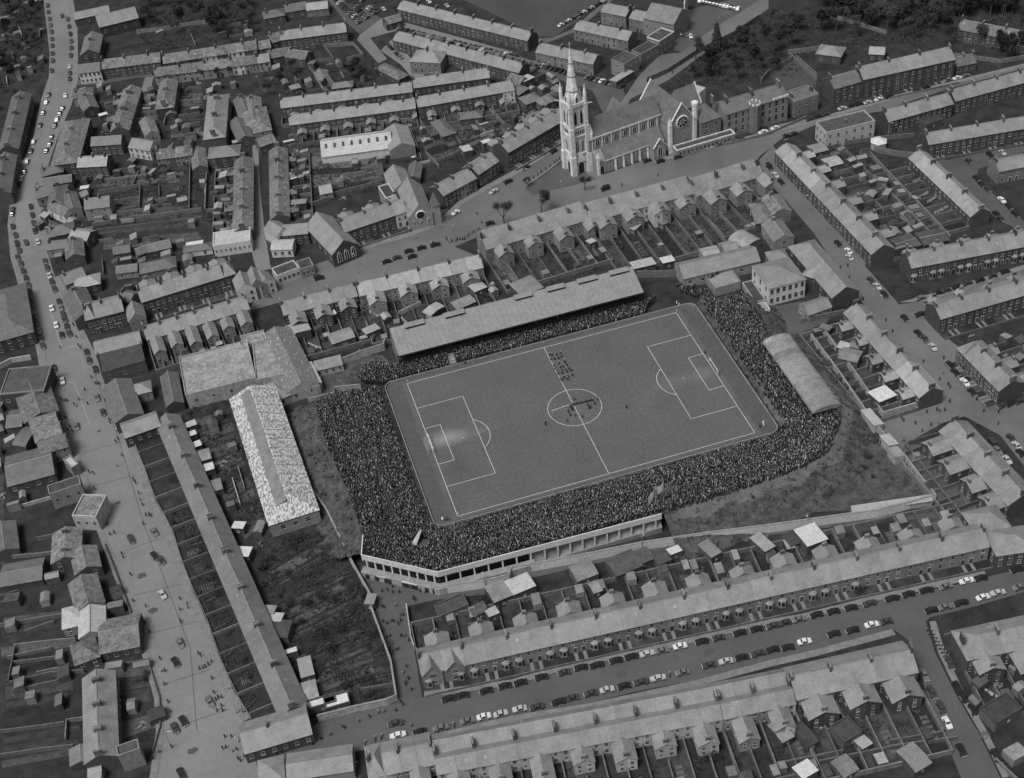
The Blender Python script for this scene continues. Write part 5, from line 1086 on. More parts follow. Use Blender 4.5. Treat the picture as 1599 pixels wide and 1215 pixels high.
row('u5', A4(915,92), A4(1300,165), 7, 8.6, 5.8, 8.4, -1, 'dim brick house', 'the wood edge', 'remote terrace among dark trees', wm='brick', rm='slated')
bld('coach_house', 'hipped coach house behind the Georgian terrace', 'house', A4(270,215), A4(325,222), 6.5, 4.2, 9, -1, 'hip', 'brick', 'slate', nf=2, storeys=1, ext=3)
bld('coach_house', 'light-roofed coach house in a garden behind the Georgian terrace', 'house', A4(490,222), A4(545,225), 5.5, 3.8, 7, -1, 'gable', 'brick', 'slatel', nf=2, storeys=1, ext=1)
t = thing('water_tank', 'white hexagonal roofed tank hut among the back yards', 'hut', P(A4(520,700)), 0)
hx = [(3.4*math.cos(a*math.pi/3),3.4*math.sin(a*math.pi/3)) for a in range(6)]
obj('wall', MB().prism(hx,0,3.2).mesh('wall',['wallstone']), t); obj('roof', MB().loft([[(p[0]*1.08,p[1]*1.08,3.2) for p in hx],[(p[0]*.1,p[1]*.1,4.6) for p in hx]]).mesh('roof',['white']), t)
bld('garage_row', 'dark felt-roofed garages below the back gardens', 'shed', A4(600,1160), A4(700,1130), 3.4, 3.0, 8, -1, 'gable', 'brick', 'felt')
bld('garage_row', 'dark garage with two roof lights below the back gardens', 'shed', A4(715,1130), A4(835,1105), 3.6, 3.0, 8, -1, 'gable', 'brick', 'felt')
# upper side: rows near the playing field
row('t1', A2(690,2), A3(95,152), 14, 8.4, 5.8, 8.4, -1, 'plain house', 'the car park', 'terrace along the edge of the playing field', wm='brick', rm='slate')
row('t2', A2(670,148), A3(55,302), 14, 8.4, 5.8, 8.4, -1, 'plain house', 'the car park', 'terrace with cars nosed in behind', wm='brick', rm='slate', garden=9)
row('t3a', A2(112,468), A2(738,390), 11, 8.4, 5.8, 8.0, 1, 'back-facing house', 'the orchard', 'upper of two parallel terraces', wm='brick', rm='slate', wing=(1.9,3.4,2.6,3.4), wingchim=False, garden=8)
row('t3b', A2(740,372), A2(1102,322), 6, 9.2, 6.6, 8.4, 1, 'taller back-facing house', 'the lower roofs', 'raised end of the upper parallel terrace', wm='brick', rm='slate', garden=9)
row('t4a', A2(152,548), A2(752,467), 11, 8.4, 5.8, 8.0, 1, 'back-facing house', 'the side lane', 'lower of two parallel terraces', wm='brick', rm='slate', wing=(1.9,3.8,3.0,4.0), wingchim=False, garden=10)
row('t4b', A2(757,463), A2(1215,382), 8, 9.0, 6.4, 8.4, 1, 'taller back-facing house', 'the lower roofs', 'raised end of the lower parallel terrace', wm='brick', rm='slate', wing=(1.9,3.8,3.0,4.0), wingchim=False, garden=10, wmx={7:'white'})
row('t5', A2(110,148), A2(425,108), 6, 9.0, 6.4, 9.0, -1, 'large brick house', 'the hipped villa', 'terrace facing a line of parked cars', wm='brick', rm='slate', hips=(1,0))
row('t6', A3(312,97), A3(570,152), 5, 8.2, 5.8, 9, -1, 'plain modern house', 'the playing field', 'upper short terrace behind the spire', wm='brickl', rm='slate', name='modern_house')
row('t7', A3(130,205), A3(405,262), 5, 8.2, 5.8, 9, -1, 'plain modern house', 'the playing field', 'lower short terrace directly behind the spire', wm='brickl', rm='slate', name='modern_house')
row('t8', A3(440,15), A3(560,38), 2, 8.6, 6.2, 9, -1, 'plain modern house', 'the playing field', 'top pair beyond the spire', wm='brickl', rm='slate', name='modern_house')
row('t9', A3(575,45), A3(722,78), 3, 8.6, 6.2, 9, -1, 'plain modern house', 'the pair', 'trio of houses beside the white-fronted hall', wm='brickl', rm='slate', name='modern_house')
flatb('corner_shop', 'grey flat-roofed shop block at the road fork behind the spire', 'shop', (A3(530,310),A3(600,268),A3(465,288)), 7.0, 'brickl', 'felt', nf=3, ns=1, storeys=2)
flatb('shop_block', 'middle flat-roofed shop block stepping up the upper road', 'shop', (A3(610,262),A3(695,215),A3(580,235)), 5.6, 'brickl', 'felt', nf=4, storeys=1)
flatb('shop_block', 'last flat-roofed shop block with pale parapet on the upper road', 'shop', (A3(698,200),A3(768,155),A3(650,172)), 7.0, 'brickl', 'felt', nf=4, storeys=2, parapet='parapet')
bld('picture_hall', 'big hall with stepped white gable front at the car park', 'hall', A3(660,15), A3(805,45), 12.5, 8.5, 16, -1, 'gable', 'brickl', 'iron', nf=4, storeys=1)
c = P(A3(822,75),0); t = thing('stepped_facade', 'white stepped gable facade of the hall by the car park', 'building', c, R(62))
for k,(w_,h) in enumerate(((16,7),(12,9.5),(8,12),(4,14))): obj('facade_step', MB().box(-w_/2,w_/2,-.25-.02*k,.25+.02*k,0 if k==0 else (7,9.5,12)[k-1],h).mesh('facade_step',['white']), t)
for x in (-6,-2,2,6): obj('window', win_me(1.6,2.4), t, (x,-.25,3.6), math.pi)
bld('white_warehouse', 'long white-roofed warehouse with a row of roof lights', 'warehouse', A2(308,668), A2(632,625), 7.2, 3.6, 15, -1, 'gable', 'white', 'asb', ext=.5)
a_, b_, L_, dr_, rz_, fr_ = frame(A2(308,668), A2(632,625), 7.2, -1); c = (a_+b_)/2
for k in range(8):
    t = tag(obj('roof_light', cached('wrl', lambda: MB().hexa([(-.5,2.2,5.9),(.5,2.2,5.9),(.5,4.0,5.0),(-.5,4.0,5.0)][::1],[(-.5,2.2,6.75),(.5,2.2,6.75),(.5,4.0,5.9),(-.5,4.0,5.9)]).mesh('roof_light',['felt'])), None, (c[0],c[1],0), rz_), 'narrow dark roof light in the white warehouse roof', 'roof light', 'warehouse roof lights')
    off = dr_*(-L_/2+(k+.5)*L_/8); t.location = (c[0]+off[0],c[1]+off[1],0)
bld('grey_shed', 'plain grey gabled shed joined to the white warehouse', 'shed', A2(655,585), A2(690,680), 6.8, 4.2, 11, 1, 'gable', 'render', 'slate')
bld('yard_hut', 'small pale gabled hut with open door in the empty yard', 'hut', A2(300,885), A2(350,875), 5.0, 3.2, 6.5, -1, 'gable', 'render', 'slatel', nf=1, ns=1, storeys=1, ext=.5)
# street fronts along the church road
row('h1', A2(392,1045), A2(692,945), 5, 9.6, 6.8, 10, -1, 'shop-fronted house', 'the arched hall', 'row between arched hall and chapel', wm='brick', rm='slate', fgarden=4, wmx={4:'white'}, wing=(3,5,5.6,7), name='shop_house')
t = bld('meeting_hall', 'steep slate-roofed hall with tall arched front windows', 'hall', A2(285,1005), A2(415,1140), 10.5, 6.0, 11.5, 1, 'gable', 'brick', 'slate', nf=5, nr=5, storeys=1)
for x in (-3,0,3): obj('tall_window', lancet(1.6,4.6), t, (frame(A2(285,1005),A2(415,1140),10.5,1)[2]/2, x, 1.6), -math.pi/2)
t = bld('small_chapel', 'small stone chapel with rose window and pointed corner turret', 'chapel', A2(718,838), A2(772,972), 11.5, 6.4, 9.6, 1, 'gable', 'stoned', 'slate', storeys=1)
Lc = frame(A2(718,838),A2(772,972),11.5,1)[2]
rw2 = MB(); rw2.poly([(1.7*math.cos(a*math.pi/8),.05,1.7*math.sin(a*math.pi/8)) for a in range(16)][::-1],1)
rw2.loft([[(2.1*math.cos(a*math.pi/8),-.0,2.1*math.sin(a*math.pi/8)) for a in range(16)],[(1.7*math.cos(a*math.pi/8),.25,1.7*math.sin(a*math.pi/8)) for a in range(16)]],0,cap=False)
obj('rose_window', rw2.mesh('rose_window',['stone','glass']), t, (Lc/2+.02,0,6.8), -math.pi/2)
for y in (-3,0,3): obj('lancet_window', lancet(.9,2.6), t, (Lc/2,y,2.2), -math.pi/2)
tu = MB(); tu.box(Lc/2-3.7,Lc/2-.5,5,8.2,0,9); tu.loft([[(Lc/2-4.0,4.7,9),(Lc/2-.2,4.7,9),(Lc/2-.2,8.5,9),(Lc/2-4.0,8.5,9)],[(Lc/2-2.2,6.5,14.5),(Lc/2-2.0,6.5,14.5),(Lc/2-2.0,6.7,14.5),(Lc/2-2.2,6.7,14.5)]],1); obj('turret', tu.mesh('turret',['stoned','slated']), t)
bld('chapel_hall', 'slate-roofed hall attached behind the small chapel', 'hall', A2(650,780), A2(690,870), 8.5, 5.2, 9, 1, 'gable', 'stoned', 'slate')
flatb('chapel_annexe', 'flat-topped pale-edged annexe beside the small chapel', 'building', (A2(615,945),A2(665,930),A2(590,885)), 6.5, 'render', 'felt', parapet='parapet', nf=1)
row('h2', A2(850,885), A2(1010,800), 4, 8.6, 6.0, 9, -1, 'two-storey shop', 'the small chapel', 'first run of shops climbing to the church', wm='brick', rm='slate', wmx={2:'render'}, name='shop', cat='shop')
row('h3', A2(1012,788), A2(1112,722), 3, 8.8, 6.2, 9, -1, 'two-storey shop', 'the lower shops', 'second run of shops climbing to the church', wm='brick', rm='slate', name='shop', cat='shop')
row('h4', A2(1155,678), A3(228,512), 9, 10.5, 7.6, 9.5, -1, 'tall brick house', 'the shops', 'terrace across the road from the church tower', wm='brick', rm='slate', fgarden=4, storeys=2, wing=(3,5,6,7.4))
# lower left: shops by the crossroads
row('g1', B1(648,158), B1(1095,22), 8, 10.0, 7.0, 9.4, -1, 'dark-fronted house', 'the little gabled shop', 'shop terrace facing the backs with tall wings', wm='brick', rm='slate', fgarden=4.5, hips=(0,1), wing=(3,4.5,6,7.4), name='shop_house')
row('g2', B1(390,238), B1(572,192), 4, 9.8, 7.0, 11, -1, 'white-windowed house', 'the wide road', 'corner shop row at the crossroads', wm='brick', rm='slate', hips=(1,0), name='shop_house')
bld('gabled_shop', 'little shop with steep front gable beside the corner row', 'shop', B1(628,222), B1(638,262), 8.6, 5.6, 6.4, 1, 'gable', 'render', 'slate', ns=2, storeys=2, ext=1.5)
bld('timbered_shop', 'half-timbered gabled shop at the side lane corner', 'shop', B1(1140,75), B1(1158,125), 9.0, 5.8, 7, 1, 'gable', 'white', 'slate', ns=2, storeys=2, ext=1)
bld('timbered_shop', 'second half-timbered shop at the side lane corner', 'shop', B1(1195,55), B1(1212,105), 9.0, 5.8, 6.5, 1, 'gable', 'render', 'slate', ns=2, storeys=2, ext=1)
row('g3', B1(675,338), B1(1165,190), 12, 8.4, 5.6, 9.0, 1, 'slate-roofed house', 'the wide road', 'narrow-winged terrace beside the works hall', wm='render', rm='slate', wing=(2.1,9,5.0,6.4), garden=14, wingchim=False)
bld('yard_building', 'plain long roof closing the corner yard', 'building', B1(440,412), B1(662,358), 7.4, 5.0, 8, 1, 'gable', 'brick', 'slate', nr=4, storeys=1)
flatb('yard_block', 'dark flat-roofed block in the corner yard', 'building', (B1(480,560),B1(690,500),B1(450,450)), 5.0, 'brick', 'felt', nf=3)
bld('curved_corner_shop', 'corner shop with long grey roof following the pavement', 'shop', B1(545,580), B1(605,750), 7.0, 4.8, 10, -1, 'gable', 'brick', 'slated', nf=5, ns=2, storeys=1)
bld('yard_house', 'little hipped house in the corner yard with pale window', 'house', B1(635,615), B1(695,600), 6.0, 4.2, 6, -1, 'hip', 'render', 'slate', nf=2, storeys=1, ext=1)
bld('end_house', 'low house crossing the top of the cottage row', 'house', B1(570,805), B1(742,745), 7.2, 4.8, 8.2, -1, 'gable', 'brick', 'slate', nf=4, nr=3, storeys=1)
bld('narrow_store', 'narrow slate store beside the works hall', 'shed', B1(795,545), B1(825,690), 5.0, 3.4, 6, 1, 'gable', 'brick', 'slated')
# side lane cottages
row('k1', A1(1152,738), A1(1146,1078), 8, 6.8, 4.6, 8.0, 1, 'mottled slate cottage', 'the hipped house', 'inner row of the side lane', wm='brick', rm='mott', wing=(1.9,3.4,3.4,4.2), garden=9, name='cottage')
row('k2', A2(100,690), A2(108,1015), 8, 6.6, 4.4, 7.8, -1, 'mottled slate cottage', 'the light-walled house', 'row backing the empty yard', wm='brick', rm='mott', wing=(1.9,3.4,3.4,4.2), garden=9, name='cottage')
flatb('white_workshop', 'white workshop with a line of small windows', 'workshop', (A1(1010,1172),A1(1188,1145),A1(1003,1110)), 5.0, 'white', 'asb', nf=8, ww=.8, wh=1.2)
bld('white_house', 'white two-storey house on the side lane corner', 'house', A2(70,1050), A2(120,1080), 7.6, 5.4, 7, 1, 'gable', 'white', 'slate', nf=2, ns=2, ext=1)
bld('lane_house', 'dark-walled house next to the white corner house', 'house', A2(130,1070), A2(240,1060), 7.4, 5.2, 7.5, -1, 'gable', 'brick', 'slate', nf=4, ext=.5)
bld('white_roof_store', 'low store with bright corrugated roof near the road', 'shed', A2(75,1155), A2(175,1150), 4.6, 3.6, 6.5, -1, 'barrel', 'white', 'asb', nf=3, storeys=1)
bld('white_front_shop', 'white single-storey shop front with curved parapet', 'shop', B2(85,75), B2(190,35), 4.8, 4.2, 6, -1, 'flat', 'white', 'felt', nf=5, storeys=1, ww=1.3)
bld('low_shop', 'pale low shop next to the curved white shop front', 'shop', B2(200,45), B2(262,25), 4.4, 4.0, 6, -1, 'flat', 'render', 'felt', nf=3, storeys=1)
bld('lane_end_shop', 'gabled shop with white ground floor at the lane mouth', 'shop', B2(15,70), B2(40,100), 8.0, 5.4, 6.5, 1, 'gable', 'white', 'slate', ns=2, ext=1)
# ------------------------------------------------------------------ upper left quarter
row('l1', A1(480,285), A1(760,250), 5, 8.2, 5.6, 8.6, -1, 'brick house', 'the white-walled corner house', 'cross street row of mixed roofs', wm='brick', rm='mott', gables=0)
row('l2', A1(768,262), A1(1215,193), 7, 8.0, 5.6, 8.4, -1, 'brick house', 'the mixed roofs', 'back row at the wood edge', wm='brick', rm='mott', wmx={3:'white',5:'white'})
row('l3', A1(730,325), A1(1215,262), 8, 7.2, 4.8, 7.6, -1, 'low slate house', 'the cross lane', 'lower row parallel to the wood-edge row', wm='render', rm='mott', wmx={6:'white'}, garden=0)
row('l3b', A2(0,262), A2(60,252), 1, 7.2, 4.8, 7.6, -1, 'low slate house with pale wall', '', 'end of the lower row near the orchard', wm='render', rm='slate')
row('l4', A1(622,402), A1(560,600), 5, 8.0, 5.6, 8.6, 1, 'slate house', 'the cross street', 'row facing the narrow lane', wm='brick', rm='mott', chim='each', wing=(2.4,4,4,5.2))
row('l5', A1(795,365), A1(775,492), 4, 7.6, 5.2, 8.4, 1, 'slate house', 'the low slate row', 'short row with garden to the lane', wm='brick', rm='mott', hips=(0,1), garden=10)
row('l6', A1(1030,428), A1(1010,632), 5, 9.2, 6.6, 9.6, 1, 'tall slate house', 'the dark trees', 'free-standing row with paired chimneys', wm='brick', rm='slate', hips=(1,1), chim='each')
row('l7', A1(740,712), A1(912,690), 4, 7.2, 4.8, 8, -1, 'low mixed house', 'the bright white gable', 'row below the gardens', wm='render', rm='mott', wmx={1:'brick'})
bld('church_hall', 'broad slate-roofed hall at the edge of the dark wood', 'hall', A1(452,78), A1(640,32), 9.5, 6.0, 12, -1, 'gable', 'brick', 'slate', nf=4, storeys=1)
bld('hall_annexe', 'long low annexe behind the broad hall by the wood', 'building', A1(345,62), A1(515,26), 6.0, 4.0, 8, -1, 'gable', 'brick', 'slate', nf=4, storeys=1)
bld('sexton_house', 'slate house beside the road end of the broad hall', 'house', A1(438,148), A1(418,235), 8.0, 5.4, 9, 1, 'gable', 'brick', 'slatem', nf=3, ns=2, chim=(0,))
bld('white_corner_house', 'bright white-walled corner house with dark windows', 'house', A1(372,308), A1(474,296), 8.2, 5.8, 8.4, -1, 'gable', 'white', 'slated', nf=5, ns=2)
bld('white_gable_house', 'white gabled house standing at the lane end', 'house', A1(625,655), A1(728,672), 7.4, 5.0, 8, -1, 'gable', 'white', 'slate', nf=4, ns=2)
bld('lane_block', 'dark two-storey block with plain grey roof', 'building', A1(432,652), A1(578,642), 7.6, 5.4, 7.4, -1, 'gable', 'brick', 'slatem', nf=5)
bld('road_block', 'long hipped block on the curve of the main road', 'house', A1(352,560), A1(302,735), 9.0, 6.2, 12, 1, 'hip', 'brick', 'mott', nf=5, nr=5, ns=2, ext=3, chim=(-.3,.4))
bld('hipped_house', 'hipped slate house at the top of the side lane', 'house', A1(1005,700), A1(1110,688), 8.2, 5.6, 9, -1, 'hip', 'brick', 'slatem', nf=3, ns=2, ext=2)
bld('grey_wall_house', 'grey rendered house with blank wall above long gardens', 'house', A1(398,945), A1(520,930), 8.2, 5.8, 8.5, -1, 'gable', 'render', 'slatem', nf=2, chim=(-.2,.8))
bld('double_house', 'double house with several chimneys near the road bend', 'house', A1(370,745), A1(512,738), 8.0, 5.6, 9, -1, 'gable', 'brick', 'slatel', nf=5, chim=(-.8,0,.8))
gen = [ # small mixed houses beside the main road: ridge a, ridge b, depth, eaves, label
 (A1(350,430),A1(425,415),9,5.4,'small slate house on the inner side of the road bend'),(A1(400,450),A1(425,500),8,5.2,'gabled house tucked behind the bend house'),
 (A1(200,800),A1(280,780),8,5.2,'dark slate house where the road straightens'),(A1(190,850),A1(330,830),7,4.8,'long low house beside the straightening road'),
 (A1(170,900),A1(240,880),9,5.2,'house with hipped corner beside the dark long roof'),(A1(275,870),A1(260,960),8,5.2,'dark long-roofed house end-on to the road'),(A1(320,910),A1(345,980),7,5,'mottled gabled house behind the dark long roof'),
 (A1(250,960),A1(320,990),7,5,'twin-gabled cottage with pale wall near the road'),(A1(235,1080),A1(330,1060),9,5.4,'big roofed house above the crossroads'),(A1(350,1090),A1(420,1100),8,5.2,'pale-roofed house above the crossroads'),
 (A1(345,1130),A1(350,1200),8,5.4,'gabled house end-on above the corner shops'),(A1(230,1150),A1(310,1140),7,5,'low slate house by the pavement above the crossroads'),
 (A1(545,1175),A1(605,1165),6,3.4,'small slate outbuilding in the long gardens'),(A1(650,1180),A1(690,1165),6,3.4,'mossy outbuilding in the long gardens'),(A1(705,1160),A1(795,1140),7,3.6,'dark outbuilding row in the long gardens'),
 (A1(880,1170),A1(990,1155),5,3.2,'store with a white front by the white workshop'),(A1(1140,455),A1(1165,520),8,5.6,'square white-edged house beyond the tall free-standing row'),(A1(1190,455),A1(1200,560),9,5.8,'slate house beside the square white-edged house'),
 (A1(1120,560),A1(1160,640),8,4.6,'dark yard building below the square house'),(A1(935,700),A1(945,780),7,4.8,'gabled back wing with pale end wall'),(A1(690,560),A1(715,620),7,4.8,'mossy-roofed house at the lane bend'),
 (A1(805,505),A1(808,530),5,3,'tiny hut at the end of the short row'),(B1(300,90),B1(380,60),9,5,'hipped back house behind the corner shop row'),(B1(360,110),B1(455,90),8,4.8,'pale-roofed back house behind the corner shops'),
 (B1(345,150),B1(400,260),10,6,'hipped corner house at the crossroads kerb'),(B1(670,40),B1(815,10),8,4.2,'long dark back building behind shop terrace'),(B1(560,50),B1(640,40),6,3.6,'slate store in the yards behind the crossroads'),
 (B1(585,170),B1(625,180),7,5,'dark store beside the little gabled shop'),(A2(0,500),A2(25,600),9,5.6,'tall slate house at the lane top'),(A2(10,660),A2(70,640),8,4.8,'mossy slate house at the lane corner'),
 (A2(60,240),A2(150,225),9,5.8,'villa with pale bays among orchard trees'),(A2(160,235),A2(240,245),9,5.8,'villa with broad slate roof by the orchard'),(A2(0,200),A2(55,190),9,5.6,'slate villa near the top of the orchard'),
 (A2(65,165),A2(110,150),10,6.4,'pale hipped villa ending the large brick terrace'),(A2(300,330),A2(340,390),6,3.4,'long narrow potting shed in the orchard'),(A2(370,395),A2(445,385),6,3.4,'brick garden store in the orchard'),
 (A2(40,55),A2(120,40),9,5,'slate-roofed house near the top car park'),(A2(140,25),A2(225,10),9,5,'second slate-roofed house near the top car park'),(A2(245,15),A2(330,5),9,4.6,'pale-roofed hall beside the top car park'),
 (A2(615,85),A2(670,70),8,4.4,'small gabled house at the car park mouth'),(A2(755,770),A2(745,830),6,3.6,'dark lean outbuilding by the chapel gardens'),(A2(860,560),A2(910,620),7,3.4,'long dark greenhouse shed in the gardens'),(A2(975,535),A2(1060,525),7,3.6,'garden workshop behind the lower parallel terrace'),
 (A2(590,300),A2(690,350),7,3.4,'tumbledown roofless shed row beside the diagonal lane'),(A3(0,350),A3(50,370),8,4.6,'small gabled house in the clutter below the parked cars'),(A3(0,400),A3(45,415),8,4.4,'pale cottage in the clutter left of the spire'),(A3(55,460),A3(110,440),8,4.4,'cottage with light gable left of the spire'),(A3(130,470),A3(180,450),7,4.2,'slate outhouse left of the spire'),
 (A3(50,555),A3(130,530),7,5,'gabled back wing behind the tall brick terrace'),(A3(1170,950),A3(1200,1030),8,5.2,'slate house in the yards behind school house'),(A4(10,920),A4(60,985),9,5.6,'hipped house on the school street corner'),(A4(20,1040),A4(70,1110),9,5.6,'slate house above the school on the street'),
]
for (a_,b_,d_,ze_,lab) in gen:
    nm = 'shed' if ze_ < 4 else 'house'
    ze_ = ze_*.82; d_ = d_*.9; zr_ = ze_+d_*.25
    bld(nm, lab, nm, a_, b_, round(zr_,2), round(ze_,2), round(d_,2), -1, random.choice(['gable','gable','hip']), 'white' if 'pale wall' in lab or 'white' in lab else random.choice(['brick','brick','brick','render']), 'slatel' if 'pale-roof' in lab else ('slated' if 'dark' in lab else random.choice(['mott','mott','slatem','slated'])), nf=2, ns=1, storeys=2 if ze_ > 4.5 else 1, ext=1.0, chim=(.7,) if ze_ > 4 else ())
t = thing('villa', 'square hip-roofed villa beside the diagonal lane', 'house', P(A2(825,325)), R(-32)); build(t, 15, 11, 6.2, 9.6, 'hip', 'brickl', 'slate', rw=[(x,z,1.1,1.6) for x in (-5,-2,2,5) for z in (1.8,4.6)], sw=[(1,y,4.6,1.1,1.6) for y in (-3,3)], chim=[(0,0,2.4,1.6,0)])
# beyond the left kerb of the main road
row('z1', A1(95,430), A1(30,690), 7, 8.4, 5.8, 9, 1, 'dim slate house', 'the road top', 'outer row at the bend', wm='brick', rm='slated', chim='each')
row('z2', A1(22,720), A1(-10,900), 5, 8.4, 5.8, 9, 1, 'dim slate house', 'the bend', 'next row on the outer kerb', wm='brick', rm='slated', chim='each')
bld('pillared_shop', 'large shop with white arched ground-floor front at the crossroads', 'shop', B1(20,150), B1(48,340), 8.4, 5.9, 15, 1, 'hip', 'brick', 'slated', nf=6, ns=4, ext=3)
wall_line('arcade_front', PP([B1(-20,545),B1(60,505),B1(150,490)]), 2.2, .4, 'pale', 'white arched shopfront screen along the pavement corner', 'shop front')
flatb('pub_corner', 'dark flat-roofed corner house with pale parapet edge', 'building', (B1(0,660),B1(210,640),B1(-20,545)), 6.5, 'brick', 'felt', nf=4, parapet='conc')
bld('kerb_house', 'smooth slate-roofed house beside the crossroads kerb', 'house', B1(140,600), B1(190,745), 6.4, 4.4, 12, -1, 'gable', 'brick', 'mott', nf=4, ns=2)
for i,(q0,q1) in enumerate(((B1(135,785),B1(265,745)),(B1(152,835),B1(285,795)),(B1(175,890),B1(310,850)))):
    bld('kerb_shop', ['upper','middle','lower'][i]+' of three slate cross roofs beside the pavement', 'shop', q0, q1, 7.6, 5.6, 7.2, -1, 'gable', 'render' if i==2 else 'brick', 'mott', nf=3, ns=1)
bld('big_store', 'broad dark-roofed store behind the pavement', 'warehouse', B1(20,1000), B1(245,940), 6.4, 4.1, 15, -1, 'gable', 'brick', 'slated', nf=4, ns=2, storeys=1)
flatb('pale_block', 'pale-walled block with sunken roof beside the pavement', 'building', (B1(235,1135),B1(385,1085),B1(222,1095)), 6.5, 'render', 'felt', nf=3, ns=2, parapet='conc')
flatb('pale_block', 'white-walled block with parapet touching the pavement', 'building', (C1(330,20),C1(440,25),B1(310,1130)), 6.0, 'pale', 'mott', nf=3)
flatb('sunken_yard', 'small round-cornered kiosk with white sign at the kerb', 'shop', (B1(340,1010),B1(375,990),B1(330,950)), 4.0, 'render', 'asb')
bld('barn', 'dark barn at the outer end of the gardens', 'shed', B1(30,760), B1(110,750), 4.8, 3.3, 9, -1, 'gable', 'brick', 'slated'); bld('barn', 'rounded dark shed behind the three cross roofs', 'shed', B1(90,840), B1(150,850), 4.4, 3.0, 9, -1, 'barrel', 'brick', 'slated')
bld('roadside_house', 'mossy double-pitch house below the white-walled block', 'house', C1(300,65), C1(292,205), 6.1, 4.1, 9, -1, 'gable', 'brick', 'mott', nf=4, ns=2, chim=(-.6,.6))
bld('roadside_house', 'slate house with dark forecourt beside wide road', 'house', C1(372,150), C1(395,250), 6.1, 4.1, 8, -1, 'gable', 'brick', 'mott', nf=3, ns=2)
bld('roadside_house', 'light-ridged house above the white-roofed one', 'house', C1(368,285), C1(405,415), 6.2, 4.2, 8.6, -1, 'gable', 'render', 'mott', nf=4, ns=2)
bld('white_roof_house', 'house with bright white roof beside the wide road gardens', 'house', C1(412,420), C1(412,545), 6.2, 4.1, 7.6, -1, 'gable', 'render', 'asb', nf=3, ns=1)
bld('white_roof_wing', 'hipped white-roofed back wing with dark window', 'house', C1(310,465), C1(352,455), 5.3, 3.7, 8, -1, 'hip', 'render', 'asb', nf=2, ns=1, ext=2)
bld('roadside_hall', 'wide hall with skylight and dark front by the pavement', 'hall', C1(448,548), C1(634,512), 6.1, 3.7, 12.5, -1, 'gable', 'brick', 'mott', nf=4, storeys=1)
row('z3', C1(440,715), C1(452,1110), 7, 8.0, 5.4, 9, 1, 'slate-roofed house', 'the wide hall', 'row set back behind gardens on wide road', wm='brick', rm='slate', chim='each')
flatb('roadside_box', 'box-like pale building with sunken black roof near the bottom', 'building', (C1(540,1120),C1(640,1085),C1(515,1080)), 7.0, 'render', 'felt', nf=0, storeys=2)
bld('long_store', 'long dark store in the gardens left of the wide road', 'shed', C1(0,280), C1(195,245), 4.0, 2.8, 9, -1, 'gable', 'brick', 'slated'); bld('tall_store', 'upright dark store by the gardens edge', 'shed', C1(5,40), C1(20,170), 4.8, 3.3, 8, 1, 'gable', 'brick', 'slated')
bld('back_shed', 'slate lean building behind the set-back row', 'shed', C1(365,1060), C1(370,1140), 3.4, 2.5, 6, 1, 'gable', 'brick', 'slatem'); bld('white_store', 'pale-roofed store below the set-back row', 'shed', C1(400,1172), C1(465,1160), 3.4, 2.7, 6, -1, 'gable', 'render', 'slatel')
bld('hipped_back_house', 'many-hipped house behind the wide hall', 'house', C1(340,630), C1(420,600), 5.6, 3.7, 8, -1, 'hip', 'brick', 'mott', nf=2, ext=1)
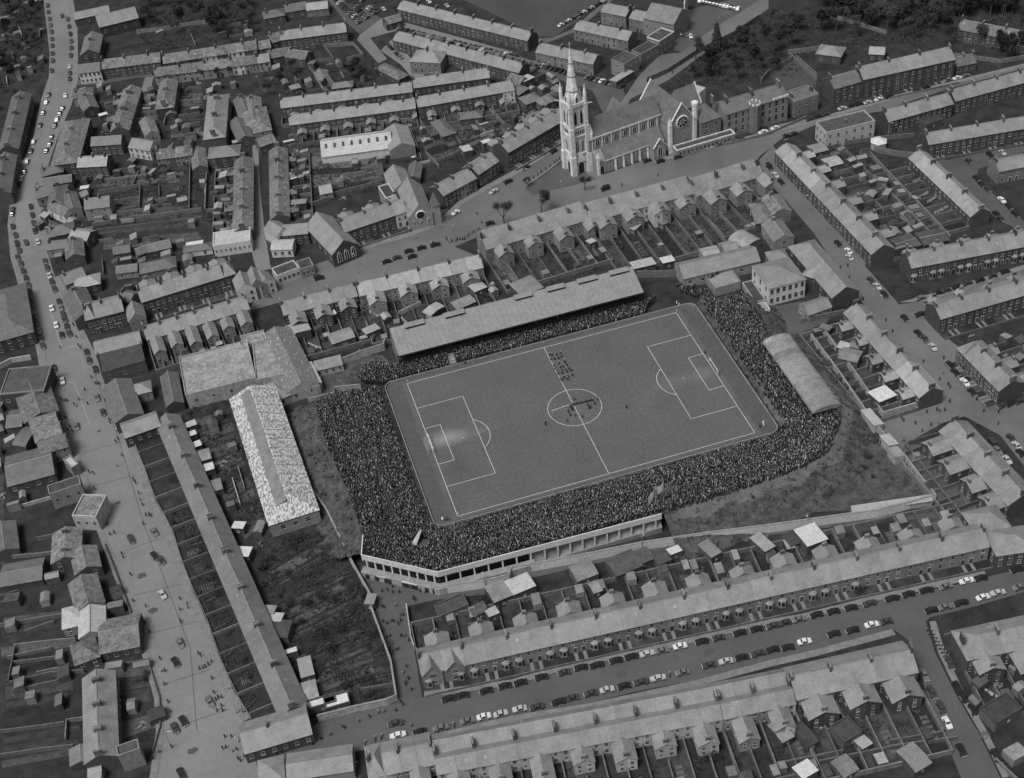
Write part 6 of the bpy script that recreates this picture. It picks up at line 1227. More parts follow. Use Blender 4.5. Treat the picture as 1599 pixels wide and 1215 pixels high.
# ------------------------------------------------------------------ garden walls
GW = [  # polylines of walls that can be followed in the photograph, label
 ('top strip wall of the far-left gardens', [C1(0,525),C1(210,490),C1(330,470)], 1.6),('upright end wall of the far-left gardens', [C1(75,625),C1(45,785)], 1.8),('low strip wall beside the many-hipped house', [C1(60,695),C1(300,665)], 1.4),('white-edged pen wall behind the set-back row', [C1(305,1045),C1(310,960),C1(385,950)], 1.6),('lower strip wall behind the set-back row', [C1(0,1010),C1(200,985),C1(300,970)], 1.5),('bottom strip wall behind the set-back row', [C1(0,1120),C1(200,1090),C1(340,1075)], 1.5),('strip wall above the long dark store', [C1(0,215),C1(180,200),C1(260,190)], 1.5),('first strip wall of the walled orchard beds', [A1(535,1000),A1(660,985)], 1.2),('second strip wall of the orchard beds', [A1(470,865),A1(680,840)], 1.4),('strip wall below the double house', [A1(520,820),A1(690,800)], 1.5),('upper strip wall of the long gardens', [A1(460,1100),A1(700,1070),A1(960,1040)], 1.4),('lower strip wall of the long gardens', [A1(470,1150),A1(540,1140)], 1.4),('strip wall of the dark upper gardens', [A1(840,430),A1(960,420)], 1.5),('second strip wall of the dark upper gardens', [A1(840,490),A1(960,480)], 1.5),('third strip wall of the dark upper gardens', [A1(830,560),A1(950,545)], 1.5),('lane-side strip wall by the short row', [A1(780,600),A1(800,520)], 1.5),('wall of the front gardens along the wide road', [C1(500,700),C1(680,685),C1(730,850),C1(735,975),C1(700,1100)], .9),
 ('pavement wall below the kiosk on the wide road', [C1(480,150),C1(520,250),C1(600,465)], 1.2),
 ('garden wall left of the set-back row', [C1(50,790),C1(240,745),C1(390,735)], 1.8),('lower garden wall left of the set-back row', [C1(60,830),C1(300,775)], 1.8),
 ('garden wall beyond the white-roofed wing', [C1(70,620),C1(240,600),C1(350,590)], 1.8),('yard wall by the long dark store', [C1(0,400),C1(90,370),C1(95,400),C1(0,430)], 1.8),
 ('wall along the wood edge below the broad hall', [A1(650,160),A1(760,150),A1(850,130),A1(1000,110)], 2.2),('wall closing the walled orchard', [A1(470,920),A1(670,890),A1(665,990),A1(520,1025)], 2.0),
 ('middle wall of the walled orchard', [A1(530,965),A1(665,945)], 1.6),('wall above the long gardens', [A1(440,1075),A1(640,1040),A1(760,1030),A1(960,1000)], 1.8),('cross wall in the dark gardens', [A1(905,780),A1(900,1010)], 1.8),('cross wall beside the dark gardens', [A1(985,790),A1(975,1010)], 1.8),
 ('upper wall of the side lane gardens', [A1(980,1010),A1(1090,990)], 1.8),('wall below the pale grey-walled house', [A1(450,1130),A1(580,1110)], 1.8),
 ('wall of the diagonal lane yard', [A2(240,310),A2(320,410)], 2.0),('wall of the walled garden with lawn', [A2(320,220),A2(370,290),A2(250,300)], 2.0),('curved wall of the ruined enclosure', [A2(330,225),A2(460,215),A2(510,270),A2(430,290)], 2.0),
 ('yard wall behind the lower parallel terrace', [A2(155,660),A2(330,625),A2(600,590),A2(760,575)], 2.0),('first dividing wall of the sloping gardens', [A2(725,600),A2(770,715)], 1.8),('second dividing wall of the sloping gardens', [A2(780,580),A2(850,690)], 1.8),('third dividing wall of the sloping gardens', [A2(905,590),A2(975,695)], 1.8),('fourth dividing wall of the sloping gardens', [A2(1020,560),A2(1120,670)], 1.8),('fifth dividing wall of the sloping gardens', [A2(1110,530),A2(1200,620)], 1.8),('lower dividing wall by the chapel hall', [A2(805,730),A2(870,800)], 1.8),
 ('wall across the empty yard', [A2(330,940),A2(440,910),A2(600,870)], 1.8),('brick wall beside the yard hut', [A2(265,980),A2(350,950)], 2.0),
 ('hedge wall along the upper road', [A3(640,390),A3(740,345),A3(870,260),A3(1050,170),A3(1170,90)], 2.4),('priory garden back wall', [A3(1180,395),A4(0,350),A4(130,280),A4(230,370)], 2.2),('wall of the long walled garden', [A4(90,260),A4(240,240),A4(290,300)], 2.4),('wall between garden and dark lane', [A4(100,270),A4(230,385)], 2.2),
 ('front wall of the pale flat-roofed block lane', [A4(270,700),A4(480,670),A4(690,650)], 2.0),('diagonal wall between two sets of yards', [A4(470,730),A4(620,890),A4(730,1000),A4(860,1140)], 2.2),('long pale wall by the hexagonal tank', [A4(500,720),A4(600,740),A4(690,750)], 2.6),
 ('lower lawn wall by the bay-fronted terrace', [A4(590,1200),A4(800,1170)], 1.6),('upper boundary of the railway cutting', [A4(240,70),A4(420,120),A4(560,165)], 2.0),('far cutting wall among trees', [A4(880,270),A4(1100,300),A4(1215,280)], 2.0),
 ('allotment back wall beside the cottage yards', [C2(480,820),C2(630,795)], 1.6),('wall behind the school-side yards', [B4(150,320),B4(360,275)], 2.2),('lane wall beside the villa gardens', [B4(665,895),B4(800,855)], 1.8),('lane wall by the two villas', [B4(650,905),B4(870,1190)], 1.8),
 ('garden wall along the side street', [C4(700,830),C4(800,1010)], 1.8),('bottom lane wall behind the tall end block', [C4(60,1160),C4(340,1105)], 2.0),('second bottom lane wall behind the tall end block', [C4(550,1060),C4(790,1020)], 2.0),('far side wall of the bottom lane', [C4(230,1150),C4(600,1075),C4(860,1040)], 1.6),
]
for lab, ln, h in GW: wall_line('garden_wall', PP(ln), h, .35, 'gwall', lab, 'wall')
# cottage front gardens on the wide road: walls are built with the row; hedges between allotments below
# ------------------------------------------------------------------ sheds
def near_angle(c, rz):
    f = np.array(FOOT); dd = np.hypot(f[:,0]-c[0],f[:,1]-c[1])+np.where(f[:,3]*f[:,4]<18,30,0); k = int(np.argmin(dd))
    if dd[k] > 30: return rz
    a0 = f[k,2]; n_ = round((rz-a0)/(math.pi/2)); return a0+n_*math.pi/2
def shed(q, w_, d_, h, rz, roof, rm, label, grp=None, wm='wood'):
    c = P(q); t = thing('shed', label, 'shed', c, near_angle(c, R(rz)), grp); build(t, w_, d_, h, h+.5 if roof != 'flat' else h, roof, wm, rm, rw=[(0,h*.55,.7,.7)], ridge=False, door=0.0 if h > 2 else None)
for (q,w_,d_,h,rz,rf,rm,lab) in [
 (T(814,925),7.5,6,3.6,8,'mono','asb','large shed with bright white roof behind the bay-windowed terrace'),(T(1265,850),7,7.5,4.0,5,'mono','white','tall shed with brightest white roof beside the boundary alley'),(T(780,935),6,7,3.2,8,'mono','iron','ribbed iron shed beside the bright white shed'),
 (T(912,902),7,6,3.2,6,'gable','iron','grey iron shed with small wing in a back yard'),(T(930,925),3,4,2.4,6,'gable','iron','little iron lean-to beside the grey iron shed'),(T(975,890),9,7,3.2,8,'gable','felt','long black felt shed in the back yards'),(T(1000,880),7,5,3.0,8,'gable','felt','second black felt shed with pale skylight'),
 (T(1033,880),4.5,4.5,3.0,6,'gable','felt','square dark shed by the passage wall'),(T(1053,869),4,2.6,2.6,6,'mono','white','small white-topped coop behind the terrace'),(T(1108,868),4,6.5,3.0,14,'mono','iron','narrow grey lean-to shed in a long yard'),(T(1190,858),4,7,3.0,14,'mono','slatel','pale narrow lean-to shed in a long yard'),
 (C4(110,145),5,5,2.6,8,'gable','felt','dark hutch shed left of brightest white shed'),(T(707,955),9,5,2.8,8,'flat','felt','low flat black-roofed shed at the lane corner'),(T(748,960),5,3.5,2.6,8,'gable','wood','timber shed near the lane corner yards'),(T(770,965),3.5,3,2.6,8,'mono','asb','small pale coop near the lane corner yards'),
 (B1(905,825),5,3,2.4,-25,'mono','asb','first pale outhouse behind the cottage row'),(B1(912,870),4,2.6,2.4,-25,'mono','white','second bright outhouse behind the cottage row'),(B1(935,920),4,3,2.4,-25,'mono','white','third outhouse with white edge behind the cottage row'),(B1(965,975),6,5,2.8,-25,'gable','iron','grey shed behind the cottage row'),(B1(988,1032),5,3.6,2.6,-25,'mono','white','bright white outhouse midway behind the cottage row'),(B1(1025,1115),5,5,2.6,-25,'gable','iron','drab shed behind the lower cottages'),
 (C1(1100,85),4,3,2.4,-25,'mono','white','white outhouse beyond the drab shed'),(C1(1120,208),5,4,2.6,-25,'mono','white','square white outhouse behind lower cottages'),(C2(85,505),6,3.2,2.4,-25,'mono','asb','pale coop at the allotment edge'),(C2(60,470),5,3,2.4,-25,'mono','iron','grey coop at the allotment edge'),(C2(120,560),6,6,2.8,-25,'gable','felt','dark shed at the allotment edge'),(C2(155,660),5,1.6,2.2,-25,'mono','white','long white cold frame by the cottages'),(C2(235,735),4,7,2.6,-20,'mono','slatel','pale narrow shed in the allotments'),(C2(240,845),6,6,2.8,-25,'gable','iron','grey shed near the broad corner building'),(C2(305,890),8,3,2.4,14,'flat','white','white-edged pen against the corner wall'),(C2(375,885),7,4,2.4,14,'flat','white','second white-edged pen against the corner wall'),(C2(530,425),3,4,2.6,-25,'mono','conc','concrete hut on the turnstile lane wall'),
 (B2(410,410),9,6,3.2,14,'gable','slate','slate-roofed garden shed near the stadium hut'),(B2(550,375),6,4,2.6,14,'mono','slatel','ribbed pale lean-to in the stadium-side garden'),(B2(195,390),6,10,4.2,-62,'gable','slatel','speckled stable behind the works wing'),(B2(355,310),5,3,3.4,14,'mono','white','white-walled wash house behind the brick terrace'),(B2(745,195),3,5,2.6,-60,'gable','iron','dark narrow shed in a sloping back garden'),(B2(1050,170),5,6,3,14,'hip','slatel','mottled little house at the passage side'),(B2(845,280),4.5,7,2.8,-60,'gable','slatel','pale pitched shed touching the stand roof'),(B2(985,250),8,5,3,14,'barrel','iron','humped shed behind the stand'),
 (B3(70,180),9,9,3.8,14,'hip','slate','pyramid-roofed building close behind the main stand'),(B3(620,65),9,5,2.8,14,'mono','asb','pale flat store at the stand gate'),(B3(735,45),5,4,2.6,14,'mono','white','bright white store near the school hall'),(A3(600,1090),3,8,2.6,-60,'gable','slatel','speckled long shed in a church-side garden'),(A3(1075,945),3.5,4,2.2,-40,'mono','asb','bright cold frame in the last church-side garden'),
 (A3(720,1080),2,3,2,-60,'mono','iron','small hutch in a church-side garden'),(A3(375,1170),3,3,2.4,14,'mono','asb','white coop in a church-side garden'),
 (B4(535,690),7,6,3.2,8,'mono','white','shed with white wall top at the junction corner'),(B4(385,500),7,6,3,-45,'gable','iron','grey shed against the terrace yard wall'),(B4(355,455),4,4,2.6,-45,'mono','asb','light-topped coop in the school-side yards'),(B4(270,365),4,3,2.4,-45,'mono','iron','hutch near the school yard wall'),(B4(415,445),4,4,2.6,-45,'gable','iron','brown shed in the school-side yards'),
 (A4(230,735),7,6,3.2,-40,'gable','slate','slate wash house behind the long school-side terrace'),(A4(300,800),7,6,3.4,-40,'gable','slatel','pale wash house behind the long school-side terrace'),(A4(540,880),4,3,2.6,-40,'mono','slatel','grey hut in the wide dark garden'),(A4(765,600),8,5,3,8,'flat','felt','flat dark store behind the hexagonal tank'),
 (C4(350,1030),6,6,3.4,12,'flat','felt','walled black-roofed store behind the tall end block'),(C4(165,1040),3.5,7,2.6,12,'gable','felt','dark narrow shed behind the tall end block'),(C4(55,1030),4,6,3,12,'gable','slate','slate shed behind the first tall end house'),(C4(660,1150),5.5,7,3.0,12,'gable','iron','ribbed iron garage by the bottom lane'),(C4(345,1190),5,5,3,12,'gable','iron','ribbed iron shed on the bottom lane'),(C4(165,1205),5,4,2.8,12,'mono','white','white-roofed shed at the bottom edge'),(C4(1055,935),9,6,3.6,12,'flat','felt','black-roofed pale-walled garage across the side street'),(C4(430,1078),3.5,3,2.4,12,'mono','slatel','small pale hut on the bottom lane corner'),
 (A2(160,695),5,2,2.6,5,'mono','white','white-topped wall shed at the side lane'),(A2(175,870),4,3,2.6,5,'mono','white','white coop behind the side lane cottages'),(A2(195,990),9,4,3,5,'mono','iron','iron lean-to beside the dark-walled house'),(A2(750,775),2.5,2.5,3,0,'flat','white','small white cube hut in the chapel garden'),(A2(850,715),3,9,2.6,-62,'gable','felt','dark long coop in the sloping gardens'),(A2(1000,735),5,4,3,-40,'mono','asb','pale skylit shed behind the shops'),(A2(1095,705),4,3,3.4,-30,'mono','white','bright white roof box behind the shops'),(A2(190,440),5,5,2.8,5,'mono','slate','garden hut at the orchard foot'),
 (A3(70,410),6,5,4,20,'mono','asb','white-gabled garage left of the spire'),(A3(520,390),12,4,3,-15,'mono','slatel','curved pale shop awning block at the fork'),(A1(500,580),4,3,4,0,'mono','white','bright ragged store by the lane block'),(A1(1130,700),4,3,3,0,'mono','slatel','pale shed beside the hipped house'),(A1(410,915),4,3,2.6,0,'mono','white','white-doored store by the double house'),(A1(930,1180),7,3,2.4,5,'mono','white','long white screen wall shed by the white workshop'),
]:
    shed(q,w_,d_,h,rz,rf,rm,lab)
# ------------------------------------------------------------------ washing lines
def washing(q, L, rz, label):
    t = thing('washing_line', label, 'washing line', P(q), R(rz), 'washing lines')
    for s in (-1,1): obj('post', cached(('wpost',), lambda: MB().box(-.06,.06,-.06,.06,0,2.2).mesh('post',['wood'])), t, (s*L/2,0,0))
    obj('line', cached(('wl',L), lambda: MB().box(-L/2,L/2,-.015,.015,2.1,2.13).mesh('line',['framed'])), t)
    x = -L/2+.5
    while x < L/2-.6:
        w_ = random.uniform(.6,1.6); h = random.uniform(.8,1.6)
        b = MB(); n = 4
        for k in range(n):
            x0, x1 = x+w_*k/n, x+w_*(k+1)/n; y0, y1 = .12*math.sin(k*2.1+x), .12*math.sin((k+1)*2.1+x)
            b.hexa([(x0,y0*2,2.1-h),(x1,y1*2,2.1-h),(x1,y1*2+.03,2.1-h),(x0,y0*2+.03,2.1-h)],[(x0,y0*.3,2.1),(x1,y1*.3,2.1),(x1,y1*.3+.03,2.1),(x0,y0*.3+.03,2.1)])
        obj('sheet', b.mesh('sheet',['white']), t); x += w_+random.uniform(.1,.5)
washing(A4(730,938),6,20,'short line of white washing in a cottage yard by the diagonal wall'); washing(A4(770,960),6,20,'line of white washing in the next cottage yard'); washing(A4(830,1002),11,15,'longest line of white washing below the light-roofed cottages')
washing(B2(557,285),5,-60,'bright washing on a line behind the brick terrace'); washing(A4(700,870),5,20,'thin line of washing near the top of the cottage yards'); washing(C4(1010,840),4,-60,'ragged white washing in the yard across the side street'); washing(B2(280,440),7,-50,'washing strung in the yard beside the speckled stable')
# ------------------------------------------------------------------ cars of the period
def car_body(kind):
    b = MB(); hw = .78
    if kind == 'saloon':
        prof = [(-2.0,.45),(-1.98,.75),(-1.75,.92),(-1.15,.98),(-.75,1.45),(.35,1.48),(.85,1.02),(1.75,.92),(1.98,.72),(2.0,.42)]
    elif kind == 'long':
        prof = [(-2.2,.45),(-2.2,.8),(-1.9,.95),(-1.1,1.0),(-.7,1.4),(.5,1.42),(1.05,1.0),(2.0,.95),(2.2,.75),(2.2,.42)]
    else: # van
        prof = [(-2.0,.45),(-2.05,1.9),(-1.9,2.0),(.6,2.0),(.9,1.3),(1.7,1.05),(1.95,.9),(2.0,.42)]
    def ins(z): return hw if z < 1.0 else hw*(1-.22*(z-1.0)/.5) if kind != 'van' else hw
    n = len(prof); k = len(b.v)
    L = [(x,-ins(z)*(1 if abs(x)<1.9 else .88),z) for x,z in prof]; Rr = [(x,ins(z)*(1 if abs(x)<1.9 else .88),z) for x,z in prof]
    b.loft([L,Rr])
    for sx in (1.28,-1.28):
        for sy in (-1,1): b.loft([[(sx-.55,sy*.72,.45),(sx-.35,sy*.72,.85),(sx+.3,sy*.72,.85),(sx+.55,sy*.72,.45)],[(sx-.55,sy*.86,.45),(sx-.35,sy*.86,.78),(sx+.3,sy*.86,.78),(sx+.55,sy*.86,.45)]][::(1 if sy>0 else -1)])
    return b
def car_glass(kind):
    b = MB()
    if kind == 'van':
        b.hexa([(.63,-.68,1.95),(.93,-.68,1.32),(.93,.68,1.32),(.63,.68,1.95)],[(.68,-.68,1.97),(.98,-.68,1.34),(.98,.68,1.34),(.68,.68,1.97)]); return b
    x0,x1,x2,x3 = (-1.1,-.74,.36,.82) if kind=='saloon' else (-1.05,-.7,.5,1.0); zt = 1.44 if kind=='saloon' else 1.38
    b.poly([(x3+.0,-.62,1.08),(x3,.62,1.08),(x2+.04,.56,zt),(x2+.04,-.56,zt)]); b.poly([(x0-.03,.62,1.05),(x0-.03,-.62,1.05),(x1-.04,-.56,zt),(x1-.04,.56,zt)])
    for s in (-1,1):
        q = [(x0+.12,s*.80,1.03),(x3-.1,s*.80,1.03),(x2,s*.66,zt-.04),(x1+.05,s*.66,zt-.04)]
        b.poly(q if s < 0 else q[::-1])
    return b
CARN = 0
def car(q, ang, paint_='car_black', kind='saloon', detail=True, label='', group='', z=.05):
    global CARN; CARN += 1
    c = P(q)
    cn = {'car_black':'black','car_dark':'dark','car_grey':'grey','car_white':'white','car_pale':'pale'}[paint_]
    t = thing('parked_car' if 'parked' in group else 'car', '%s %s %s' % (cn, 'van' if kind=='van' else 'saloon car', label), 'van' if kind == 'van' else 'car', (c[0],c[1],z), ang, group)
    obj('body', cached(('carb',kind), lambda: car_body(kind).mesh('body',['car_black'])), t, mt=paint_)
    obj('windows', cached(('carg',kind), lambda: car_glass(kind).mesh('windows',['glass'])), t)
    if detail:
        wm = cached('wheel', lambda: MB().loft([[(.32*math.cos(a*math.pi/5),y,.32+.32*math.sin(a*math.pi/5)) for a in range(10)] for y in (-.1,.1)]).mesh('wheel',['dark']))
        for sx in (-1.28,1.28):
            for sy in (-.76,.76): obj('wheel', wm, t, (sx,sy,0))
        ln = 2.02 if kind != 'long' else 2.22
        for s in (-1,1): obj('bumper', cached(('bump',), lambda: MB().box(-.05,.05,-.75,.75,.42,.56).mesh('bumper',['chrome'])), t, (s*ln,0,0))
        for s in (-.5,.5): obj('headlight', cached(('hl',), lambda: MB().tube((0,0,0),(.1,0,0),.12,.1,6).mesh('headlight',['chrome'])), t, (1.9 if kind!='long' else 2.1,s,.72))
    return t
def ang(a, b): p, q = P(a), P(b); return math.atan2((q-p)[1],(q-p)[0])
K = {'k':'car_black','d':'car_dark','g':'car_grey','w':'car_white','p':'car_pale'}
CCNT = {}
def cars(tile, lst, direction, label, group, detail=True, jit=.05, flip=False, end=None):
    for it in lst:
        x, y, c = it[:3]; kd = it[3] if len(it) > 3 else ('long' if random.random() < .2 else 'saloon')
        lb = label
        if end:
            i_ = CCNT.get(group,0); CCNT[group] = i_+1; lb = '%s, %s from %s' % (label, ORD[i_], end)
        car(tile(x,y), direction+random.uniform(-jit,jit)+(math.pi if random.random() < .4 else 0), K[c], kd, detail, lb, group)
lowdir = ang(C3(40,783),C3(1118,537)); N_ = 'parked below the bay-windowed terrace'; G_ = 'cars parked below the bay-windowed terrace'
END_ = 'the turnstile lane'
cars(C2, [(885,858,'k'),(945,843,'k'),(1055,822,'k'),(1140,800,'k')], lowdir, N_, G_, end='the turnstile lane')
cars(C3, [(40,785,'k'),(135,760,'k'),(240,738,'d'),(315,716,'k'),(388,705,'k'),(475,684,'k'),(548,666,'k'),(615,653,'p'),(685,638,'g'),(768,618,'w'),(867,597,'k'),(945,580,'d'),(1040,558,'k'),(1118,540,'k')], lowdir, N_, G_, end='the turnstile lane')
cars(C4, [(20,525,'d'),(75,511,'d'),(140,495,'g'),(220,475,'k'),(297,460,'k'),(378,443,'k'),(462,423,'d'),(565,400,'k'),(640,381,'k'),(722,363,'k'),(810,345,'g'),(905,320,'w'),(970,307,'k'),(1135,268,'k')], lowdir, N_, G_, end='the turnstile lane')
N_ = 'parked before the double-roofed terrace'; G_ = 'cars parked on the double-roofed terrace side'
cars(C2, [(640,970,'d','long'),(650,1025,'w','long'),(750,1010,'k'),(848,990,'g'),(970,958,'g'),(1043,940,'w'),(1120,927,'p')], lowdir, N_, G_, end='the turnstile lane')
cars(C3, [(35,905,'p'),(115,895,'d'),(215,872,'k'),(278,854,'d'),(360,834,'d'),(435,817,'p'),(513,800,'k'),(590,782,'d'),(667,764,'p'),(780,737,'g'),(900,705,'d'),(978,687,'p'),(1050,670,'k'),(1125,652,'d')], lowdir, N_, G_, end='the turnstile lane')
cars(C4, [(20,634,'k'),(90,624,'k'),(165,597,'w'),(300,562,'k'),(385,545,'k'),(472,520,'w'),(540,505,'d'),(745,454,'k'),(808,439,'g'),(880,420,'k'),(980,395,'w'),(1048,374,'p'),(1150,348,'g')], lowdir, N_, G_, end='the turnstile lane')
d6 = ang(C4(740,820),C4(880,1090)); cars(C4, [(828,695,'d'),(712,750,'g'),(745,828,'d'),(790,900,'d'),(815,968,'w'),(880,1092,'k'),(862,805,'k'),(890,850,'k'),(1040,1120,'k'),(935,910,'k')], d6, 'parked in the side street', 'cars parked in the side street', end='the lower street')
dr3 = ang(B4(485,120),B4(965,650)); N_ = 'parked in the street past the school'; G_ = 'cars parked in the school street'
cars(B4, [(485,120,'d'),(515,150,'p'),(550,188,'k'),(645,300,'k'),(710,372,'k'),(740,398,'d'),(778,437,'p'),(860,522,'k'),(885,558,'k'),(930,605,'w'),(965,652,'k'),(1055,888,'d','van'),(1085,928,'g'),(1130,972,'p'),(1150,870,'d'),(1175,905,'p'),(1195,940,'k'),(383,12,'p')], dr3, N_, G_, end='the school')
cars(A4, [(32,836,'p'),(60,870,'k'),(330,1162,'k'),(378,1197,'w'),(5,800,'k','van')], dr3, N_, G_)
dh = ang(B4(700,215),B4(1100,90)); cars(B4, [(720,205,'g'),(762,228,'d'),(718,282,'k','long'),(800,180,'k'),(840,168,'d'),(890,152,'k'),(940,135,'d'),(1000,120,'k'),(1060,100,'d'),(1120,80,'k')], dh, 'parked before the bay-fronted terrace right of the school street', 'cars parked by the bay-fronted terrace')
dj = ang(B4(1090,735),B4(1215,690)); cars(B4, [(1110,715,'d'),(1150,705,'k'),(1190,695,'d')], dj, 'parked by the short row at the wide junction', 'cars parked at the junction')
dc = ang(A3(930,703),A4(530,475)); N_ = 'parked along the church and priory street'; G_ = 'cars parked along the church street'
cars(A3, [(930,705,'w'),(980,692,'g'),(1045,673,'g'),(1080,664,'d'),(1190,632,'w')], dc, N_, G_, end='the church')
cars(A4, [(32,614,'w'),(85,650,'d'),(120,640,'d'),(195,572,'d'),(235,560,'k'),(270,550,'d'),(350,520,'p'),(395,508,'k'),(430,500,'k'),(470,492,'p'),(522,478,'w'),(570,466,'k'),(850,386,'g'),(895,376,'w'),(935,366,'g'),(700,432,'d'),(745,420,'k')], dc, N_, G_, end='the church')
cars(A3, [(785,750,'k'),(702,770,'k'),(640,768,'k'),(440,902,'k','van')], dc, 'standing in the road beside the church', 'cars parked beside the church')
cars(A3, [(195,724,'k'),(65,800,'d')], ang(A3(60,800),A3(200,720)), 'standing near the church tower', 'cars by the tower')
dw = ang(A2(800,1085),A2(1128,912)); cars(A2, [(948,1015,'w'),(1128,914,'p'),(1195,867,'k')], dw, 'driving along the wide church road', 'cars driving on the church road')
dw2 = ang(A2(725,1195),A2(850,1165)); cars(A2, [(725,1197,'k'),(785,1182,'k'),(850,1167,'k'),(880,990,'k'),(1110,1065,'k'),(710,1060,'d'),(1160,820,'k')], dw2, 'parked beside the wide church road', 'cars parked on the church road')
cars(B2, [(620,32,'k'),(668,14,'d'),(300,110,'k','van'),(740,8,'k')], ang(B2(300,110),B2(668,14)), 'parked near the shops on the wide church road', 'cars parked near the shops')
dm = ang(B1(100,40),B1(200,430)); N_ = 'parked along the left kerb above the crossroads'; G_ = 'cars parked on the outer kerb'
cars(B1, [(85,10,'d'),(100,42,'d'),(112,78,'k'),(125,112,'k'),(135,142,'d'),(142,172,'k'),(150,205,'k'),(156,240,'d'),(166,300,'k','long'),(178,330,'d'),(188,358,'g'),(196,395,'k'),(204,432,'d')], dm, N_, G_, end='the road bend')
N_ = 'parked along the shop-side kerb above the crossroads'; G_ = 'cars parked on the shop kerb'
cars(B1, [(215,30,'d'),(225,62,'d'),(237,97,'p'),(248,130,'k'),(260,162,'d'),(282,222,'k'),(291,252,'g'),(300,282,'d'),(308,308,'d'),(318,340,'k'),(330,372,'d'),(295,380,'k'),(412,462,'k'),(424,500,'d'),(455,545,'k')], dm, N_, G_, end='the road bend')
cars(B1, [(247,252,'w'),(268,332,'w'),(298,597,'w'),(245,547,'k'),(258,538,'k'),(462,677,'g'),(490,747,'d'),(365,812,'g'),(268,715,'p','van')], dm, 'driving across the crossroads', 'cars moving on the main road')
da = ang(A1(230,20),A1(250,290)); cars(A1, [(226,30,'d'),(230,62,'k'),(236,95,'k'),(240,125,'d'),(245,155,'k'),(247,190,'d'),(249,222,'k'),(250,258,'k'),(251,292,'d'),(247,340,'k')], da, 'parked on the outer kerb at the top of the main road', 'cars parked at the road top, outer kerb', False)
cars(A1, [(322,95,'d'),(328,130,'k'),(335,165,'k'),(340,200,'d'),(340,232,'k'),(337,268,'k'),(332,320,'p'),(332,350,'d'),(332,378,'k')], da, 'parked on the inner kerb at the top of the main road', 'cars parked at the road top, inner kerb', False)
cars(A1, [(296,80,'k'),(311,458,'w')], da, 'driving near the top of the main road', 'cars driving at the road top', False)
db = ang(A1(240,470),A1(100,850)); cars(A1, [(232,455,'k'),(221,490,'p'),(206,540,'d'),(192,600,'k'),(161,678,'p'),(148,722,'d'),(130,772,'p'),(116,820,'k'),(104,852,'p'),(92,880,'k'),(70,942,'d'),(62,1000,'d'),(60,1020,'k')], db, 'parked on the outer kerb of the road bend', 'cars parked on the bend, outer kerb', False)
cars(A1, [(298,520,'d'),(285,545,'k'),(272,572,'p'),(262,600,'k'),(246,655,'g'),(238,690,'k'),(222,720,'d')], db, 'parked on the inner kerb of the road bend', 'cars parked on the bend, inner kerb', False)
cars(A1, [(148,985,'k'),(155,1025,'k'),(160,1062,'d'),(167,1100,'k'),(182,1152,'p'),(125,1155,'d')], dm, 'parked where the main road straightens', 'cars parked below the bend', False); cars(A1, [(62,1080,'k'),(75,1120,'d'),(82,1160,'k'),(92,1192,'d')], dm, 'parked on the outer kerb where the main road straightens', 'cars parked below the bend, outer kerb', False)
dl = ang(C1(600,125),C1(745,380)); cars(C1, [(600,128,'d'),(706,95,'g'),(745,382,'p'),(825,602,'g'),(804,690,'k'),(960,870,'g'),(840,960,'k'),(801,992,'d'),(830,1200,'k'),(708,205,'k'),(738,225,'d')], dl, 'driving along the wide road past the cottage gardens', 'cars driving on the wide road')
# upper car parks
O_ = P(A2(362,8)); U_ = P(A2(488,132))-O_; V_ = P(A2(575,80))-P(A2(488,132)); LU, LV = np.linalg.norm(U_), np.linalg.norm(V_); U_, V_ = U_/LU, V_/LV
for r_ in range(max(3,int(LV/5.6))):
    for i in range(int(LU/2.4)):
        if random.random() < .06: continue
        c_ = O_+V_*(2.5+r_*5.6)+U_*(1+i*2.4)+V_*random.uniform(-.4,.4); t_ = car((0,600), math.atan2(V_[1],V_[0])+random.uniform(-.05,.05), K[random.choice('kkkkddddggp')], 'saloon', False, 'in row %s of the crowded upper car park' % ('one','two','three','four','five','six','seven','eight')[r_], 'cars parked in the upper car park'); t_.location = (c_[0],c_[1],.05)
for i in range(23):
    u = i/22; car(A2(690+u*540,150+u*132-6), ang(A2(690,150),A2(700,120))+random.uniform(-.08,.08)-.5, K[random.choice('kkddggpw')], 'saloon', False, 'nosed in behind the second upper terrace', 'cars parked behind the second upper terrace')
for i in range(14): car(A2(218+i*16.2,222-i*2.6), ang(A2(218,222),A2(222,200)), K[random.choice('kddgpw')], 'saloon', False, 'in the line before the large brick terrace', 'cars parked before the large brick terrace')
for i in range(9): u = i/8; car(A3(78+u*178,298+u*50), ang(A3(78,298),A3(95,270))-.5, K[random.choice('kddgpw')], 'saloon', False, 'nosed in directly below the short terrace behind the spire', 'cars parked behind the spire')
for i in range(8): u = i/7; car(A3(355+u*165,372+u*42), ang(A3(355,372),A3(372,345))-.5, K[random.choice('kddgpw')], 'saloon', False, 'parked right of the spire near the fork', 'cars parked right of the spire')
for i in range(12): u = i/11; car(A3(232+u*200,124-u*112), ang(A3(232,124),A3(440,10)), K[random.choice('kdgpww')], 'saloon', False, 'beside the playing field path', 'cars parked beside the playing field')
for i in range(7):
    for r_ in range(2): car(A3(735+i*17+r_*25,100+i*13+r_*52-i*8), ang(A3(760,100),A3(780,140)), K[random.choice('kkdgpw')], 'saloon', False, 'in the car park by the white stepped facade', 'cars parked by the stepped facade')
for i in range(12): u = i/11; car(A3(890+u*180,8+u*38), ang(A3(890,8),A3(905,-20)), K[random.choice('kkdgpw')], 'saloon', False, 'in the far row of the upper road car park', 'cars parked in the far row')
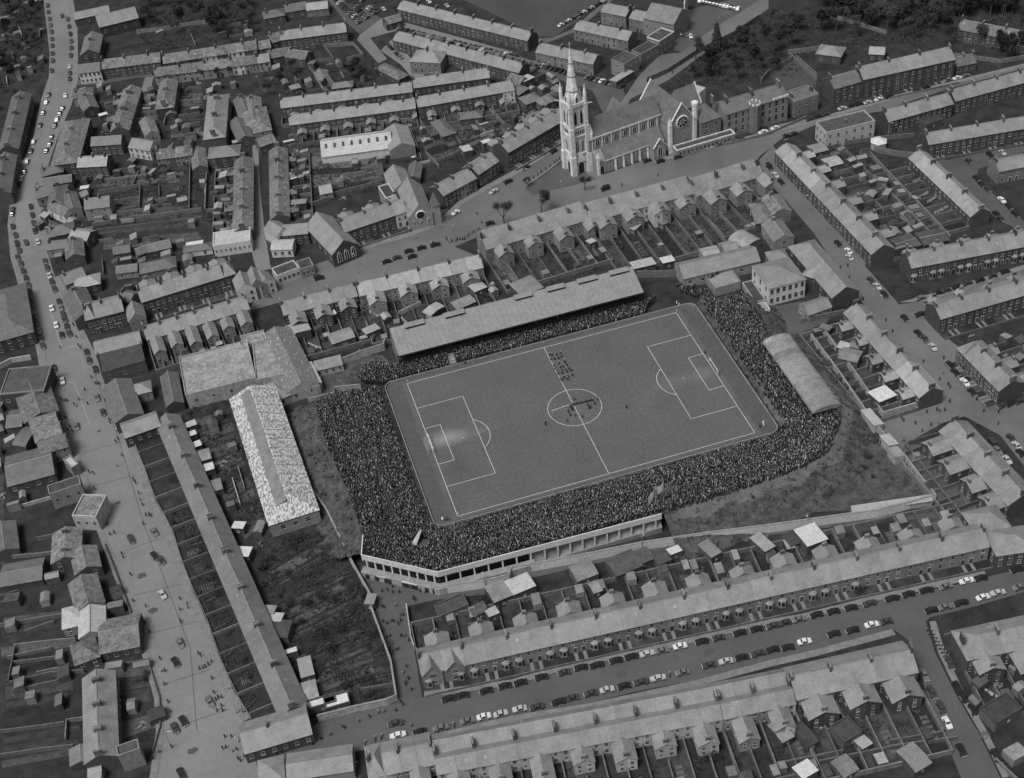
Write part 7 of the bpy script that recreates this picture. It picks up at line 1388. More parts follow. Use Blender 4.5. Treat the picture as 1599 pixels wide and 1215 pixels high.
cars(A2, [(625,215,'d'),(640,232,'k'),(668,262,'k'),(685,275,'g'),(605,48,'p'),(660,45,'k'),(820,12,'w'),(905,32,'p'),(912,14,'d')], ang(A2(600,190),A2(690,280)), 'parked in the diagonal lane', 'cars parked in the diagonal lane', False)
cars(A4, [(985,850,'k'),(1010,880,'k'),(1040,905,'d'),(1105,955,'w'),(1140,985,'k'),(1170,1020,'k'),(1080,1020,'k'),(1100,1045,'d'),(1108,730,'p'),(1050,740,'k'),(950,770,'d')], ang(A4(985,850),A4(1170,1020)), 'parked in the lane beside the light-roofed cottages', 'cars parked in the cottage lane')
# small trailers / motorbikes are left out; row of bicycles and motorcycles on the lower street
def motorbike(q, a, label, grp):
    t = thing('motorcycle', label, 'motorcycle', (*P(q),.05), a, grp)
    wm = cached('mwheel', lambda: MB().loft([[(.3*math.cos(k*math.pi/5),y,.3+.3*math.sin(k*math.pi/5)) for k in range(10)] for y in (-.05,.05)]).mesh('wheel',['dark']))
    for x in (-.65,.65): obj('wheel', wm, t, (x,0,0))
    obj('frame', cached('mframe', lambda: MB().tube((-.65,0,.35),(0,0,.55),.08,.1).tube((0,0,.55),(.5,0,.75),.1,.05).tube((.65,0,.3),(.45,0,1.0),.04,.04).mesh('frame',['car_dark'])), t)
    obj('saddle', cached('mseat', lambda: MB().hexa([(-.7,-.12,.7),(0,-.12,.7),(0,.12,.7),(-.7,.12,.7)],[(-.65,-.1,.82),(-.05,-.1,.82),(-.05,.1,.82),(-.65,.1,.82)]).mesh('saddle',['dark'])), t)
    obj('handlebar', cached('mbar', lambda: MB().tube((.42,-.35,1.0),(.42,.35,1.0),.03,.03).mesh('handlebar',['chrome'])), t)
    obj('windshield', cached('mws', lambda: MB().hexa([(.5,-.25,.95),(.54,-.25,.95),(.54,.25,.95),(.5,.25,.95)],[(.4,-.22,1.45),(.44,-.22,1.45),(.44,.22,1.45),(.4,.22,1.45)]).mesh('windshield',['white'])), t)
for q in (C2(500,1060),C2(545,1040),C2(575,1030),C2(415,1082),C2(385,1085),C2(340,1098),C2(295,1105),C2(180,1120),C2(905,977),C3(720,747),C2(460,1160),C2(455,1180)): motorbike(q, lowdir+random.uniform(.8,1.6), 'motorcycle with pale windshield standing at the kerb of lower street', 'motorcycles on the lower street')
for q in [C4(735+i*11,545+i*17) for i in range(8)]: motorbike(q, d6+1.3, 'motorcycle in the tight line along the side street wall', 'motorcycles in the side street')
# ------------------------------------------------------------------ trees
def tree_mesh(seed, h, spread, twigs, evergreen=False):
    rnd = random.Random(seed); tb = MB(); cb = MB()
    def branch(p, d, L, r, lev):
        q = p+d*L; tb.tube(p, q, r, r*.6, 5)
        if lev == 0:
            return [q]
        ends = []
        for k in range(3 if lev > 1 else 4):
            nd = (d+Vector((rnd.uniform(-1,1),rnd.uniform(-1,1),rnd.uniform(-.1,.7)))*.75*spread).normalized()
            ends += branch(q, nd, L*rnd.uniform(.6,.8), r*.58, lev-1)
        return ends
    ends = branch(Vector((0,0,0)), Vector((0,0,1)), h*.28, h*.025, 3)
    for e in ends:
        for k in range(twigs):
            d = Vector((rnd.gauss(0,1),rnd.gauss(0,1),rnd.gauss(.25,1))).normalized(); L = rnd.uniform(.5,1.3)*h*.09
            p = e+Vector((rnd.gauss(0,1),rnd.gauss(0,1),rnd.gauss(0,1)))*h*.035; s = d.cross(Vector((rnd.random(),rnd.random(),rnd.random()))).normalized()*(.06 if not evergreen else .42)
            cb.poly([p-s,p+s,p+d*L]) if not evergreen else cb.poly([p-s,p+d*L*.5-s*.8,p+d*L,p+d*L*.5+s*.8])
    return tb.mesh('trunk',['bark']), cb.mesh('crown',['twig' if not evergreen else 'leaf'])
def conifer_mesh(seed, h):
    rnd = random.Random(seed); tb = MB().tube((0,0,0),(0,0,h),h*.022,.03,6); cb = MB()
    for k in range(900):
        z = h*(.08+.92*rnd.random()**1.2); rad = (h-z)*.24+.15; a = rnd.uniform(0,6.28); rr_ = rad*math.sqrt(rnd.random())
        p = Vector((rr_*math.cos(a),rr_*math.sin(a),z)); d = Vector((math.cos(a),math.sin(a),-.35)).normalized()*rnd.uniform(.5,1.1); s = Vector((-math.sin(a),math.cos(a),.2))*.3
        cb.poly([p-s,p+d*.6-s*.6,p+d,p+d*.6+s*.6,p+s])
    return tb.mesh('trunk',['bark']), cb.mesh('crown',['leaf'])
def bush_mesh(seed, r, bare):
    rnd = random.Random(seed); cb = MB(); tb = MB()
    cl = [Vector((rnd.gauss(0,.45),rnd.gauss(0,.45),rnd.uniform(.3,.9)))*r for _ in range(7)]
    for c in cl: tb.tube((0,0,0),c,.06,.03,4)
    for k in range(420):
        c = rnd.choice(cl); p = c+Vector((rnd.gauss(0,1),rnd.gauss(0,1),rnd.gauss(0,1)))*r*.27
        if p.z < .05: p.z = .05+rnd.random()*.2
        d = Vector((rnd.gauss(0,1),rnd.gauss(0,1),rnd.gauss(.3,1))).normalized()*rnd.uniform(.25,.5); s = d.cross(Vector((rnd.random(),rnd.random(),rnd.random()+.1))).normalized()*(.05 if bare else .16)
        cb.poly([p-s,p+d*.5-s*.7,p+d,p+d*.5+s*.7])
    return tb.mesh('stem',['bark']), cb.mesh('foliage',['twig' if bare else 'leaf'])
TB = [tree_mesh(s,12.5,1.0,40) for s in (1,2,3,4)]; TEV = [tree_mesh(s,12.0,.95,38,True) for s in (11,12,13)]; TC = [conifer_mesh(21,12)]; BU = [bush_mesh(s,1.9,s%2==0) for s in range(31,37)]
def tree(q, kind, s, label, grp):
    tr_, cr_ = random.choice({'bare':TB,'ever':TEV,'con':TC}[kind]); t = thing('tree', label, 'tree', P(q), random.uniform(0,6.28), grp); t.scale = (s,s,s*random.uniform(.9,1.15))
    obj('trunk', tr_, t); obj('crown', cr_, t)
def bush(q, s, label, grp, z=0.0):
    st_, fo = random.choice(BU); c = P(q, z); t = thing('shrub', label, 'shrub', (c[0],c[1],z), random.uniform(0,6.28), grp); t.scale = (s,s,s*random.uniform(.7,1.0)); obj('stem', st_, t); obj('foliage', fo, t)
tree(A2(1178,1075),'bare',1.15,'bare round-headed tree beside the terrace on the wide street','island trees'); tree(A3(140,1015),'bare',1.15,'bare round-headed tree on the island before the church','island trees'); tree(A3(75,890),'bare',.5,'small bare sapling at the island point',None); tree(A3(345,900),'bare',.7,'thin bare tree at the edge of the church pavement',None)
tree(A3(968,235),'con',1.15,'tall dark conifer at the edge of the priory garden',None); tree(A3(870,290),'bare',1.2,'spreading bare tree where the upper road meets the priory garden',None)
for q in [(900,320),(960,300),(1020,270),(1080,240),(1140,210),(1190,170),(860,370),(1000,330),(1060,300),(1130,280),(930,355),(1180,330)]: tree(A3(*q),random.choice(['ever','ever','bare']),random.uniform(.5,.8),'dark tree in the shady priory garden','trees in the priory garden')
for q in [(30,110),(60,160),(90,120),(110,190),(50,220),(20,250),(140,130),(250,120),(290,90),(320,130),(420,150),(470,110),(520,90),(560,130),(610,110),(650,70),(700,110),(740,60),(800,90),(640,160),(690,170),(760,130),(840,140),(880,60),(600,30),(680,20),(960,40),(1050,60),(1120,50),(1190,90),(1020,20),(860,200),(1000,200),(1100,220),(1190,230),(1150,250)]: tree(A4(q[0],q[1]+20),random.choice(['ever','bare','bare','ever']),random.uniform(.8,1.2),'dark tree in the wooded ground beyond the Georgian terrace','trees in the far wood')
for q in [(690,30),(740,70),(790,20),(840,80),(900,40),(950,100),(1000,30),(1060,80),(1110,40),(1160,90),(1190,30),(720,110),(870,120),(1030,140),(1130,140),(650,120),(1200,150)]: tree(A1(*q),random.choice(['bare','bare','ever']),random.uniform(.7,1.1),'dim tree in the wood beyond the upper rows','trees in the upper wood')
for q in [(30,40),(70,90),(120,60),(40,150),(100,150),(150,110),(160,200),(60,220),(110,260),(30,290),(140,300),(170,50),(90,20),(20,350),(60,330),(180,330)]: tree(A1(*q),random.choice(['bare','bare','ever']),random.uniform(.5,.9),'dim tree in the ragged gardens left of the main road','trees left of the main road')
for q in [(60,330),(120,400),(200,390),(170,350),(450,370),(490,350),(530,380),(560,360),(60,450),(330,430),(150,20),(560,20)]: tree(A2(*q),random.choice(['bare','ever']),random.uniform(.5,.8),'dark fruit tree in the walled orchard','orchard trees')
for q in [(830,420),(880,440),(720,880),(1040,370),(960,370),(1090,370),(780,830)]: tree(A1(*q),'bare',random.uniform(.5,.75),'bare tree among the upper left gardens','trees in the upper left gardens')
for q in [(40,320),(20,440),(80,470),(60,560),(10,560),(40,610),(100,520)]: tree(A1(*q),'bare',random.uniform(.5,.8),'bare tree along the outer side of the road bend','trees on the bend')
# allotment and garden shrubs
al = [(C2(x,y),random.uniform(.7,1.4)) for (x,y) in [(60,220),(120,190),(180,160),(240,190),(300,200),(350,170),(80,300),(150,280),(220,300),(290,270),(340,250),(400,260),(110,380),(180,360),(260,340),(330,330),(400,320),(440,330),(150,430),(220,420),(300,400),(370,400),(440,390),(490,380),(200,500),(290,480),(380,470),(450,460),(510,480),(220,570),(300,560),(400,540),(480,530),(540,550),(250,640),(350,630),(430,620),(520,610),(580,630),(280,720),(380,730),(470,720),(560,700),(300,790),(400,800),(500,780),(560,860),(520,850),(480,870),(450,300),(20,260),(40,330),(200,120),(260,110)]]
for q,s in al: bush(q,s,'tangled shrub beside the %s allotment hedge counted from the works shed' % ORD[min(7,max(0,int(((q[1]-800)*2.9277-100)/95)))],'shrubs in the allotments')
for q in [(B4(480,960)),(B4(520,980)),(B4(450,1000)),(B4(380,1060)),(B4(420,1030)),(B4(560,1020)),(B4(300,1120)),(B4(590,1060)),(B4(500,1050)),(B4(650,1080)),(B4(250,1150))]: bush(q,random.uniform(.5,.9),'low bramble on the grassy bank below the terrace corner','brambles on the bank',.2)
for q in [C1(800,50),C1(850,120),C1(870,110),C1(910,190),C1(950,250),C1(975,300),C1(1000,380),C1(1020,450),C1(1060,520),C1(1095,600),C1(1120,680),C1(1140,750),C1(790,30),C1(910,120),C1(1040,560)]: bush(q,random.uniform(.4,.8),'small shrub in a cottage front garden by the wide road','shrubs in the cottage gardens')
for q in [C1(660,760),C1(680,740),C1(620,770),C1(560,850),C1(640,980)]: bush(q,random.uniform(.5,.9),'shrub in the walled front gardens of the set-back row','shrubs of the set-back row')
for q in [B1(870,690),B1(850,700),B1(890,750),B2(760,200),B2(640,290),B2(470,290),B3(240,20),B4(430,500),B4(300,330),B4(470,500),C3(880,200),C2(1080,400),C2(1060,410),C4(540,60),C4(570,80),C4(160,960),C4(150,880),C3(910,1130),C3(1060,1000),C4(420,360)]: bush(q,random.uniform(.8,1.3),'dark shrub in a back yard','shrubs in back yards')
for q in [A4(600,1080),A4(560,960),A4(640,1000),A4(420,760),A4(460,800),A4(520,1010),A4(300,330),A4(260,420),A4(250,450)]: bush(q,random.uniform(.8,1.4),'shrub in the wide gardens behind the long school-side terrace','shrubs in the school-side gardens')
# ------------------------------------------------------------------ lamp posts
def lamp(q, h, label):
    t = thing('street_lamp', label, 'street lamp', P(q), random.uniform(0,6.28), 'street lamps')
    obj('post', cached(('lp',h), lambda: MB().tube((0,0,0),(0,0,h),.13,.07,6).mesh('post',['framed'])), t); obj('arm', cached(('la',h), lambda: MB().tube((0,0,h-.1),(1.2,0,h),.05,.05,5).mesh('arm',['framed'])), t); obj('lantern', cached(('ll',h), lambda: MB().hexa([(.9,-.15,h-.35),(1.5,-.15,h-.35),(1.5,.15,h-.35),(.9,.15,h-.35)],[(.8,-.22,h-.05),(1.6,-.22,h-.05),(1.6,.22,h-.05),(.8,.22,h-.05)]).mesh('lantern',['frame'])), t)
for q,h,l in ((A2(945,1150),9,'tall lamp post among the people on the wide church road'),(B2(488,80),9,'lamp post on the pavement behind the brick terrace'),(A3(60,890),9,'lamp post at the tip of the church island'),(A3(235,945),8,'lamp post beside the island tree'),(C1(785,1080),8,'lamp post at the bottom of the wide road'),(A4(190,1005),8,'lamp post in the school street'),(B4(530,290),9,'lamp post opposite the school house'),(A2(430,900),7,'post with pale notice in the empty yard'),(C3(595,175),6,'dark lamp post against the alley wall'),(C4(170,65),6,'second dark lamp post against the alley wall'),(C2(1050,350),6,'lamp post beside the turnstile wall'),(A4(565,660),8,'lamp post by the hexagonal tank lane'),(A2(25,420),7,'lamp post at the lane top'),(A3(700,230),8,'lamp post on the upper road beside shops'),(A3(985,160),8,'lamp post on the upper road by the conifer'),(B4(345,140),7,'mast on the hipped end of the school house')): lamp(q,h,l)
# ------------------------------------------------------------------ people in the streets
W_ = lambda tile, l: [tile(*p) for p in l]
folk(W_(C2,[(578,435),(585,440),(583,505),(600,512),(618,500),(628,502),(650,515),(662,500),(660,475),(672,475),(600,575),(615,570),(662,570),(672,565),(680,570),(612,625),(640,630),(648,628),(700,590),(688,710),(672,740),(690,758),(697,765),(680,780),(685,790),(712,815),(668,735),(640,430),(655,370),(600,360),(575,365),(625,370)]),'person walking in the lane towards the stadium turnstiles','people in the turnstile lane')
folk(W_(C2,[(610,330),(625,345),(640,325),(655,330),(665,335),(675,330),(685,335),(695,340),(702,345),(622,320),(720,400),(728,405),(722,395),(500,290),(750,365),(775,370)]),'person queueing at the stadium turnstile wall','people at the turnstiles')
folk(W_(C2,[(640,910),(710,980),(640,960),(520,940),(470,960),(395,985),(405,990),(340,1020),(298,1040),(258,1065),(175,1075),(95,1110),(60,1105),(120,1100),(660,870),(673,885),(560,920),(585,915)]),'pedestrian crossing the lower street by the turnstile lane mouth','people on the lower street')
folk(W_(C1,[(480,10),(493,60),(505,105),(525,98),(658,58),(560,195),(565,210),(600,290),(612,410),(670,435),(665,510),(685,550),(735,675),(740,730),(757,730),(755,790),(770,870),(780,915),(825,400),(825,450),(855,420),(862,440),(828,500),(830,510),(910,650),(920,660),(915,720),(930,715),(940,710),(955,700),(970,690),(972,765),(980,830),(990,860),(1000,850),(1015,850),(993,910),(1020,910),(1015,890),(1030,1030),(1020,1085),(1035,1080),(1060,1030),(1080,1040),(1090,1050),(1065,1095),(1085,1090),(1090,1130),(1120,1120),(1100,1140),(785,1075),(700,1130),(730,1100),(670,20),(685,15),(690,20)]),'pedestrian on the wide road near the cottage row','people on the wide road')
folk(W_(B1,[(365,390),(375,430),(385,440),(435,580),(455,610),(465,610),(475,612),(405,640),(378,685),(418,705),(355,710),(362,715),(310,690),(320,690),(300,690),(290,680),(240,600),(260,620),(310,770),(318,775),(325,830),(335,815),(345,835),(500,690),(512,690),(520,780),(525,795),(560,870),(550,885),(555,1000),(580,950),(520,700),(425,1030),(445,1035),(450,1110),(470,1160),(490,1170),(635,1065),(645,1080),(660,1130),(665,1160),(680,1185),(555,830),(600,880),(350,330),(290,440)]),'pedestrian near the crossroads','people near the crossroads')
folk(W_(A2,[(905,1140),(915,1150),(930,1150),(945,1145),(955,1140),(968,1140),(980,1140),(990,1140),(1000,1125),(1010,1120),(1025,1110),(1035,1105),(1050,1100),(1060,1095),(1070,1060),(1048,1020),(735,1100),(840,1160)]),'person in the knot gathered on the wide church road','people on the church road')
folk(W_(A3,[(65,870),(80,862),(100,848),(122,835),(138,822),(160,808),(180,795),(200,778),(212,770),(70,880),(225,760),(155,700),(75,770),(520,885),(690,835),(700,360),(640,390),(665,400),(760,350),(795,310)]),'person standing along the low island wall before the church','people by the church island')
folk(W_(B4,[(375,52),(340,60),(365,100),(382,110),(447,210),(555,310),(588,362),(733,505),(830,490),(828,560),(810,590),(852,615),(860,630),(858,695),(835,735),(810,740),(798,735),(750,745),(770,805),(808,800),(630,775),(640,785),(695,800),(728,835),(640,880),(985,685),(1020,740),(1090,745),(1088,800),(985,800)]),'pedestrian in the street junction past the school','people in the school street')
folk(W_(B4,[(370,855),(383,855),(400,850),(450,845),(440,845),(470,880),(480,885),(500,890),(515,880),(530,895),(20,345),(35,355)]),'spectator arriving over the trodden ground by the turnstile huts','people by the turnstile huts',.1)
print('PEOPLE', PCOUNT, 'CARS', CARN)
# boys on the shelter roof
for i in range(8): person(P(T(1106+i*2.2+random.uniform(-1,1),436-i*1.1), 3.3), 'boy standing on the flat school shelter roof', 'boys on the shelter roof', 3.27)
# more of the dark woods
def wood(polyq, n, kinds, smin, smax, label, grp):
    poly = [tuple(P(q)) for q in polyq]; xs = [p[0] for p in poly]; ys = [p[1] for p in poly]; k = 0; tr_ = 0
    while k < n and tr_ < 4000:
        tr_ += 1; x, y = random.uniform(min(xs),max(xs)), random.uniform(min(ys),max(ys))
        if not inpoly(np.array([x]),np.array([y]),poly)[0]: continue
        s = random.uniform(smin,smax); tt, cr = random.choice({'bare':TB,'ever':TEV}[random.choice(kinds)]); t = thing('tree', label, 'tree', (x,y), random.uniform(0,6.28), grp); t.scale = (s,s,s); obj('trunk',tt,t); obj('crown',cr,t); k += 1
wood([A4(250,20),A4(600,20),A4(860,30),A4(880,180),A4(700,190),A4(560,150),A4(300,110)],34,['ever','ever','bare'],.8,1.25,'dark tree massed along the railway cutting','trees along the cutting')
wood([A4(890,20),A4(1230,20),A4(1230,110),A4(1000,70),A4(900,90)],20,['ever','ever','bare'],.8,1.2,'dark tree behind the remote terrace','trees behind the remote terrace')
wood([A1(660,20),A1(1215,10),A1(1215,170),A1(1000,190),A1(700,140)],26,['bare','bare','ever'],.6,1.0,'dim tree in the wood beyond the broad hall','trees beyond the broad hall')
wood([A3(830,380),A3(1010,240),A3(1200,150),A4(60,130),A4(60,330),A3(1180,380),A3(960,420)],22,['ever','ever','bare'],.5,.9,'dark shrubby tree crowding the priory garden','shrubby trees of the priory garden')
wood([A1(10,10),A1(185,10),A1(200,330),A1(90,400),A1(10,400)],16,['bare','bare','ever'],.45,.8,'low dim tree among the cluttered plots left of the road','low trees among the plots')
# long hedges across the allotments and gardens
def hedge(line, hgt, label, grp):
    w_ = [np.array(p) for p in line]; b2 = MB(); c0 = w_[0]; rnd = random.Random(int(abs(c0[0]*37+c0[1]*11)))
    L = sum(np.linalg.norm(w_[i+1]-w_[i]) for i in range(len(w_)-1))
    for k in range(int(L*26)):
        i = rnd.randrange(len(w_)-1); u = rnd.random(); p = w_[i]+(w_[i+1]-w_[i])*u
        q = Vector((p[0]-c0[0]+rnd.gauss(0,.45),p[1]-c0[1]+rnd.gauss(0,.45),abs(rnd.gauss(0,.55))*hgt)); d = Vector((rnd.gauss(0,1),rnd.gauss(0,1),rnd.gauss(.3,1))).normalized()*rnd.uniform(.3,.6); s = d.cross(Vector((rnd.random(),rnd.random(),rnd.random()+.1))).normalized()*.15
        b2.poly([q-s,q+d*.5-s,q+d,q+d*.5+s])
    st_ = MB()
    for i in range(len(w_)-1):
        st_.tube((w_[i][0]-c0[0],w_[i][1]-c0[1],.25),(w_[i+1][0]-c0[0],w_[i+1][1]-c0[1],.25),.22,.22,5)
    t = thing('hedge', label, 'hedge', (c0[0],c0[1],0), 0, grp); obj('foliage', b2.mesh('foliage',['leaf']), t); obj('stems', st_.mesh('stems',['bark']), t)
HN = 0
for l in ([C2(30,260),C2(180,190),C2(330,110)],[C2(60,330),C2(250,250),C2(390,190)],[C2(90,420),C2(300,330),C2(440,270)],[C2(120,490),C2(330,420),C2(500,350)],[C2(160,590),C2(350,500),C2(540,430)],[C2(190,680),C2(400,590),C2(580,540)],[C2(230,770),C2(420,690),C2(610,640)],[C2(270,850),C2(450,780),C2(625,740)]): hedge(PP(l),1.4,ORD[HN]+' hedge from the works shed across the overgrown allotments','allotment hedges'); HN = HN+1
for i in range(8):
    u = i/7+.03; a_ = np.array(C1(800,10))*(1-u)+np.array(C1(1105,890))*u; b_ = np.array(C1(900,-15))*(1-u)+np.array(C1(1165,830))*u
    hedge(PP([tuple(a_),tuple(b_)]),.45,ORD[i]+' dark hedge from the curved-roof shop between cottage gardens','cottage garden hedges')
# rough growth over gardens, banks and plots
tuft = MB(); rnd = random.Random(5)
for k in range(9):
    a = rnd.uniform(0,6.28); p = Vector((rnd.gauss(0,.35),rnd.gauss(0,.35),0)); d = Vector((math.cos(a)*.35,math.sin(a)*.35,rnd.uniform(.25,.6))); s = Vector((-math.sin(a),math.cos(a),0))*.16
    tuft.poly([p-s,p+s,p+d*.7+s*.8,p+d,p+d*.7-s*.8])
M['tuft'] = ramp_mat('rough_growth', [(0,.018),(.25,.026),(.5,.036),(.7,.05),(.86,.068),(.95,.09)], .9)
tme = tuft.mesh('tuft',['tuft']); tsrc = bpy.data.objects.new('tuft',tme)
TP = []
def grow(polyq, dens, zf=None):
    poly = [tuple(P(q)) for q in polyq] if not isinstance(polyq[0][0], np.floating) else polyq
    xs = [p[0] for p in poly]; ys = [p[1] for p in poly]; n = int(dens*(max(xs)-min(xs))*(max(ys)-min(ys)))
    x = rng.uniform(min(xs),max(xs),n); y = rng.uniform(min(ys),max(ys),n)
    k = inpoly(x,y,poly) & (np.sin(x*.31+np.sin(y*.23)*2)+np.sin(y*.37+np.sin(x*.19)*2)+rng.normal(0,.8,n) > -.3)
    TP.extend(zip(x[k].tolist(),y[k].tolist(),[0.0]*int(k.sum())))
for pq, dn in (([C2(60,160),C2(330,20),C2(465,260),C2(610,690),C2(635,840),C2(300,930),C2(230,830),C2(60,480)],1.0),([C1(780,0),C1(900,-30),C1(1165,830),C1(1100,930)],.8),
  ([A1(420,780),A1(1090,760),A1(1090,1060),A1(440,1090)],.5),([A1(430,420),A1(1140,400),A1(1110,690),A1(440,640)],.4),([A1(660,10),A1(1215,5),A1(1215,190),A1(680,250)],.5),([A1(0,0),A1(190,0),A1(210,340),A1(0,420)],.5),
  ([A2(20,260),A2(580,330),A2(560,420),A2(110,460),A2(40,440)],.5),([A2(140,680),A2(640,720),A2(600,880),A2(380,960),A2(160,960)],.5),([A2(720,580),A2(1210,520),A2(1215,620),A2(1000,740),A2(780,800)],.5),([A3(700,420),A3(1000,220),A3(1215,60),A4(1215,0),A4(1215,300),A4(880,180),A4(250,250),A4(100,370),A3(1180,390),A3(960,400)],.45),
  ([A4(280,700),A4(700,760),A4(960,1040),A4(560,1140)],.5),([B2(150,330),B2(600,200),B2(1060,60),B2(1215,190),B2(640,430),B2(300,560)],.5),([A2(1080,1200),A3(330,1060),A3(1130,900),A3(1050,1130),B3(560,70),B3(0,220)],.5),([B1(860,760),B1(1060,640),C2(80,110),C2(60,300)],.8),
  ([C4(0,900),C4(700,830),C4(800,1010),C4(0,1180)],.4),([C3(0,1100),C3(1170,900),C3(1170,1215),C3(0,1215)],.4),([C2(690,430),C3(1170,150),C4(980,30),C4(960,80),C3(1170,260),C2(720,640)],.35)): grow(pq, dn)
# on the grass banks, at bank height
x = GX[bsel].ravel(); y = GY[bsel].ravel(); zz = Hh[bsel].ravel()
for i in np.where(rng.random(x.size) < .1)[0]: TP.append((float(x[i]+rng.uniform(-.3,.3)),float(y[i]+rng.uniform(-.3,.3)),float(max(zz[i],0))-.05))
me = bpy.data.meshes.new('rough_growth'); me.from_pydata(TP,[],[]); rg_ = obj('rough_growth', me); rg_['kind'] = 'stuff'; tag(rg_,'rough grass and weeds covering gardens, allotments and banks','grass')
ng2 = ng.copy(); ng2.name = 'growth_on_ground'
for n_ in ng2.nodes:
    if n_.type == 'OBJECT_INFO': n_.inputs['Object'].default_value = tsrc
    if n_.type == 'RANDOM_VALUE' and n_.data_type == 'FLOAT': n_.inputs[2].default_value = .45; n_.inputs[3].default_value = 1.3
    if n_.type == 'RANDOM_VALUE' and n_.data_type == 'FLOAT_VECTOR': n_.inputs[0].default_value = (-.3,-.3,-3.1); n_.inputs[1].default_value = (.3,.3,3.1)
rg_.modifiers.new('growth','NODES').node_group = ng2
print('TUFTS', len(TP), 'PEOPLE', PCOUNT)
# ------------------------------------------------------------------ the clutter of back plots
FA = np.array(FOOT)
ROADS = [[tuple(v.co[:2]) for v in o.data.vertices] for o in COL.objects if o.type == 'MESH' and o.get('kind') == 'structure' and any(k in o.name for k in ('road','street','lane','car_park','field','lawn','pavement','yard'))]
def clear(x, y, r):
    dx = x-FA[:,0]; dy = y-FA[:,1]; c, s = np.cos(FA[:,2]), np.sin(FA[:,2]); lx = np.abs(dx*c+dy*s); ly = np.abs(-dx*s+dy*c)
    if ((lx < FA[:,3]+r) & (ly < FA[:,4]+r)).any(): return False
    p = np.array([x]), np.array([y])
    return not any(inpoly(p[0],p[1],poly)[0] for poly in ROADS)
EXTRA = []
def clutter(polyq, n, ang_, where, seed):
    rnd = random.Random(seed); poly = [tuple(P(q)) for q in polyq]; xs = [p[0] for p in poly]; ys = [p[1] for p in poly]; k = 0
    for _ in range(n*12):
        if k >= n: break
        x, y = rnd.uniform(min(xs),max(xs)), rnd.uniform(min(ys),max(ys)); w_, d_ = rnd.uniform(2,5), rnd.uniform(2,4)
        if not inpoly(np.array([x]),np.array([y]),poly)[0] or not clear(x,y,2.2) or any(math.hypot(x-a,y-b) < 4.5 for a,b in EXTRA): continue
        EXTRA.append((x,y)); k += 1; rz = near_angle((x,y), ang_+rnd.choice((0,math.pi/2)))+rnd.uniform(-.05,.05); kind = rnd.random()
        if kind < .55:
            h = rnd.uniform(1.9,2.8); rf = rnd.choice(('mono','gable','mono')); rm = rnd.choice(('iron','slate','felt','slated','felt','slatel','iron','slatem'))
            t = thing('shed', '%s-roofed shed among the %s' % ({'iron':'iron','slate':'slate','felt':'black felt','slated':'dark slate','slatel':'pale slate','slatem':'weathered slate'}[rm], where), 'shed', (x,y), rz, 'sheds among the '+where)
            build(t, round(w_,1), round(d_,1), round(h,1), round(h+.7,1), rf, rnd.choice(('wood','gwall','brick','render')), rm, ridge=False, oh=.1)
        elif kind < .8:
            L = rnd.uniform(5,13); c = np.array([x,y]); d2 = np.array([math.cos(rz),math.sin(rz)])
            if not clear(*(c+d2*L/2),.3) or not clear(*(c-d2*L/2),.3): continue
            wall_line('yard_wall', [c-d2*L/2,c+d2*L/2], rnd.uniform(1.2,2.0), .3, rnd.choice(('gwall','gwall','wallstone')), 'short yard wall among the '+where, 'wall', 'yard walls among the '+where)
        else:
            b2 = MB(); 
            for q in range(14):
                a = rnd.uniform(0,6.28); r_ = rnd.random()*1.6; s = rnd.uniform(.2,.6); px_, py_ = r_*math.cos(a), r_*math.sin(a); z_ = max(0,.5-r_*.3)*rnd.random()
                b2.hexa([(px_-s,py_-s*.5,z_),(px_+s,py_-s*.4,z_),(px_+s*.8,py_+s*.5,z_),(px_-s*.9,py_+s*.6,z_)],[(px_-s*.8,py_-s*.4,z_+s*.6),(px_+s*.9,py_-s*.3,z_+s*.5),(px_+s*.7,py_+s*.4,z_+s*.7),(px_-s*.7,py_+s*.5,z_+s*.5)])
            o = obj('rubble_heap', b2.mesh('rubble_heap',[rnd.choice(('conc','wood','wood','framed','gwall'))]), None, (x,y,0), rz); tag(o,'heap of rubble and timber among the '+where,'heap','heaps among the '+where)
clutter([A1(380,380),A1(1130,380),A1(1110,700),A1(420,760)],34,R(12),'plots between the upper left rows',1)
clutter([A1(420,780),A1(1090,760),A1(1090,1200),A1(440,1200)],34,R(8),'long gardens above the shop terrace',2)
clutter([A1(180,760),A1(420,760),A1(440,1215),B1(420,120),B1(300,60),A1(190,1100)],20,R(10),'yards beside the main road bend',3)
clutter([B1(440,60),B1(1100,-60),B1(640,150),B1(580,190)],14,R(14),'yards behind the crossroads shops',4)
clutter([A1(0,0),A1(190,0),A1(210,340),A1(0,420)],26,R(5),'ragged plots left of the road top',5)
clutter([C1(0,0),C1(330,60),C1(330,300),C1(390,720),C1(380,1100),C1(0,1215)],14,R(10),'plots left of the wide road',6)
clutter([B1(-20,700),B1(130,800),B1(220,1100),C1(240,40),C1(0,30)],10,R(15),'yards behind the three cross roofs',7)
clutter([C1(500,250),C1(600,465),C1(460,520),C1(450,300)],4,R(10),'forecourts on the wide road',8)
clutter([C1(520,710),C1(680,700),C1(730,960),C1(530,1060)],5,R(10),'front gardens of the set-back row',9)
clutter([A2(20,260),A2(580,330),A2(560,420),A2(110,460),A2(40,440)],16,R(0),'orchard plots',10)
clutter([A2(140,690),A2(300,760),A2(640,720),A2(600,880),A2(380,960),A2(160,1000)],14,R(5),'empty yard below the white warehouse',11)
clutter([A2(720,580),A2(1210,520),A2(1215,620),A2(1000,740),A2(780,800)],14,R(-50),'sloping gardens behind the shops',12)
clutter([A3(0,330),A3(230,390),A3(230,520),A3(0,620)],14,R(20),'back yards left of the spire',13)
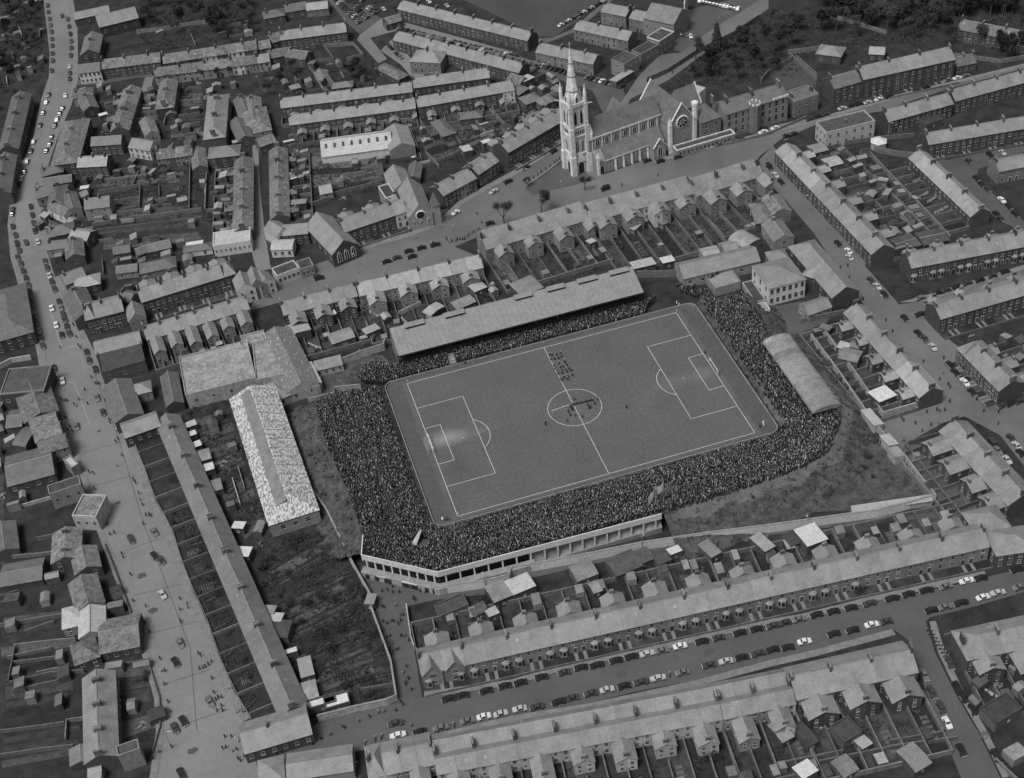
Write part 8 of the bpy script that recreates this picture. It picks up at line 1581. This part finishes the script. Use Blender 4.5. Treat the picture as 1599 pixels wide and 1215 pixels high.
clutter([A4(300,720),A4(460,740),A4(860,1140),A4(600,1140)],12,R(40),'gardens behind the school-side terrace',14)
clutter([B2(150,330),B2(600,200),B2(1060,60),B2(1215,190),B2(640,430),B2(300,560)],12,R(14),'gardens behind the main stand',15)
clutter([B1(900,760),B1(1090,700),C2(60,40),C2(90,110),C2(60,300),C1(1010,0)],10,R(-25),'strips between works and cottages',16)
clutter([C4(0,1000),C4(330,950),C4(330,1090),C4(60,1150)],6,R(12),'yards behind the tall end block',17)
clutter([C4(900,700),C4(1168,660),C4(1168,1215),C4(1080,1215),C4(960,980)],12,R(12),'dark yards across the side street',18)
clutter([B4(1060,430),B4(1215,380),B4(1215,560)],5,R(10),'gardens behind the junction row',19)
clutter([A1(700,170),A1(1215,80),A1(1215,180),A1(760,240)],10,R(5),'wood-edge gardens',20)
# strips of plots between hedges and walls
def strips(qa, qb, qc, qd, n, seed, mats=('plotl','plot','plotl','rough')):
    rnd = random.Random(seed); a_, b_, c_, d_ = [P(q) for q in (qa,qb,qc,qd)]; cuts = sorted([0,1]+[(k+rnd.uniform(-.25,.25))/n for k in range(1,n)])
    for k in range(len(cuts)-1):
        u0, u1 = cuts[k]+.006, cuts[k+1]-.012; m0, m1 = rnd.uniform(0,.1), rnd.uniform(.85,1)
        L = lambda u: a_+(d_-a_)*u; Rr = lambda u: b_+(c_-b_)*u
        p = [L(u0)+(Rr(u0)-L(u0))*m0, L(u0)+(Rr(u0)-L(u0))*m1, L(u1)+(Rr(u1)-L(u1))*m1, L(u1)+(Rr(u1)-L(u1))*m0]
        c0 = sum(p)/4; pl_ = [(q[0]-c0[0],q[1]-c0[1]) for q in p]; o = sheet('garden_plot', pl_, 0, rnd.choice(mats)); o.location = (c0[0],c0[1],.012+.001*(k%4))
strips(C2(40,250),C2(340,70),C2(620,760),C2(290,880),17,1)
strips(B1(870,790),B1(1080,720),C2(80,90),C2(-30,200),11,2)
strips(C1(0,480),C1(330,440),C1(380,1110),C1(0,1180),14,3,('plotl','plot','plot'))
strips(C1(520,710),C1(680,695),C1(735,980),C1(530,1050),5,4)
strips(A1(440,800),A1(900,780),A1(960,1030),A1(440,1075),9,5,('plotl','plot','rough'))
strips(A1(450,1090),A1(1000,1040),A1(1000,1140),A1(450,1190),4,6,('plotl','plot'))
strips(A1(820,390),A1(980,380),A1(960,640),A1(800,660),8,7,('plotl','plot'))
strips(A2(150,690),A2(620,730),A2(600,870),A2(160,960),5,8,('plotl','path','plot'))
strips(A2(730,590),A2(1200,520),A2(1210,620),A2(780,790),9,9,('plotl','plot','plotl'))
strips(A4(300,720),A4(460,740),A4(860,1140),A4(600,1140),10,10,('plotl','plot'))
strips(B1(-20,1000),B1(20,1000),C1(20,240),C1(0,240),3,11)
# seams and joints in the wide concrete road
def joint(a, b): line_sheet('road_joint', P(a), P(b), .22, .058, 'asphalt_dark')
for (a,b) in ((B1(420,480),B1(560,860)),(B1(560,860),C1(660,60)),(C1(660,60),C1(760,330)),(C1(760,330),C1(870,620)),(C1(870,620),C1(900,1000)),(B1(400,930),B1(590,880)),(B1(440,1090),B1(640,1040)),(C1(560,180),C1(760,110)),(C1(610,380),C1(830,330)),(C1(660,560),C1(900,500)),(C1(740,790),C1(960,720)),(C1(750,1000),C1(1050,900))): joint(a,b)
M['stain'] = mat('oil_stain', 0.075, 0.2, 0.4, 0.35)
for q in (B1(560,1170),C1(648,290),C1(700,450),C1(880,1090),B1(470,830),A2(760,1130),A2(880,1080),B4(700,560),C3(500,740),C3(900,640)):
    c = P(q); rr_ = random.uniform(.8,1.8); sheet('road_stain', [(c[0]+rr_*random.uniform(.7,1.2)*math.cos(k*math.pi/7), c[1]+.7*rr_*random.uniform(.7,1.2)*math.sin(k*math.pi/7)) for k in range(14)], .0605, 'stain')
